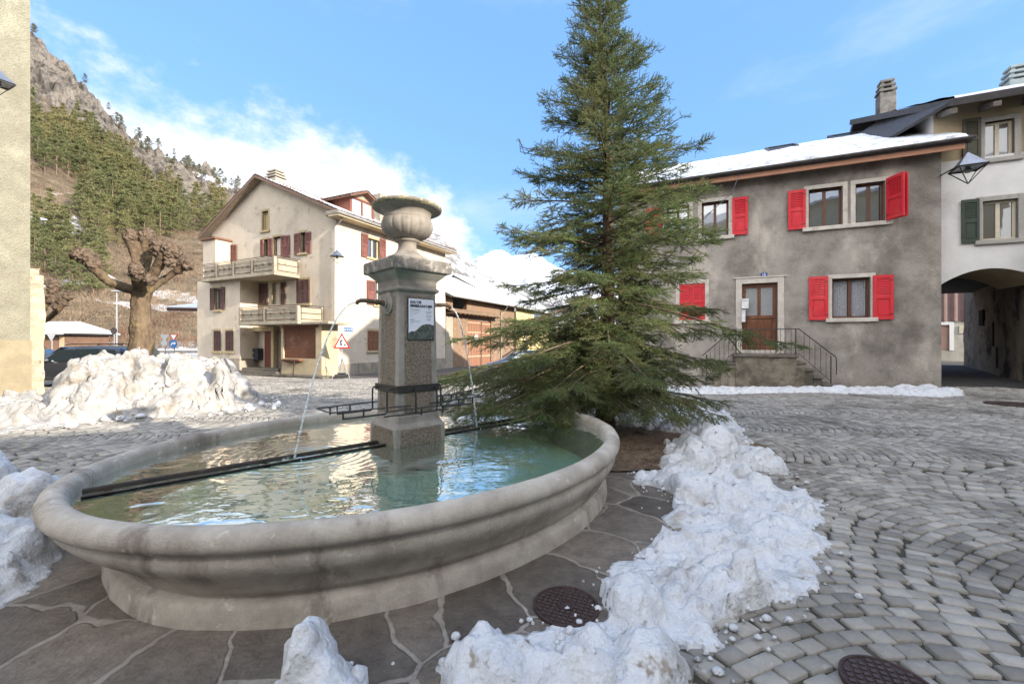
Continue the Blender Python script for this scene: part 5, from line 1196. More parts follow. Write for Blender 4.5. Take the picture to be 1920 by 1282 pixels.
# barge boards along the gable, eave soffit beam, gutter
m = MB()
for t_e in (-OVE, MW+.6):
    a = rp(PK, -OVG); b = rp(t_e, -OVG); q = [a+Mp.n*.02, b+Mp.n*.02, b+Mp.n*.02+Vector((0, 0, -.17)), a+Mp.n*.02+Vector((0, 0, -.17))]; m.prism(q, -Mp.n*.04)
m.build('barge_board', mat('barge_wood', (.20, .13, .095), (.14, .09, .07), 5, .8), cream)
m = MB(); Mp.box(m, -.75, .25, ZE-.42, ZE-.12, -.0, .5); m.build('eave_corbel', CREAM2, cream, .08)
m = MB(); zg2 = ZP-(PK+OVE)*s_; m.tube([Rp.P(-.6, zg2+.02, OVE+.06), Rp.P(RL+.3, zg2+.0, OVE+.06)], .075, 8); m.build('gutter', mat('zinc_gutter', (.42, .40, .36), (.3, .29, .27), 5, .5, metal=.4), cream)
m = MB(); Rp.box(m, -.5, RL+.3, zg2-.12, zg2-.06, 0, OVE); m.build('eave_soffit', mat('cream_soffit', (.62, .52, .36), (.52, .42, .28), 4, .9), cream)
m = MB(); a = Rp.P(-.1, zg2, OVE); m.tube([a, Rp.P(.0, zg2-.45, .12), Mp.P(-.05, zg2-.6, .09), Mp.P(-.0, -.5, .09)], .05, 8); m.build('downpipe', mat('zinc_gutter', (.4, .4, .4)), cream)
c = Mp.P(PK+.55, 0, -1.3); chimney((c.x, c.y), md, .95, .75, 10.4, 11.65, cream, mat('cream_chimney', (.42, .38, .31), (.30, .27, .22), 4, .9, .006, 40), caps=3)
c = Rp.P(5.6, 0, -2.1); m = MB(); m.obox((c.x, c.y, 10.2), rd, .35, .3, 1.1); m.build('chimney', CREAM2, cream)
# dormer
dt0, dt1 = 1.5, 3.4; fo = -.55; zd0 = ZP-(MW/2-abs(fo))*s_+.1; zd0 = ZE+abs(fo)*s_+.1; zdt = zd0+.95
dor = MB(); Rp.box(dor, dt0, dt1, zd0-.3, zd0+.05, fo-2.6, fo); Rp.box(dor, dt0, dt0+.15, zd0, zdt, fo-3, fo); Rp.box(dor, dt1-.15, dt1, zd0, zdt, fo-3, fo); Rp.box(dor, dt0, dt1, zdt, zdt+.1, fo-3.2, fo); Rp.box(dor, (dt0+dt1)/2-.05, (dt0+dt1)/2+.05, zd0, zdt, fo-.12, fo-.02)
MR = mat('dormer_wood', (.22, .085, .06), (.15, .06, .045), 5, .8, stretch=(1, 1, 4)); do = dor.build('dormer', MR, cream)
m = MB(); Rp.box(m, dt0+.15, dt1-.15, zd0+.05, zdt, fo-.1, fo-.07); m.build('dormer_pane', glass_mat('pale_dormer_glass', (.45, .43, .40), .3), do)
m = MB(); tc = (dt0+dt1)/2; pk = zdt+.5
m.prism([Rp.P(dt0, zdt+.1, fo-.0), Rp.P(dt1, zdt+.1, fo), Rp.P(tc, pk-.06, fo)], -Rp.n*.1); m.build('dormer_gable', mat('dormer_gable_wood', (.42, .33, .24), (.32, .24, .17), 5, .8), do)
m = MB()
for e in (dt0-.35, dt1+.35): slab(m, Rp.P(tc, pk+.06, fo+.4), Rp.P(e, zdt-.02, fo+.4), Rp.P(e, zdt-.02, fo-3.2), Rp.P(tc, pk+.06, fo-3.2), .1)
m.build('dormer_roof', TILE, do)
for e in (dt0-.38, dt1+.38):
    o0 = Rp.P(e, zdt-.01, fo+.43); e1 = Rp.P(e, zdt-.01, fo-3.2)-o0; e2 = Rp.P(tc, pk+.07, fo+.43)-o0
    patch(o0, e1, e2, 70, 24, tile_h(0, 0, e1.length, e2.length), 'dormer_tiles', TILE, do, smooth=False)
# lamp at the corner
cl = at(632, 468, 21.9); lantern('wall_lamp', cl, .46, 'diamond shaped street lamp hanging at the corner of the cream house', [Mp.P(.05, cl.z-.3, .0), cl+Vector((0, 0, -.32))], drop=.62)
# street name plate (blue)
q = Rp.rect(645, 614.5, 661, 621); sg = empty('street_name_plate', Rp.P((q[0]+q[1])/2, q[2], .02), 'small blue street name plate on the shaded side wall of the cream house', 'street sign')
m = MB(); Rp.box(m, q[0], q[1], q[2], q[2]+.2, .01, .03); m.build('plate', mat('blue_sign', (.035, .11, .30), rough=.4), sg)
text_obj('lettering', 'Rue de la Gare', mat('sign_white', (.8, .8, .8), rough=.4), sg, Rp.P((q[0]+q[1])/2, q[2]+.06, .031), rd, (0, 0, 1), .125, align='CENTER')
# ---------------------------------------------------------------- roadworks sign on its trestle
rx = at(641, 705, 21.4); gz_ = G(rx.x, rx.y)
rw = empty('roadworks_sign', (rx.x, rx.y, gz_), 'red bordered triangular roadworks warning sign on a folding trestle', 'road sign')
fx = Vector((.97, .22, 0)).normalized(); fn = Vector((fx.y, -fx.x, 0)); c0 = Vector((rx.x, rx.y, 0)); Z = lambda v, z: Vector((v.x, v.y, z))
zt_ = at(640, 624, 21.4).z; zb_ = at(640, 653, 21.4).z; hw = .40
def tri(k, dz, o): cz = (zt_+2*zb_)/3; return [Z(c0+fx*-hw*k+fn*o, cz+(zb_-cz)*k), Z(c0+fx*hw*k+fn*o, cz+(zb_-cz)*k), Z(c0+fn*o, cz+(zt_-cz)*k)]
m = MB(); m.prism(tri(1, 0, .0), fn*.02); m.build('red_border', mat('sign_red', (.50, .02, .02), rough=.4), rw)
m = MB(); m.prism(tri(.72, 0, .021), fn*.004); m.build('white_field', mat('sign_white', (.8, .8, .8)), rw)
m = MB(); h_ = zt_-zb_; B_ = lambda x, y: Z(c0+fx*x*h_+fn*.026, zb_+h_*y)
wk = [[(-.10, .16), (-.04, .16), (-.03, .30), (-.06, .42), (-.11, .40)], [(-.02, .16), (.03, .16), (.02, .30), (-.03, .40), (-.06, .38)], [(-.12, .38), (-.03, .38), (.05, .50), (.02, .57), (-.06, .56), (-.12, .48)], [(.04, .56), (.09, .55), (.10, .61), (.05, .62)], [(.02, .50), (.05, .52), (.12, .28), (.10, .26)], [(.08, .16), (.30, .16), (.24, .24), (.17, .29), (.11, .24)], [(-.28, .16), (-.14, .16), (-.18, .20), (-.24, .20)]]
for poly in wk: m.prism([B_(x, y) for x, y in poly], fn*.002)
m.build('digger_pictogram', INK, rw)
m = MB(); TR = mat('trestle_steel', (.50, .50, .48), rough=.4, metal=.6)
top_ = Z(c0, zb_-.05); m.tube([Z(c0-fn*.02, zt_-.05), Z(c0-fn*.05, gz_+.25)], .018, 6)
for x, o in ((-.42, .3), (.42, .3), (-.2, -.45), (.2, -.45)): m.tube([Z(c0-fn*.03, gz_+1.05), Z(c0+fx*x+fn*o, gz_+.01)], .016, 6)
m.tube([Z(c0+fx*-.3+fn*.2, gz_+.3), Z(c0+fx*.3+fn*.2, gz_+.3)], .014, 6); m.build('trestle', TR, rw)
m = MB(); m.obox(Z(c0+fn*.1, gz_+.14), fx, .33, .12, .07); m.obox(Z(c0+fn*.05, gz_+.26), fx, .2, .1, .05); m.build('ballast_bag', mat('dark_rubber', (.03, .03, .032), (.05, .05, .05), 8, .8), rw, .05)
# carport left of the cream house
cpY = 33; k0 = at(312, 577, 31); k1 = at(378, 577, 33)
cpt = empty('carport', (k1.x, 33, -.5), 'low lean-to canopy with snow on it left of the cream house', 'canopy')
m = MB(); a = k0; zc = k0.z; b_ = Vector((k1.x+1.5, 34, zc)); off = Vector((.4, 6, 0)); up = Vector((2.2, .9, .75))
a2 = a+off; q = [a, a+Vector((3.8, 1.3, .0)), a2+Vector((3.8, 1.3, 1.1)), a2+Vector((0, 0, 1.1))]
slab(m, *q, .22); m.build('roof', mat('dark_canopy_wood', (.10, .06, .05), (.07, .045, .04), 4, .8), cpt)
m = MB(); slab(m, *[p+Vector((0, 0, .11)) for p in q], .10); m.build('roof_snow', ROOFSNOW, cpt, .03)
m = MB()
for p in (a+Vector((2.45, .9, 0)), a2+Vector((2.5, .9, 1.0))): m.obox((p.x, p.y, (p.z-1)/2), (1, 0, 0), .1, .1, (p.z+1)/2-.1)
m.build('post', mat('dark_canopy_wood', (.1, .06, .05)), cpt)
# ================================================================ barn
Bp = Pl((Rp.P(RL+.15, 0, -.15).x, Rp.P(RL+.15, 0, -.15).y), rd)
barn = empty('timber_barn', Bp.P(6, -.6, -3), 'old timber barn with orange plank doors and snow covered roof behind the fountain', 'barn')
BW = mat('barn_boards', (.27, .185, .125), (.17, .115, .08), 3, .9, .006, 30, .15, stretch=(1, 1, 9), c3=(.36, .26, .18), s3=1.2)
BO = mat('orange_plank_door', (.28, .15, .095), (.22, .11, .07), 4, .8, .003, 40, .2, stretch=(6, 6, .6))
BL = 12.2; zbe = Bp.hit(845, 556)[1]
op = Bp.rect(849, 557, 875, 580); dA = Bp.rect(877, 599, 903, 664); dB = Bp.rect(904, 602, 921, 664)
m = MB(); wall_mb(m, Bp, [(0, -1.2), (BL, -1.2), (BL, zbe+.1), (0, zbe+.1)], [op, (dA[0], dB[1], -1.2, dA[3])], .3)
m.build('wall', BW, barn)
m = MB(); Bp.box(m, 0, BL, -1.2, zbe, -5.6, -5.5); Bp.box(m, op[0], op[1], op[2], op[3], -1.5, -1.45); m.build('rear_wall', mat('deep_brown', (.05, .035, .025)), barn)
m = MB(); Bp.box(m, .0, Bp.hit(847, 600)[0], -1.2, Bp.hit(845, 594)[1], .0, .12); m.build('stone_pier', mat('rubble_pier', (.40, .35, .28), (.25, .22, .18), 9, .95, .03, 14), barn, .03)
for d_, nm in ((dA, 'barn_door'), (dB, 'barn_door')):
    m = MB(); Bp.box(m, d_[0]+.03, d_[1]-.02, -.75, d_[3]-.06, -.16, -.11); nb = int((d_[1]-d_[0])/.22)
    for i in range(nb): a = d_[0]+.05+(d_[1]-d_[0]-.1)*i/nb; Bp.box(m, a+.01, a+(d_[1]-d_[0]-.1)/nb-.01, -.7, d_[3]-.1, -.11, -.085+.008*(i % 2))
    dd = m.build(nm, BO, barn)
    m = MB()
    for zz in (.2, .72, .93): zc = -.6+(d_[3]+.6)*zz; Bp.box(m, d_[0]+.06, d_[1]-.05, zc-.05, zc+.05, -.08, -.05)
    m.build('batten', mat('pale_batten', (.48, .34, .24), (.4, .27, .18), 4, .9), dd)
c = Bp.hit(894, 633); m = MB(); q = Bp.n.to_track_quat('Z', 'Y').to_matrix(); t_ = MB(); t_.lathe((0, 0, 0), [(.30, 0), (.30, .02), (.001, .02)], 24); m.add([Bp.P(*c, -.05)+q @ Vector(v) for v in t_.v], t_.f)
sn_ = empty('no_entry_disc', Bp.P(*c, -.03), 'round pale sign fixed to the orange barn door', 'sign'); m.build('disc', mat('pale_pink_disc', (.62, .50, .48)), sn_)
m = MB(); t_ = MB(); t_.lathe((0, 0, 0.021), [(.19, 0), (.19, .006), (.001, .006)], 24); m.add([Bp.P(*c, -.05)+q @ Vector(v) for v in t_.v], t_.f); m.build('disc_face', mat('pale_blue_disc', (.52, .55, .68)), sn_)
m = MB(); zsh = Bp.hit(845, 583)[1]; slab(m, Bp.P(0, zsh-.1, .9), Bp.P(8, zsh-.1, .9), Bp.P(8, zsh+.25, 0), Bp.P(0, zsh+.25, 0), .08)
for i in range(12): Bp.box(m, .2+i*.65, .3+i*.65, zsh-.25, zsh-.12, 0, .85)
m.build('pent_roof', BW, barn)
for (t0_, t1_, zE_, zR_, o_) in ((-.2, 9.2, zbe, zbe+2.75, .75), (9.0, 17.5, zbe-.05, zbe+3.2, .9)):
    m = MB(); slab(m, Bp.P(t0_, zE_, o_), Bp.P(t1_, zE_, o_), Bp.P(t1_, zR_, -5.2), Bp.P(t0_, zR_, -5.2), .18); slab(m, Bp.P(t0_, zE_, -11), Bp.P(t1_, zE_, -11), Bp.P(t1_, zR_, -5.2), Bp.P(t0_, zR_, -5.2), .18); m.build('roof', ROOFDARK, barn)
    patch(Bp.P(t0_+.02, zE_+.004, o_-.02), Bp.P(t1_, 0, 0)-Bp.P(t0_+.02, 0, 0), Bp.P(0, zR_, -5.2)-Bp.P(0, zE_, o_-.02), 100, 50, lambda A, B, X, Y, Z: (.15+.03*perlin(X, Y))*sstep(0, .03, B)*sstep(0, .012, A)*sstep(1, .99, A), 'roof_snow', ROOFSNOW, barn)
m = MB(); m.tube([Bp.P(-.1, zbe-.07, .82), Bp.P(9.1, zbe-.07, .82)], .07, 8); m.tube([Bp.P(9.1, zbe-.07, .95), Bp.P(17.4, zbe-.12, .98)], .07, 8); m.tube([Bp.P(9.15, zbe-.1, .82), Bp.P(9.15, zbe-.5, .5), Bp.P(9.15, zbe-.7, .1), Bp.P(9.15, -.6, .08)], .06, 8); m.build('gutter', mat('zinc_gutter', (.4, .4, .4)), barn)
# yellow house behind
Yp = Pl(Bp.P(12.3, 0, .2), rd); yh = empty('yellow_house', Yp.P(4, -.6, -3), 'pale yellow house with a white framed window partly hidden behind the spruce', 'house')
yw = Yp.rect(1001, 586, 1022, 599)
m = MB(); wall_mb(m, Yp, [(-.1, -1.2), (9, -1.2), (9, 5.2), (-.1, 5.2)], [yw], .15); Yp.box(m, 9, 9.1, -1.2, 5.2, -6, 0)
m.build('wall', mat('yellow_render', (.62, .50, .24), (.56, .44, .22), 3, .9, c3=(.5, .44, .35), s3=1), yh)
window(Yp, yw, yh, mat('white_paint_frame', (.7, .7, .7)), GLW, 0, .1, .08, 2, mat('white_paint_frame', (.7, .7, .7)), .1, None)
shutter(Yp, (yw[1]+.12, yw[1]+.9, yw[2], yw[3]), yh, mat('tan_shutter', (.50, .38, .24)), .03, .04)
m = MB(); slab(m, Yp.P(-.4, 5.0, .8), Yp.P(9.4, 5.0, .8), Yp.P(9.4, 7.6, -4.5), Yp.P(-.4, 7.6, -4.5), .3); m.build('roof', ROOFSNOW, yh)

# ================================================================ left building and wall stub
YW = mat('yellow_roughcast', (.35, .335, .255), (.27, .255, .195), 2, .95, .06, 26, .15, b2=.012, b2scale=7, c3=(.40, .39, .30), s3=.9, c4=(.22, .205, .155), s4=38, t4=(.55, .70), bdetail=4)
YW2 = mat('ochre_plinth_roughcast', (.33, .28, .185), (.26, .22, .15), 3, .95, .02, 26, .15, bdetail=4)
lc = Vector((-12.42, 11.0, 0)); ld = Vector((-.45, -.893, 0)).normalized()
Lp = Pl(lc, ld); zpl = CAMZ-(638-HY)/F*11
left = empty('yellow_wall_house', Lp.P(4, -.1, -3), 'tall pale yellow roughcast house wall cut by the left edge of the photo', 'house')
m = MB(); Lp.box(m, 0, 12, zpl, 14, -8, 0); m.build('wall', YW, left)
m = MB(); Lp.box(m, -.02, 12, -1, zpl, -8, .03); m.build('plinth', YW2, left)
m = MB(); Lp.box(m, -.1, 12.1, 14, 14.3, -8.1, .1); m.build('roof', ROOFDARK, left)
stub = Lp.off(0)
mw = Pl(Lp.P(0, 0, -.15), -ld)
zst = CAMZ-(507-HY)/F*11.2
wo = empty('stone_wall_stub', mw.P(.1, -.1, -.2), 'rough stone wall end leaning against the corner of the yellow roughcast house', 'wall')
m = MB(); mw.box(m, 0.0, .30, -.6, zst-.1, -.6, 0); mw.box(m, 0, .22, zst-.1, zst+.05, -.6, -.02); ob = m.build('wall', mat('rubble_plaster', (.52, .43, .32), (.36, .30, .22), 5, .95, .02, 20, c3=(.22, .18, .14), s3=6, t3=(.6, .7), b2=.05, b2scale=4), wo)
md_ = ob.modifiers.new('sub', 'SUBSURF'); md_.subdivision_type = 'SIMPLE'; md_.levels = 5; md_.render_levels = 5
tx = bpy.data.textures.new('rubble', 'CLOUDS'); tx.noise_scale = .35; dm = ob.modifiers.new('disp', 'DISPLACE'); dm.texture = tx; dm.strength = .13; dm.mid_level = .5; dm.texture_coords = 'GLOBAL'
lt = at(-18, 128, 7.6); q0 = Lp.P(0, 0, 0)
lt = at(-4, 128, 7.7); lantern('wall_lamp', lt, .34, 'half visible street lamp on the yellow roughcast wall at the left edge', [lt+Vector((-.5, 0, -.3)), lt+Vector((-.2, 0, -.26))])
# off-frame neighbours that shade the square
def block(name, x0, y0, x1, y1, h, label, ang=0):
    r = empty(name, ((x0+x1)/2, (y0+y1)/2, 0), label, 'house'); m = MB(); m.box(x0, y0, -1, x1, y1, h); m.build('wall', mat('neighbour_render', (.60, .52, .33), (.52, .44, .28), 1.5, .95), r)
    m = MB(); cy = (y0+y1)/2; hh = (y1-y0)*.22
    slab(m, (x0-.5, y0-.5, h-.1), (x1+.5, y0-.5, h-.1), (x1+.5, cy, h+hh), (x0-.5, cy, h+hh), .2); slab(m, (x0-.5, y1+.5, h-.1), (x1+.5, y1+.5, h-.1), (x1+.5, cy, h+hh), (x0-.5, cy, h+hh), .2)
    m.build('roof', ROOFSNOW, r)
    for i in range(3):
        for j in range(2):
            m = MB(); y = y0+(y1-y0)*(i+.5)/3; z = 1+j*3; m.box(x0-.02, y-.5, z, x0+.05, y+.5, z+1.4); w = m.build('window', CREAMF, r); m = MB(); m.box(x0-.03, y-.42, z+.08, x0-.02, y+.42, z+1.32); m.build('pane', GLASS, w)
    return r
block('neighbour_house', 16, -13, 26, -7.0, 9.4, 'plain ochre neighbour house right of the square beyond the frame')
block('neighbour_house', 16, -4.0, 24, 4.6, 6.2, 'low ochre neighbour house on the right side of the square')
block('neighbour_house', 21, 4.9, 29, 10.2, 14.0, 'tall ochre neighbour house right behind the white house')
block('neighbour_house', -16, -22, 15, -10.5, 13, 'long ochre neighbour house behind the camera position')
# ================================================================ spruce
def unit(v): return v/np.maximum(np.linalg.norm(v, axis=-1, keepdims=True), 1e-9)
def spruce():
    rs = np.random.RandomState(21)
    bx, by = 1.42, 6.55; gz0 = G(bx, by); HT = 7.05
    root = empty('spruce_tree', (bx, by, gz0), 'tall slender green spruce with wide lower branches growing beside the fountain', 'tree')
    def axis(z): return np.stack([bx+.10*np.sin(z*.5)-.012*z, by+.05*np.sin(z*.8)+0*z, gz0+z], -1)
    m = MB(); zs = np.linspace(-.1, HT, 40); m.tube([axis(np.array(z)) for z in zs], [.135*(1-z/HT)**.9+.008+(.05*math.exp(-max(z, 0)*4)) for z in zs], 12)
    BARK = mat('spruce_bark', (.15, .105, .075), (.09, .07, .055), 8, .95, .012, 30, .2, stretch=(1, 1, .35), c3=(.24, .21, .17), s3=6, t3=(.55, .7))
    m.build('trunk', BARK, root, smooth=True)
    # half width of the crown by height above ground
    def reach(z): return np.interp(z, [.5, .9, 1.4, 2.0, 2.6, 3.2, 3.9, 4.6, 5.2, 5.8, 6.4, 6.8, 7.05], [1.9, 2.1, 2.15, 2.0, 1.9, 1.7, 1.38, 1.05, .82, .62, .44, .30, .12])
    stems = []; twigs = []      # twigs: (p0, p1, radius factor)
    zz = []
    z = .80
    while z < HT-.12:
        k = rs.randint(5, 7); ph = rs.rand()*6.28
        for i in range(k): zz.append((z+rs.normal(0, .03), ph+i*6.283/k+rs.normal(0, .25), 1.0))
        for i in range(rs.randint(2, 5)): zz.append((z+rs.uniform(.04, .12), rs.rand()*6.28, rs.uniform(.35, .7)))
        z += rs.uniform(.145, .21)*(1.0 if z < 5 else .85)
    special = [(.8, R(a_), .62) for a_ in (150, 185, 215, 250, 262, 275, 290, 310, 335)]+[(.62, R(a_), .5) for a_ in (200, 240, 268, 300, 325)]+[(2.05, R(-28), 1.28), (1.15, R(205), 1.38), (1.1, R(218), 1.30), (.95, R(236), 1.15), (1.3, R(192), 1.35), (1.0, R(228), 1.2), (.9, R(214), 1.2), (1.25, R(223), 1.25), (1.45, R(212), 1.3), (1.5, R(233), 1.1), (1.35, R(200), 1.3), (1.7, R(205), 1.2), (1.0, R(248), 1.0), (.95, R(-20), 1.0), (.9, R(-50), 1.0), (4.15, R(-5), 1.22), (3.5, R(5), 1.12), (4.1, R(185), 1.05), (5.6, R(10), 1.1)]
    for z, a, f in zz+special:
        L_ = reach(z)*f*rs.uniform(.70, 1.08) if f == 1.0 or f < .9 else reach(z)*f
        if math.cos(a) > .1 and z < 1.9: L_ *= .80
        h = z/HT
        up0 = np.interp(h, [.08, .3, .55, .8, 1], [-.06, .02, .28, .55, .95])+rs.normal(0, .08); sag = np.interp(h, [.08, .3, .6, 1], [.16, .20, .12, .0])*rs.uniform(.6, 1.3)
        n = 14; s = np.linspace(0, 1, n); d = np.array([math.cos(a), math.sin(a)])
        wob = rs.normal(0, .04)*np.sin(s*3); r_ = L_*s
        px = d[0]*r_-d[1]*wob*L_; py = d[1]*r_+d[0]*wob*L_; pz = L_*(up0*s-sag*s**2*2.0+sag*1.15*s**3.2)
        P = axis(np.array(z))+np.stack([px, py, pz], -1); P[:, 2] = np.maximum(P[:, 2], gz0+.12+.1*rs.rand())
        stems.append((P, .016*L_/2+.006))
        # side twigs
        nt = int(L_/.058); 
        s2 = np.sort(rs.uniform(.08, .985, nt)); idx = s2*(n-1); i0 = np.minimum(idx.astype(int), n-2); fr = idx-i0
        base = P[i0]*(1-fr[:, None])+P[i0+1]*fr[:, None]; tang = unit(P[i0+1]-P[i0]); side = unit(np.cross(tang, [0, 0, 1])); sg = np.where(np.arange(nt) % 2 == 0, 1, -1)
        ln = np.clip((1-s2)*L_*.62+.09, .09, .46)*rs.uniform(.55, 1.15, nt)*np.interp(s2, [0, .25, .5], [.5, .8, 1])
        fwd = rs.uniform(.55, .95, nt); droop = np.interp(h, [.0, .4, 1], [-.42, -.18, .30])+rs.normal(0, .22, nt)
        dr = unit(tang*fwd[:, None]+side*sg[:, None]*rs.uniform(.6, 1.0, nt)[:, None]+np.array([0, 0, 1])*droop[:, None])
        curl = rs.uniform(-.25, .1, nt)+.12*h
        mid = base+dr*ln[:, None]*.5; end = base+dr*ln[:, None]+np.array([0, 0, 1])*(curl*ln*.5)[:, None]
        twigs.append(np.stack([base, mid], 1)); twigs.append(np.stack([mid, end], 1))
        # tertiary
        for side_sg in (1, -1):
            for q in np.linspace(.25, .85, 4):
                keep = (ln > .11) & (rs.rand(nt) < np.clip(ln*5.2, .25, .98))
                b = (base+(end-base)*q)[keep]; t = unit(end-base)[keep]; sd_ = unit(np.cross(t, [0, 0, 1])+rs.normal(0, .35, t.shape))*side_sg
                l3 = np.clip((1-q)*ln[keep]*.62+.06, .06, .16)*rs.uniform(.75, 1.2, keep.sum())
                e = b+unit(t*.75+sd_*.75+np.array([0, 0, -.15+.35*h])+rs.normal(0, .15, t.shape))*l3[:, None]
                twigs.append(np.stack([b, e], 1))
        # leader of the branch
        for i in range(int(n*.35), n-1): twigs.append(P[None, [i, i+1]])
    # leader of the tree
    for k in range(6): a0 = axis(np.array(HT-.5+k*.08)); twigs.append(np.stack([a0, axis(np.array(HT-.42+k*.08))])[None])
    T = np.concatenate(twigs).astype(float); ln = np.linalg.norm(T[:, 1]-T[:, 0], axis=1); T = T[ln > .008]; ln = ln[ln > .008]
    print('twigs', len(T), 'metres', ln.sum())
    dens = 330.0; cnt = np.maximum(3, (ln*dens).astype(int)); tot = cnt.sum(); rep = np.repeat(np.arange(len(T)), cnt)
    u = rs.rand(tot); a = T[rep, 0]; b = T[rep, 1]; t = unit(b-a); base = a+(b-a)*u[:, None]
    ref = unit(np.cross(t, np.array([.3, .2, 1.0]))); up = np.cross(ref, t); an = rs.rand(tot)*2*np.pi
    rad = ref*np.cos(an)[:, None]+up*np.sin(an)[:, None]
    d = unit(rad*1.0+t*.55+np.array([0, 0, .10])); nl = rs.uniform(.016, .028, tot); w = np.cross(d, rad); w = unit(w+rs.normal(0, .3, w.shape))*.0021
    tip = base+d*nl[:, None]
    V_ = np.stack([base-w, base+w, tip], 1).reshape(-1, 3); F_ = np.arange(tot*3).reshape(-1, 3)
    NE = mat('spruce_needles', (.10, .178, .072), (.20, .265, .09), 2.4, .50, 0, 10, .35, c3=(.33, .31, .10), s3=1.1, t3=(.52, .75), island=.35, trans=.32, detail=4)
    mesh_np('needles', V_, F_, NE, root)
    # woody cores of the twigs, three sided
    wr_ = np.where(ln > .12, .0032, .0022)[:, None]; t = unit(T[:, 1]-T[:, 0]); r1 = unit(np.cross(t, np.array([.3, .2, 1.0]))); r2 = np.cross(t, r1); vs = []
    for e in (0, 1):
        for k in range(3): c = math.cos(k*2.094); s = math.sin(k*2.094); vs.append(T[:, e]+(r1*c+r2*s)*wr_)
    vs = np.stack(vs, 1).reshape(-1, 3); q = np.array([[0, 1, 4, 3], [1, 2, 5, 4], [2, 0, 3, 5]]); f = (q[None]+(np.arange(len(T))*6)[:, None, None]).reshape(-1, 4)
    mesh_np('twigs', vs, f, mat('spruce_twig', (.16, .12, .07), (.11, .09, .05), 9, .9), root)
    m = MB()
    for P, r in stems: m.tube([tuple(p) for p in P], [r*(1-.85*i/(len(P)-1)) for i in range(len(P))], 6)
    m.build('branches', BARK, root, smooth=True)
    # string of lights: thin dark cable
    m = MB(); rsx = random.Random(3); A_ = [at(1385, 330, 6.6), at(1372, 362, 6.4), at(1330, 400, 6.1), at(1265, 470, 5.9), at(1215, 520, 6.0)]
    m.tube(A_, .006, 5); 
    B_ = [at(984, 290, 6.3), at(974, 262, 6.4), at(976, 285, 6.4), at(1010, 292, 6.4), at(1060, 300, 6.6)]; m.tube(B_, .006, 5)
    for P_ in A_[:3]: m.lathe(P_, [(.001, -.02), (.012, 0), (.001, .02)], 6)
    cb = m.build('light_cable', IRON); tag(cb, 'thin dark cable of a light string hung in the spruce', 'cable')
spruce()

# ================================================================ snow heaps
def snow_heap(name, poly, hmax, prof, label, amp=.12, sc=2.2, res=.022, edge=.16, mt=None, ecc=.12, seed=0, lumps=None, kind=None, fine=1.0, ragged=.10, holes=0.0):
    xs = [p[0] for p in poly]; ys = [p[1] for p in poly]
    gx = np.arange(min(xs)-.2, max(xs)+.2, res); gy = np.arange(min(ys)-.2, max(ys)+.2, res); X, Y = np.meshgrid(gx, gy)
    d = poly_dist(X, Y, poly)+ragged*fbm(X*2.6+seed, Y*2.6, seed*1.3, 4, .6)
    if holes: d = d-holes*sstep(.22, .50, perlin(X*1.7+seed*2.1, Y*1.7+1.1))*sstep(.5, .2, d)
    base = prof(X, Y, d)
    lump = amp*billow(X*sc+seed*3, Y*sc, seed, 3, .42)+amp*.22*billow(X*sc*4.3, Y*sc*4.3+seed, 1.7, 3, .5)*fine
    H = base*sstep(0, edge, d)+lump*sstep(0, edge*1.6, d)
    if lumps:
        for (lx, ly, r, h) in lumps:
            q = np.hypot(X-lx+.04*perlin(X*9, Y*9), Y-ly+.04*perlin(X*9+5, Y*9)); H = np.maximum(H, h*np.sqrt(np.clip(1-(q/r)**2, 0, 1))+.02*perlin(X*12, Y*12)*(q < r)+np.where(q < r, H*.35, 0))
    H = H+.008*perlin(X*13, Y*13, seed)+.003*perlin(X*31, Y*31, seed)
    H = np.where(d > 0, np.maximum(H, .012), -.05)
    dx = ecc*.35*perlin(X*3.1, Y*3.1, H*3+seed)*sstep(.05, .3, H)+.02*perlin(X*14, Y*14, H*14)*sstep(.02, .1, H); dy = ecc*.35*perlin(X*3.1+9, Y*3.1, H*3+seed)*sstep(.05, .3, H)+.02*perlin(X*14+3, Y*14, H*14)*sstep(.02, .1, H)
    Z = gz(X, Y)+H; ny, nx = X.shape; idx = np.arange(nx*ny).reshape(ny, nx)
    f = np.stack([idx[:-1, :-1], idx[:-1, 1:], idx[1:, 1:], idx[1:, :-1]], -1).reshape(-1, 4); f = f[(d.reshape(-1)[f] > -res).any(1)]
    vs = np.stack([X+dx, Y+dy, Z], -1).reshape(-1, 3)
    used = np.zeros(len(vs), bool); used[f.ravel()] = True; remap = np.cumsum(used)-1
    o = mesh_np(name, vs[used], remap[f], mt or SNOW, None, smooth=True); tag(o, label, 'snow pile', kind=kind)
    return o
g = gp
# great bank at the right of the basin
bank = [(1180, 788), (1235, 772), (1290, 768), (1345, 772), (1385, 795), (1400, 830), (1465, 875), (1490, 905), (1545, 955), (1550, 1030), (1500, 1050), (1525, 1088), (1440, 1130), (1452, 1150), (1385, 1195), (1345, 1212), (1295, 1215), (1300, 1290), (1290, 1420), (900, 1430), (760, 1290), (830, 1262), (905, 1225), (1000, 1190), (1080, 1180), (1122, 1160), (1125, 1085), (1225, 1062), (1210, 1045), (1265, 985), (1240, 930), (1190, 905), (1185, 890), (1245, 870), (1240, 830), (1210, 800)]
bank = [g(*p) for p in bank]
def prof_bank(X, Y, d):
    ridge = .05+.10*sstep(0, .8, d)+.10*np.clip(perlin(X*.9+2, Y*.9), -1, 1)
    back = sstep(4.2, 5.6, Y); near = sstep(2.9, 2.2, Y); midd = sstep(2.8, 3.2, Y)*sstep(4.6, 4.0, Y)
    return ridge*(.42+.7*back+.95*near)-.02*midd
L2 = []
def lump_px(px, py_base, rpx, hpx):
    x, y = g(px, py_base); L2.append((x, y, rpx*y/F, hpx*y/F))
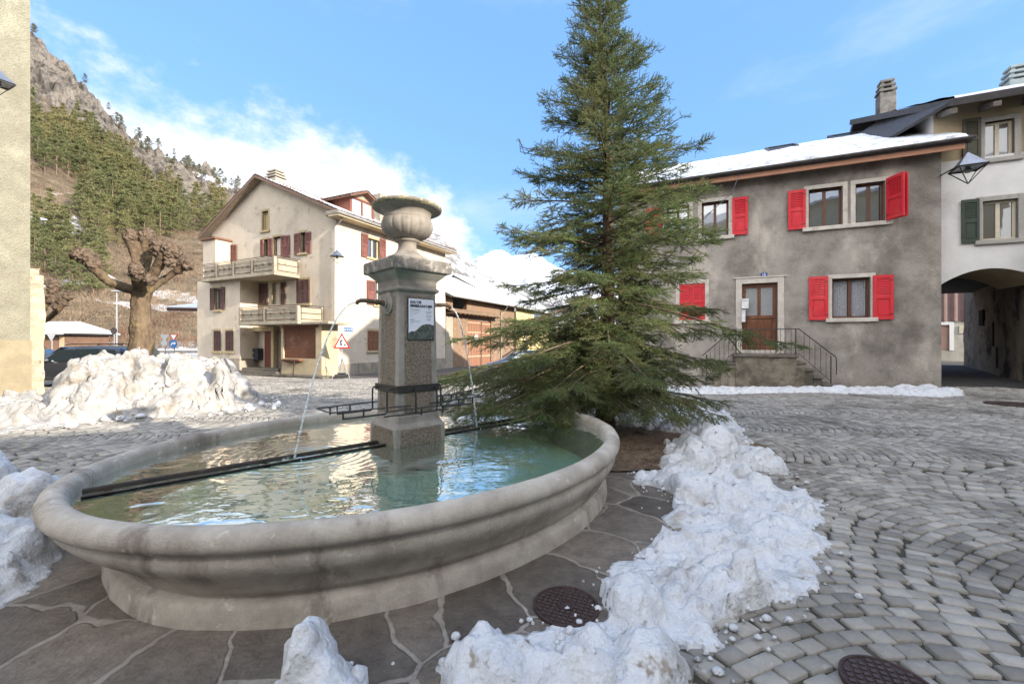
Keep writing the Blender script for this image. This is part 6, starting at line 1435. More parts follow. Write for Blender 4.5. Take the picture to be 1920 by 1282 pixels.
for a in ((1345, 870, 40, 62), (1310, 880, 30, 50), (1262, 880, 26, 30), (1400, 1120, 34, 70), (1180, 1140, 62, 55), (1390, 1170, 30, 60), (1110, 1215, 40, 40), (1225, 1250, 70, 50), (930, 1282, 45, 50), (1105, 1275, 50, 60), (1300, 930, 55, 40), (1450, 1000, 70, 30)): lump_px(*a)
snow_heap('snow_bank', bank, .4, prof_bank, 'long low bank of shovelled snow curving along the right side of the basin',   .115, 1.9, .017, .10, None, .18, 1, L2, ragged=.13, holes=.7)
# single lump at the bottom edge
lump = [g(508, 1330), g(520, 1262), g(560, 1232), (g(620, 1240)), g(690, 1262), g(700, 1330), g(650, 1440), g(540, 1430)]
L2 = []
for a in ((572, 1300, 62, 125), (610, 1330, 50, 70), (680, 1300, 22, 45)): lump_px(*a)
snow_heap('snow_lump', lump, .3, lambda X, Y, d: .06+.1*sstep(0, .2, d), 'single pointed lump of snow lying at the bottom edge of the photo', .05, 4, .009, .06, None, .08, 4, L2, ragged=.04)
# heap at the left edge
lh = [g(-260, 1060), g(-260, 930), g(-60, 915), g(70, 930), g(110, 960), g(140, 1015), g(135, 1040), g(95, 1065), g(60, 1105), g(5, 1150), g(-260, 1300)]
L2 = []
for a in ((60, 1010, 62, 120), (95, 1020, 40, 60), (-30, 985, 60, 110), (-120, 1000, 80, 110), (20, 1060, 60, 60)): lump_px(*a)
snow_heap('snow_heap', lh, .5, lambda X, Y, d: .05+.28*sstep(0, .5, d), 'chest of dirty snow at the left edge in front of the basin', .10, 2.6, .016, .12, None, .16, 7, L2, ragged=.07)
# big dirty pile by the yellow wall
pile = [(-14.5, 6.0), (-12, 6.1), (-10, 6.6), (-8.2, 6.9), (-7.5, 7.7), (-6.9, 8.1), (-6.1, 8.5), (-5.6, 9.2), (-5.9, 10.2), (-6.6, 11.4), (-8, 12.2), (-10, 12.4), (-12, 11.4), (-12.4, 10.4), (-13.5, 9.0)]
def prof_pile(X, Y, d):
    q_ = X/Y
    h = .26*sstep(0, .5, d)+.74*sstep(.35, 1.5, d-.25*perlin(X*.8, Y*.8))
    low = sstep(-8.2, -9.6, X+.4*(Y-8)); return h*(1-.60*low*sstep(9.6, 7.8, Y))*(.30+.70*sstep(-1.10, -1.0, q_))*(1-.35*sstep(-6.4, -5.2, X))*(1-.25*sstep(-10.3, -12, X))
rsp = random.Random(12); PL = []
for i in range(70):
    y_ = rsp.uniform(7.4, 11.2); x_ = rsp.uniform(-12, -6.0); r_ = rsp.uniform(.10, .36); hh = (.15 if y_ < 8.3 else .55 if y_ < 9.2 else .85)*(.45 if x_/y_ < -1.04 else 1); PL.append((x_, y_, r_, hh*rsp.uniform(.5, 1.05)))
PL = [p for p in PL if poly_dist(np.array([p[0]]), np.array([p[1]]), pile)[0] > .45]
snow_heap('snow_pile', pile, 1.3, prof_pile, 'huge dirty heap of ploughed snow between the yellow wall and the cream house', .24, 1.15, .03, .22, DIRTSNOW, .45, 11, PL, ragged=.2)
# strip of snow along the grey house
strip = [g(1150, 752, -.25), g(1180, 735, -.25), g(1330, 728, -.2), g(1400, 727, -.15), g(1500, 731, -.12), g(1560, 730, -.1), g(1760, 731, 0), g(1812, 742, 0), g(1760, 743, 0), g(1640, 739, -.05), g(1540, 736, -.1), g(1420, 738, -.2), g(1290, 744, -.25)]
snow_heap('kerb_snow', strip, .2, lambda X, Y, d: .03+.10*sstep(0, .2, d), 'thin strip of snow along the foot of the grey house', .06, 2.2, .03, .08, None, .10, 13, None, ragged=.10)
small = [(1180, 803, 60, 16, 26), (1215, 812, 30, 12, 20), (1105, 722, 40, 12, 22), (1262, 762, 40, 10, 18), (1250, 842, 26, 10, 18)]
for i, (px, py, w, dp, hp) in enumerate(small):
    cx, cy = g(px, py); r = w*cy/F*.5; L2 = [(cx, cy, r*.7, hp*cy/F), (cx+r*.5, cy+.05, r*.45, hp*cy/F*.7)]
    poly = [(cx+r*1.2*math.cos(a), cy+r*.9*math.sin(a)) for a in np.linspace(0, 2*math.pi, 12, endpoint=False)]
    snow_heap('snow_patch', poly, .1, lambda X, Y, d: .02+.06*sstep(0, .1, d), ['small round snow clod behind the basin rim under the spruce', 'snow clod left of the spruce twigs hanging down', 'low snow patch behind the spruce trunk', 'snow patch right of the spruce on the cobbles', 'little snow clod on the soil below hanging spruce twigs'][i], .04, 4, .018, .06, None, .06, 20+i, L2, ragged=.03)
px_ = [(17.0, 21.9), (19.5, 20.6), (22, 22.5), (20, 24.5)]; snow_heap('snow_patch', px_, .3, lambda X, Y, d: .05+.4*sstep(0, .8, d), 'snow heap seen through the passage before the corrugated shed', .15, 1.4, .06, .2, None, .2, 31)

# crumbs of snow scattered round the banks
def crumbs():
    rs = np.random.RandomState(14); m = MB()
    def around(poly, n, spread, r0, r1):
        k = 0
        while k < n:
            i = rs.randint(len(poly)); a = poly[i]; b = poly[(i+1) % len(poly)]; t = rs.rand(); x = a[0]+(b[0]-a[0])*t+rs.normal(0, spread); y = a[1]+(b[1]-a[1])*t+rs.normal(0, spread)
            u, v = bas(x, y)
            if math.hypot(u/2.42, v/1.95) < 1.02 or y < .9: k += 1; continue
            r = r0+(r1-r0)*rs.rand()**3; z = G(x, y)+.008; pr = [(.01, -r*.5), (r*rs.uniform(.7, 1), -r*.2), (r*rs.uniform(.8, 1.1), r*.15), (r*rs.uniform(.4, .8), r*rs.uniform(.5, .7)), (.003, r*.8)]
            m.lathe((x, y, z+r*.3), pr, 7); k += 1
    around(bank, 330, .09, .006, .028); around(lump, 30, .05, .006, .02); around(lh, 70, .08, .006, .028); around(pile, 160, .22, .02, .11); around(strip, 110, .12, .015, .05)
    o = m.build('snow_crumbs', SNOW, None, smooth=True); tag(o, 'small crumbs of snow scattered on the paving round the snow banks', 'snow crumbs', kind='stuff')
crumbs()

# ================================================================ hillside
def sky_s(p): return np.interp(p, [-3, -2, -1.6, -1.35, -1.2, -1.125, -1.06, -.96, -.90, -.84, -.79, -.72, -.65, -.55, -.45, -.3, -.2, -.15, .2], [.5, .9, 1.0, .92, .80, .725, .665, .552, .480, .44, .420, .395, .355, .30, .26, .20, .17, .10, -.01])
Y0, YC = 72.0, 330.0
def hill_z(p, y):
    f = np.clip((y-Y0)/(YC-Y0), 0, 1.35); base = sky_s(p)*YC*np.minimum(f, 1)**1.12-np.maximum(f-1, 0)*160
    x = p*y; n = 7*fbm(x*.018, y*.018, 0, 3)*sstep(0, .2, f)*sstep(1.1, .85, f)+10*f*np.abs(fbm(x*.035+3, y*.035, 1, 4, .55))*sstep(.3, .6, f)
    return base*sstep(0, .04, f)+n*.8+(-1.0)*(f <= 0)
def rock_mask(p, y):
    x = p*y; e = hill_z(p, y)/np.maximum(y, 1)     # apparent steepness from the square
    lim = np.interp(p, [-1.2, -1.13, -1.0, -.9, -.8, -.74, -.7, -.6], [.60, .55, .50, .42, .35, .30, .30, .40])
    return sstep(-.02, .03, e-lim+.05*fbm(x*.03, y*.03, 2, 3))
def hill():
    ps = np.concatenate([np.linspace(-2.6, -1.26, 50), np.linspace(-1.25, -.56, 460), np.linspace(-.55, .15, 50)]); f_ = np.concatenate([np.linspace(-.02, 1, 420), np.linspace(1.01, 1.35, 20)]); P, Fr = np.meshgrid(ps, f_); Yg = Y0+Fr*(YC-Y0); X = P*Yg
    Z = hill_z(P, Yg); rk = rock_mask(P, Yg)
    rid = np.abs(fbm((X*.8+Z*.7)*.04, (Yg)*.04+(X-Z)*.012, 3, 5, .58)); st_ = fbm((X+Z*1.1)*.06, (Yg)*.03, 5, 4, .5); Z = Z+rk*(17*rid-5+1.6*st_)*sstep(1.3, .9, Fr)
    ny, nx = P.shape; idx = np.arange(nx*ny).reshape(ny, nx); f = np.stack([idx[:-1, :-1], idx[:-1, 1:], idx[1:, 1:], idx[1:, :-1]], -1).reshape(-1, 4)
    m = bpy.data.materials.new('hillside'); m.use_nodes = True; nt = m.node_tree; N = nt.nodes; L = nt.links; Pn = N['Principled BSDF']; Pn.inputs['Roughness'].default_value = .95; Pn.inputs['Specular IOR Level'].default_value = .1
    geo = N.new('ShaderNodeNewGeometry'); at_ = N.new('ShaderNodeAttribute'); at_.attribute_name = 'zone'; sp = N.new('ShaderNodeSeparateColor'); L.new(at_.outputs['Color'], sp.inputs[0])
    def noise(sc, st=(1, 1, 1), rot=(0, 0, 0), det=8, ro=.65):
        mp = N.new('ShaderNodeMapping'); mp.inputs['Scale'].default_value = st; mp.inputs['Rotation'].default_value = rot; L.new(geo.outputs['Position'], mp.inputs[0]); n = N.new('ShaderNodeTexNoise'); n.inputs['Scale'].default_value = sc; n.inputs['Detail'].default_value = det; n.inputs['Roughness'].default_value = ro; L.new(mp.outputs[0], n.inputs['Vector']); return n.outputs['Fac']
    def ramp(f, cols):
        r = N.new('ShaderNodeValToRGB'); L.new(f, r.inputs[0]); e = r.color_ramp.elements
        while len(e) < len(cols): e.new(.5)
        for el_, (p_, c) in zip(e, cols): el_.position = p_; el_.color = (*c, 1)
        return r.outputs[0]
    rock = ramp(noise(.10, (1.0, .5, 1.0), (.3, .85, .2), 12, .74), [(.32, (.03, .028, .026)), (.43, (.09, .082, .072)), (.55, (.21, .185, .16)), (.72, (.13, .115, .10))])
    soil = ramp(noise(.16), [(.3, (.085, .062, .042)), (.5, (.165, .13, .09)), (.7, (.25, .205, .15))])
    def mixc(fac, a, b):
        x = N.new('ShaderNodeMix'); x.data_type = 'RGBA'; L.new(fac, x.inputs['Factor']); L.new(a, x.inputs['A']); L.new(b, x.inputs['B']); return x.outputs['Result']
    c = mixc(sp.outputs[0], soil, rock)
    sn = N.new('ShaderNodeRGB'); sn.outputs[0].default_value = (.78, .8, .84, 1)
    md = N.new('ShaderNodeMath'); md.operation = 'SUBTRACT'; L.new(noise(.30, det=8), md.inputs[0]); md.inputs[1].default_value = .48
    ad = N.new('ShaderNodeMath'); ad.operation = 'MULTIPLY_ADD'; L.new(md.outputs[0], ad.inputs[0]); ad.inputs[1].default_value = 3.2; L.new(sp.outputs[1], ad.inputs[2])
    mr = N.new('ShaderNodeMapRange'); mr.interpolation_type = 'SMOOTHSTEP'; mr.inputs['From Min'].default_value = .55; mr.inputs['From Max'].default_value = .9; L.new(ad.outputs[0], mr.inputs['Value'])
    c = mixc(mr.outputs[0], c, sn.outputs[0]); L.new(c, Pn.inputs['Base Color'])
    b = N.new('ShaderNodeBump'); b.inputs['Distance'].default_value = 3.5; L.new(noise(.16, (1, 1, .5), (.5, .5, .2), 9, .7), b.inputs['Height']); L.new(b.outputs[0], Pn.inputs['Normal'])
    o = mesh_np('hillside', np.stack([X, Yg, Z], -1).reshape(-1, 3), f, m, smooth=True); tag(o, kind='structure')
    e = Z/np.maximum(Yg, 1); px = 960+P*F; py = HY-e*F
    snow = np.zeros(P.shape)
    def blob(cx, cy, rx, ry, s=1.0, rot=0.0):
        dx = (px-cx); dy = (py-cy); a = dx*math.cos(rot)+dy*math.sin(rot); b_ = -dx*math.sin(rot)+dy*math.cos(rot); return s*np.exp(-((a/rx)**2+(b_/ry)**2))
    for k in ((95, 402, 55, 16, 1.5, .15), (110, 428, 40, 10, 1.2), (330, 545, 80, 8, 1.5, .12), (280, 562, 90, 6, 1.4, .1), (120, 480, 50, 6, 1.1), (130, 520, 60, 8, .9), (100, 355, 40, 5, .7), (390, 330, 26, 6, 1.1, .35), (430, 345, 22, 4, 1), (340, 640, 90, 10, .9), (240, 632, 160, 8, 1.0), (200, 520, 30, 5, .7)): snow += blob(*k)
    ca = o.data.color_attributes.new('zone', 'FLOAT_COLOR', 'POINT'); arr = np.zeros((nx*ny, 4)); arr[:, 0] = rk.ravel(); arr[:, 1] = np.clip(snow, 0, 1.3).ravel(); arr[:, 3] = 1; ca.data.foreach_set('color', arr.ravel())
hill()
PINE_G = mat('pine_foliage', (.165, .175, .075), (.115, .13, .06), .05, .85, island=.35, trans=.15, c3=(.22, .20, .09), s3=.03, t3=(.45, .6))
PINE_S = mat('pine_foliage_frosted', (.11, .12, .07), (.20, .20, .15), .06, .85, island=.35, trans=.1)
PTRUNK = mat('pine_trunk', (.20, .14, .10), (.14, .10, .08), 3, .95)
def far_tree(seed, H=13.0, kind='pine', n=4200):
    rs = np.random.RandomState(seed); root = empty('pine_tree', (0, 0, 0))
    m = MB(); m.tube([(0, 0, -1.0), (.15*rs.normal(), .1, H*.5), (.2*rs.normal(), .1, H*.95)], [.20, .13, .03], 6); m.build('trunk', PTRUNK, root)
    cl = []; k = 46 if kind == 'pine' else 60
    for i in range(k):
        if kind == 'pine': h = H*(.22+.78*rs.rand()**.75); r = 3.5*math.sin(math.pi*min(1, (h/H-.12)/.92))**.75*rs.uniform(.25, 1)*(1.12-.5*h/H)
        else: h = H*(.06+.92*rs.rand()); r = 3.1*(1-h/H)**.85*rs.uniform(.35, 1.05)
        a = rs.rand()*6.283; cl.append((r*math.cos(a), r*math.sin(a), h-.12*r, rs.uniform(.5, 1.05)*(1.25-.6*h/H)))
    cl = np.array(cl); c = cl[rs.randint(0, k, n)]; dv = unit(rs.normal(size=(n, 3))); rr = c[:, 3:4]*rs.rand(n, 1)**.45
    p = c[:, :3]+dv*rr*np.array([1.15, 1.15, .42]); o = unit(dv*np.array([1, 1, .5])+rs.normal(0, .5, (n, 3))); w = unit(np.cross(o, rs.normal(size=(n, 3))))
    s = rs.uniform(.16, .36, (n, 1)); V_ = np.stack([p-w*s*.32, p+w*s*.32, p+o*s*1.2], 1).reshape(-1, 3)
    mesh_np('crown', V_, np.arange(n*3).reshape(-1, 3), PINE_G, root); return root
protos = [far_tree(1), far_tree(2, 12), far_tree(3, 14), far_tree(4, 13, 'spruce'), far_tree(5, 14, 'spruce'), far_tree(6, 11)]
crest_protos = []
for i in (0, 1, 5):
    c = copy_tree(protos[i]); [setattr(ch, 'data', ch.data.copy()) for ch in c.children if ch.name.startswith('crown')]
    for ch in c.children:
        if ch.name.startswith('crown'): ch.data.materials[0] = PINE_S
    crest_protos.append(c)
def plant_forest():
    rs = np.random.RandomState(77); used = set(); n = 0; pos = []
    def put(pr, p, y, s, lab, grp, dz=0):
        nonlocal n
        o = pr if id(pr) not in used else copy_tree(pr); used.add(id(pr))
        x = p*y; rk = float(rock_mask(np.array([p]), np.array([y]))[0]); z = float(hill_z(np.array([p]), np.array([y]))[0])
        o.location = (x, y, z+dz); o.rotation_euler = (0, 0, rs.rand()*6.28); o.scale = (s*rs.uniform(.85, 1.2), s*rs.uniform(.85, 1.2), s); tag(o, lab, 'tree', grp); n += 1
    tries = 0
    # individual trees by where they stand: (p range, height-angle range, density)
    zones = [(55, 250, 200, 330, 62), (200, 330, 280, 390, 34), (300, 420, 380, 440, 26), (150, 250, 310, 350, 12), (60, 130, 425, 520, 16), (150, 260, 370, 480, 26), (240, 350, 390, 450, 16), (120, 190, 500, 560, 7)]
    for (xa, xb, ya, yb, cnt) in zones:
        k = 0; tr = 0
        while k < cnt and tr < 4000:
            tr += 1; px = rs.uniform(xa, xb); py = rs.uniform(ya, yb); p = (px-960)/F; e = (HY-py)/F
            ys = np.linspace(Y0+4, YC, 120); es = hill_z(np.full(120, p), ys)/ys; j = np.searchsorted(es, e)
            if j >= 119: continue
            y = ys[j]
            if float(rock_mask(np.array([p]), np.array([y]))[0]) > .4: continue
            if any((abs(p*y-q[0]) < 2.6 and abs(y-q[1]) < 3.2) for q in pos): continue
            pos.append((p*y, y)); sc = rs.uniform(.8, 1.25)*(1 if y > 130 else .8)
            put(protos[rs.randint(0, 6)] if py < 400 else protos[rs.choice([3, 4, 0, 2])], p, y, sc, 'green pine in the wood on the sunny slope below the cliff', 'pines on the slope below the cliff'); k += 1
    # crest
    for px, cnt in ((68, 2), (150, 2), (205, 3), (232, 3), (262, 4), (285, 5), (310, 5), (335, 5), (355, 5), (385, 4), (410, 4), (430, 3), (450, 3)):
        for i in range(cnt):
            p = (px+rs.uniform(-14, 14)-960)/F; y = YC*rs.uniform(.93, 1.0)
            put(crest_protos[rs.randint(0, 3)], p, y, rs.uniform(.35, .85), 'small frosted pine on the rocky crest of the mountain', 'pines along the rocky crest', 1.0 if px > 240 else 2)
    print('trees', n)
plant_forest()
# leafless brush on the lower slope
def brush():
    rs = np.random.RandomState(8); n = 3400; P = rs.uniform(-1.22, -.66, n); u_ = rs.rand(n); Yb = Y0+2+(u_**1.3)*150; X = P*Yb; Z = hill_z(P, Yb); e = (Z/Yb)
    cl = np.stack([X, Yb, Z], -1); m = 60; rep = np.repeat(np.arange(n), m); t = len(rep)
    hgt = rs.uniform(1.0, 3.2, n)[rep]; a = rs.rand(t)*6.28; sp = rs.uniform(.1, .75, t); d = unit(np.stack([np.cos(a)*sp, np.sin(a)*sp, np.ones(t)], -1))
    b = cl[rep]+np.stack([np.cos(a), np.sin(a), 0*a], -1)*rs.rand(t)[:, None]*.8+d*hgt[:, None]*rs.uniform(0, .75, t)[:, None]; l = hgt*rs.uniform(.15, .4, t); w = unit(np.cross(d, rs.normal(size=(t, 3))))*rs.uniform(.012, .045, t)[:, None]
    d2 = unit(d+rs.normal(0, .35, d.shape)); V_ = np.stack([b-w, b+w, b+d2*l[:, None]], 1).reshape(-1, 3)
    o = mesh_np('brushwood', V_, np.arange(t*3).reshape(-1, 3), mat('bare_brush', (.21, .15, .10), (.30, .235, .165), .12, .95, island=.4, c3=(.17, .09, .06), s3=.09, t3=(.54, .64), trans=.2)); tag(o, 'leafless brown brushwood covering the lower slope', 'brushwood', kind='stuff')
brush()
# far mountains up the valley
def far_mountain(name, pts, Yd, depth, c, snowy, seed):
    ps = np.linspace(pts[0][0], pts[-1][0], 260); sk = np.interp(ps, [q[0] for q in pts], [q[1] for q in pts]); fr = np.linspace(0, 1, 80); P, Fr = np.meshgrid((ps-960)/F, fr); S = (HY-np.repeat(sk[None], 80, 0))/F
    Yg = Yd+Fr*depth; X = P*Yg; Z = S*(Yd+depth)*Fr**.9+60*snowy*fbm(X*.004, Yg*.004, seed, 5, .6)*Fr*(1-.6*Fr)+14*np.abs(fbm(X*.012, Yg*.012, seed, 4, .6))*Fr
    idx = np.arange(P.size).reshape(P.shape); f = np.stack([idx[:-1, :-1], idx[:-1, 1:], idx[1:, 1:], idx[1:, :-1]], -1).reshape(-1, 4)
    o = mesh_np(name, np.stack([X, Yg, Z], -1).reshape(-1, 3), f, c, smooth=True); tag(o, kind='structure')
far_mountain('mountain', [(700, 560), (800, 440), (830, 448), (850, 466), (872, 482), (895, 508), (925, 522), (960, 530), (1010, 548), (1060, 560), (1300, 585)], 620, 420, mat('wooded_snow_slope', (.13, .125, .12), (.40, .41, .43), .035, .95, 3, .08, .1, contrast=(.4, .6), detail=10), .35, 1)
far_mountain('mountain', [(820, 520), (870, 500), (900, 480), (922, 470), (940, 468), (960, 480), (1000, 470), (1040, 500), (1090, 520), (1150, 515), (1230, 540), (1400, 560)], 1900, 1500, mat('alpine_snow', (.62, .66, .74), (.50, .56, .66), .006, .8, 10, .02, .1, c3=(.28, .30, .34), s3=.012, t3=(.56, .68)), 1.0, 2)

# ================================================================ pollarded trees
def pollard(name, base, H, arms, r0, label, seed):
    rs = random.Random(seed); b = Vector(base); root = empty(name, b, label, 'tree')
    PB = mat('pollard_bark', (.19, .14, .09), (.10, .072, .05), 6, .95, .03, 14, .15, stretch=(1, 1, .3), c3=(.27, .22, .08), s3=1.6, t3=(.58, .72))
    KN = mat('pollard_knob', (.20, .15, .11), (.08, .058, .045), 9, .95, .05, 10, .15)
    m = MB(); n = 14; m.tube([b+Vector((.04*math.sin(i), .03*math.cos(i*1.7), -.3+(H+.3)*i/n)) for i in range(n+1)], [r0*(1.12 if i < 2 else 1.0-.10*math.sin(i*.7))*(1 if i < n-2 else .9) for i in range(n+1)], 16)
    o = m.build('trunk', PB, root, smooth=True)
    def rough(o, st, sc, vox, sub=0):
        r = o.modifiers.new('remesh', 'REMESH'); r.mode = 'VOXEL'; r.voxel_size = vox; r.use_smooth_shade = True
        t = bpy.data.textures.new(o.name+'_t', 'CLOUDS'); t.noise_scale = sc; t.noise_depth = 3; d = o.modifiers.new('disp', 'DISPLACE'); d.texture = t; d.strength = st; d.texture_coords = 'GLOBAL'; d.mid_level = .5
    rough(o, .10, .18, .035)
    for arm in arms:
        m = MB(); pts = [b+Vector(p) for p in arm['p']]; m.tube(pts, arm['r'], 12)
        o = m.build('limb', PB, root, smooth=True); rough(o, .07, .14, .03)
        for (kx, ky, kz, kr, el) in arm['k']:
            m = MB(); c = b+Vector((kx, ky, kz)); kr *= .80
            for j in range(26):
                v = Vector((rs.gauss(0, 1), rs.gauss(0, 1), rs.gauss(0, 1))).normalized(); q = c+Vector((v.x*kr*.62, v.y*kr*.62, v.z*kr*.62*el)); rr = kr*rs.uniform(.28, .5)
                m.lathe(q, [(.01, -rr), (rr*.7, -rr*.7), (rr, 0), (rr*.7, rr*.7), (.01, rr)], 8)
            m.lathe(c, [(.01, -kr*el*.8), (kr*.6, -kr*.6*el), (kr*.75, 0), (kr*.6, kr*.6*el), (.01, kr*el*.8)], 12)
            o = m.build('knob', KN, root, smooth=True); rough(o, .13, .07, .022)
            m = MB()
            for j in range(40):
                v = Vector((rs.gauss(0, 1), rs.gauss(0, 1), rs.gauss(.3, 1))).normalized(); p0 = c+Vector((v.x, v.y, v.z*el))*kr*.8; m.tube([p0, p0+v*rs.uniform(.06, .2)+Vector((0, 0, .03))], [.008, .003], 4)
            m.build('shoots', KN, o)
        if arm.get('snow'):
            m = MB(); pts2 = [p+Vector((0, 0, r_*.85)) for p, r_ in zip(pts, arm['r'])][arm['snow'][0]:arm['snow'][1]]; m.tube(pts2, [.02]+[.075]*(len(pts2)-2)+[.03], 8); s_ = m.build('limb_snow', SNOW, root, smooth=True); rough(s_, .04, .2, .03)
TY = 14.7; K = TY/F
tb = at(265, 700, TY); tb.z = G(tb.x, tb.y)
def q(px, py, dy=0.0): v = at(px, py, TY+dy); return (v.x-tb.x, v.y-tb.y+0.0, v.z-tb.z)
arms = [dict(p=[q(262, 545), q(235, 540, -.2), q(205, 528, -.4), q(185, 510, -.5), q(165, 490, -.5)], r=[.20, .16, .15, .15, .17], k=[(*q(160, 482, -.5), .40, .9), (*q(178, 497, -.5), .32, 1), (*q(147, 476, -.5), .26, .8), (*q(138, 480, -.45), .16, .8)], snow=(1, 4)),
        dict(p=[q(262, 540), q(262, 510), q(256, 480), q(250, 455)], r=[.2, .15, .17, .22], k=[(*q(246, 447), .30, 1.7), (*q(252, 465), .22, 1.4)]),
        dict(p=[q(268, 540), q(272, 500, .2), q(276, 470, .2), q(278, 448, .2)], r=[.2, .15, .18, .22], k=[(*q(276, 443, .2), .32, 1.4), (*q(290, 455, .2), .24, 1.2)]),
        dict(p=[q(270, 540), q(290, 510, -.2), q(305, 485, -.3), q(312, 470, -.3)], r=[.2, .14, .18, .2], k=[(*q(300, 468, -.3), .38, 1.3), (*q(322, 470, -.3), .36, 1.2), (*q(318, 490, -.3), .26, 1.3)]),
        dict(p=[q(272, 545), q(300, 530, .2), q(325, 512, .3), q(345, 500, .3)], r=[.18, .12, .11, .14], k=[(*q(338, 487, .3), .32, 1.2), (*q(352, 497, .3), .24, 1.1), (*q(334, 505, .3), .2, 1.1)], snow=(0, 3)),
        dict(p=[q(265, 545), q(258, 520, -.7), q(255, 508, -.8)], r=[.2, .18, .2], k=[(*q(255, 508, -.8), .30, 1.1), (*q(280, 525, -.7), .24, 1)])]
pollard('pollard_tree', tb, q(265, 538)[2], arms, 16.5*K*1.05, 'pollarded plane tree with knobbly cut limbs and mossy trunk behind the snow pile', 5)
TY = 17.0; tb = at(62, 700, TY); tb.z = G(tb.x, tb.y)
arms = [dict(p=[q(62, 600), q(80, 580), q(95, 555), q(100, 535)], r=[.16, .12, .12, .14], k=[(*q(100, 537), .30, 1.6), (*q(98, 560), .24, 1.3)]),
        dict(p=[q(62, 605), q(90, 598), q(112, 578), q(124, 560)], r=[.16, .10, .10, .12], k=[(*q(118, 566), .22, 1.2), (*q(128, 556), .2, 1.1), (*q(105, 575), .18, 1.1)])]
pollard('pollard_tree', tb, q(62, 600)[2], arms, .28, 'second pollarded tree mostly hidden behind the yellow wall', 6)
# ================================================================ cars
def car(loc, ang, label, paint, L_=4.5, W_=1.8, Hc=1.48, estate=True):
    r = empty('parked_car', (0, 0, 0), label, 'car')
    sec = [(-.5, .45, .62, .62), (-.47, .22, .80, .80), (-.33, .20, .92, 1.0), (-.22, .2, .96, 1.34 if estate else 1.1), (-.05, .2, .96, 1.47), (.12, .2, .96, 1.46), (.24, .2, .95, 1.06), (.40, .2, .88, .96), (.47, .22, .78, .80), (.5, .45, .60, .60)]
    if estate: sec = [(-.5, .40, .70, .95), (-.47, .22, .9, 1.08), (-.40, .20, .95, 1.40), (-.28, .2, .96, 1.46), (-.05, .2, .96, 1.48), (.12, .2, .96, 1.44), (.26, .2, .95, 1.02), (.40, .2, .88, .92), (.47, .22, .78, .78), (.5, .40, .60, .60)]
    vs = []; fs = []; w = W_/2; belt = .90
    for x, zb, zm, zt in sec:
        X = x*L_; zt = zt*Hc/1.48; ins = .0 if zt < belt+.1 else (zt-belt)*.34
        ring = [(w*.80, zb), (w*.97, zb+.1), (w, min(zm, belt)*.75), (w*.97, min(belt, zt-.01)), (max(w*.90-ins, w*.45), zt-.03), (max(w*.70-ins, w*.3), zt)]
        pts = [(X, -y, z) for y, z in ring]+[(X, y, z) for y, z in reversed(ring)]
        vs += pts
    k = 12
    for i in range(len(sec)-1):
        for j in range(k): a = i*k+j; b = i*k+(j+1) % k; fs.append((a, b, b+k, a+k))
    fs.append(tuple(range(k))); fs.append(tuple((len(sec)-1)*k+j for j in reversed(range(k))))
    m = MB(); m.add(vs, fs); b = m.build('body', paint, r, smooth=True); md = b.modifiers.new('s', 'SUBSURF'); md.levels = 2; md.render_levels = 2
    def sidewin(x0, x1, z0, z1, s, cut0=0, cut1=0):
        m = MB(); yb = lambda z: s*(w*.965-max(0, z-belt)*.34)+s*.012
        q_ = [(x0*L_, yb(z0), z0), (x1*L_, yb(z0), z0), (x1*L_-cut1, yb(z1)-s*.0, z1), (x0*L_+cut0, yb(z1), z1)]
        m.prism([Vector(p) for p in q_], Vector((0, -s*.02, 0))); m.build('side_window', CARGLASS, r)
    for s in (-1, 1):
        sidewin(-.42, -.25, .93, 1.33*Hc/1.48, s, .25, .0); sidewin(-.235, -.03, .93, 1.36*Hc/1.48, s); sidewin(-.015, .20, .93, 1.34*Hc/1.48, s, 0, .42)
    m = MB(); m.prism([Vector((.245*L_, -w*.74, 1.0)), Vector((.245*L_, w*.74, 1.0)), Vector((.135*L_, w*.60, 1.40*Hc/1.48)), Vector((.135*L_, -w*.60, 1.40*Hc/1.48))], Vector((.03, 0, .03))); m.build('windscreen', CARGLASS, r)
    m = MB(); m.prism([Vector((-.472*L_, -w*.70, 1.05)), Vector((-.472*L_, w*.70, 1.05)), Vector((-.415*L_, w*.58, 1.36)), Vector((-.415*L_, -w*.58, 1.36))], Vector((-.04, 0, .02))); m.build('rear_window', CARGLASS, r)
    m = MB(); TYR = mat('tyre_rubber', (.02, .02, .02), rough=.8)
    for s in (-1, 1):
        m = MB(); m.tube([(-.38*L_, s*w*.62, 1.50), (-.30*L_, s*w*.62, 1.53), (.05*L_, s*w*.60, 1.53), (.10*L_, s*w*.60, 1.49)], .015, 5); m.build('roof_rail', IRON, r)
        for x in (-.31, .31):
            m = MB(); m.tube([(x*L_, s*w*.78, .31), (x*L_, s*w*1.0, .31)], .32, 24); t = m.build('wheel', TYR, r, .03)
            m = MB(); m.tube([(x*L_, s*w*.9, .31), (x*L_, s*w*1.012, .31)], .2, 12); m.build('rim', mat('alloy_rim', (.4, .4, .42), rough=.3, metal=.8), t)
        m = MB(); m.obox((.465*L_, s*w*.66, .68), (1, -.3*s, 0), .08, .16, .07); m.build('headlight', mat('headlight_glass', (.5, .52, .55), rough=.1), r, .03)
        m = MB(); m.obox((-.485*L_, s*w*.72, .85), (1, .2*s, 0), .04, .12, .1); m.build('tail_light', mat('tail_lamp_red', (.35, .02, .02), rough=.2), r, .02)
        m = MB(); m.obox((.16*L_, s*w*1.08, .98), (1, 0, 0), .06, .09, .06); m.build('wing_mirror', paint, r, .03)
    r.rotation_euler = (0, 0, ang); r.location = loc; return r
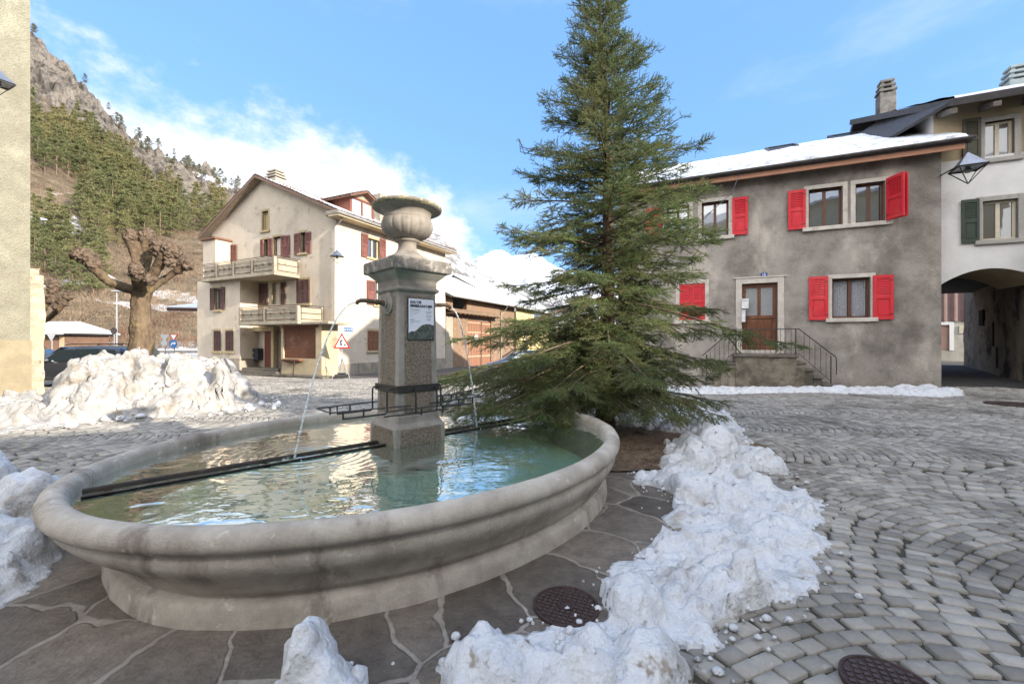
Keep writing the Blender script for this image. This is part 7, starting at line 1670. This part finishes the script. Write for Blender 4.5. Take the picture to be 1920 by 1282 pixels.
GREYCAR = mat('anthracite_car_paint', (.045, .048, .058), rough=.28, spec=.6, coat=.6); BLUECAR = mat('dark_blue_car_paint', (.03, .045, .09), rough=.25, spec=.6, coat=.8); SILV = mat('silver_car_paint', (.30, .32, .34), rough=.3, spec=.6, coat=.6)
car((-15.3, 15.6, G(-15.3, 15.6)+.0), R(176), 'dark grey estate car half hidden behind the snow pile', GREYCAR)
car((-25.0, 22, G(-25, 22)), R(10), 'black car further back at the left beside the yellow wall', mat('black_car_paint', (.02, .02, .022), rough=.3, coat=.6))
car((.7, 19.0, G(.7, 19)), R(183), 'dark blue car parked behind the spruce in front of the barn', BLUECAR)
car((4.6, 24.0, G(4.6, 24)), R(180), 'silver car parked behind the spruce to the right', SILV)
# ================================================================ road signs, lamp post, hut, barrier
STEEL = mat('sign_steel', (.42, .43, .44), (.34, .35, .36), 5, .45, metal=.5); SIGNW = mat('sign_white', (.8, .8, .8)); SIGNR = mat('sign_red', (.5, .02, .02)); SIGNB = mat('round_sign_blue', (.02, .16, .45), rough=.4)
def ppost(root, x, y, z0, z1, r=.03): m = MB(); m.tube([(x, y, z0), (x, y, z1)], r, 8); m.build('post', STEEL, root)
def tri_sign(px, pyt, pyb, Y, front, label, disc=None, group=None):
    a = at(px, pyt, Y); b = at(px, pyb, Y); g0 = G(a.x, a.y); h = a.z-b.z; hw = h*.60
    r = empty('yield_sign', (a.x, a.y, g0), label, 'road sign'); ppost(r, a.x, a.y+.04, g0, a.z, .03)
    def tri(k, o): cz = a.z-h*.36; return [Vector((a.x-hw*k, a.y-o, cz+h*.36*k)), Vector((a.x+hw*k, a.y-o, cz+h*.36*k)), Vector((a.x, a.y-o, cz-h*.64*k))]
    m = MB(); m.prism(tri(1, .0), (0, -.02, 0)); m.build('triangle_plate', SIGNR if front else STEEL, r)
    if front: m = MB(); m.prism(tri(.68, .022), (0, -.004, 0)); m.build('white_field', SIGNW, r)
    if disc:
        pc, rad, blue = disc; c = at(px, pc, Y); rr = rad*Y/F; m = MB(); n = 28; m.prism([Vector((c.x+rr*math.cos(t), c.y-.03, c.z+rr*math.sin(t))) for t in np.linspace(0, 2*math.pi, n, endpoint=False)], (0, -.02, 0)); m.build('round_plate', SIGNB if blue else STEEL, r)
        if blue:
            m = MB(); o = c.y-.056; f = lambda x, z: Vector((c.x+x*rr, o, c.z+z*rr))
            m.prism([f(-.65, -.38), f(-.5, -.5), f(-.28, .02), f(.15, .02), f(.15, -.25), f(.7, .16), f(.15, .55), f(.15, .30), f(-.4, .30)], (0, -.003, 0)); m.build('arrow', SIGNW, r)
    return r
tri_sign(96.5, 623, 640, 30, False, 'grey back of a give way sign beside the snowy hut')
tri_sign(309, 627, 641, 30, False, 'grey back of a triangular sign with small disc, left of the blue arrow sign', (643, 6, False))
tri_sign(326, 626, 640, 29, True, 'red bordered give way sign above a round blue arrow sign', (644.5, 7.5, True))
a = at(219, 575, 34); g0 = G(a.x, a.y); r = empty('lamp_post', (a.x, a.y, g0), 'tall thin grey lamp post standing before the brown slope', 'lamp post'); m = MB(); m.tube([(a.x, a.y, g0), (a.x, a.y, a.z+1.2)], [.07, .045], 8); m.build('post', STEEL, r)
m = MB(); m.obox((a.x, a.y, a.z+1.25), (1, 0, 0), .35, .12, .06); m.build('lamp_head', STEEL, r, .03)
a = at(213.5, 620, 33); g0 = G(a.x, a.y); r = empty('round_sign', (a.x, a.y, g0), 'small dark round sign on a thin post left of the lamp post', 'road sign'); ppost(r, a.x, a.y+.03, g0, a.z, .03)
m = MB(); m.prism([Vector((a.x+.26*math.cos(t), a.y, a.z+.26*math.sin(t))) for t in np.linspace(0, 2*math.pi, 24, endpoint=False)], (0, -.02, 0)); m.build('disc', mat('dark_disc', (.04, .035, .035)), r)
# hut
c = at(92, 640, 48); hg = G(c.x, c.y); hut = empty('wooden_hut', (c.x-2, c.y+2, hg), 'small wooden hut with thick snow on its roof at the foot of the slope', 'hut')
e0 = at(132, 627, 46); zE = e0.z; x1 = e0.x-.6; x0 = x1-7
m = MB(); m.box(x0, 46, hg-.5, x1, 51, zE+.1); m.build('wall', mat('hut_boards', (.20, .12, .08), (.14, .085, .06), 2, .9, stretch=(6, 1, 1)), hut)
m = MB(); m.box(x1-.5, 45.9, hg-.5, x1-.05, 46, zE); m.build('corner_post', mat('hut_post', (.42, .30, .19)), hut)
m = MB(); slab(m, (x0-.6, 45.2, zE), (x1+.6, 45.2, zE), (x1-.9, 48.5, zE+1.35), (x0-.6, 48.5, zE+1.35), .12); slab(m, (x0-.6, 51.8, zE), (x1+.6, 51.8, zE), (x1-.9, 48.5, zE+1.35), (x0-.6, 48.5, zE+1.35), .12); m.add([(x1+.6, 45.2, zE), (x1+.6, 51.8, zE), (x1-.9, 48.5, zE+1.35)], [(0, 1, 2)]); m.build('roof', ROOFDARK, hut)
m = MB(); d = .16
for yy_ in (45.15, 51.85): slab(m, (x0-.6, yy_, zE+d), (x1+.62, yy_, zE+d), (x1-.9, 48.5, zE+1.35+d), (x0-.6, 48.5, zE+1.35+d), .15)
m.add([(x1+.62, 45.15, zE+d), (x1+.62, 51.85, zE+d), (x1-.9, 48.5, zE+1.35+d)], [(0, 1, 2)]); m.build('roof_snow', ROOFSNOW, hut)
# low road barrier and its snow at the foot of the hill
m = MB(); pts = [at(-60, 655, 44), at(140, 652, 46), at(400, 652, 52)]
r = empty('road_barrier', (pts[1].x, pts[1].y, -.6), 'long low dark road barrier at the foot of the brown slope', 'barrier')
for i in range(2):
    a, b = pts[i], pts[i+1]; mid = (a+b)/2; L_ = (b-a).length; m.obox((mid.x, mid.y, .25), (b-a), L_/2, .05, .18)
m.build('rail', mat('dark_guard_rail', (.07, .07, .075), (.11, .11, .115), 2, .6), r)
m = MB()
for i in range(18): k = i/17; p = pts[0].lerp(pts[1], k*2) if k < .5 else pts[1].lerp(pts[2], k*2-1); m.obox((p.x, p.y+.12, -.25), (1, 0, 0), .06, .06, .45)
m.build('post', STEEL, r)
for (poly, lab, sd_) in (([(-52, 53), (-30, 50), (-22, 54), (-24, 62), (-52, 66)], 'snow field behind the road barrier at the foot of the slope', 41),):
    snow_heap('snow_field', poly, .5, lambda X, Y, d: .1+.3*sstep(0, 2, d), lab, .5, .5, .25, .5, None, .3, sd_)
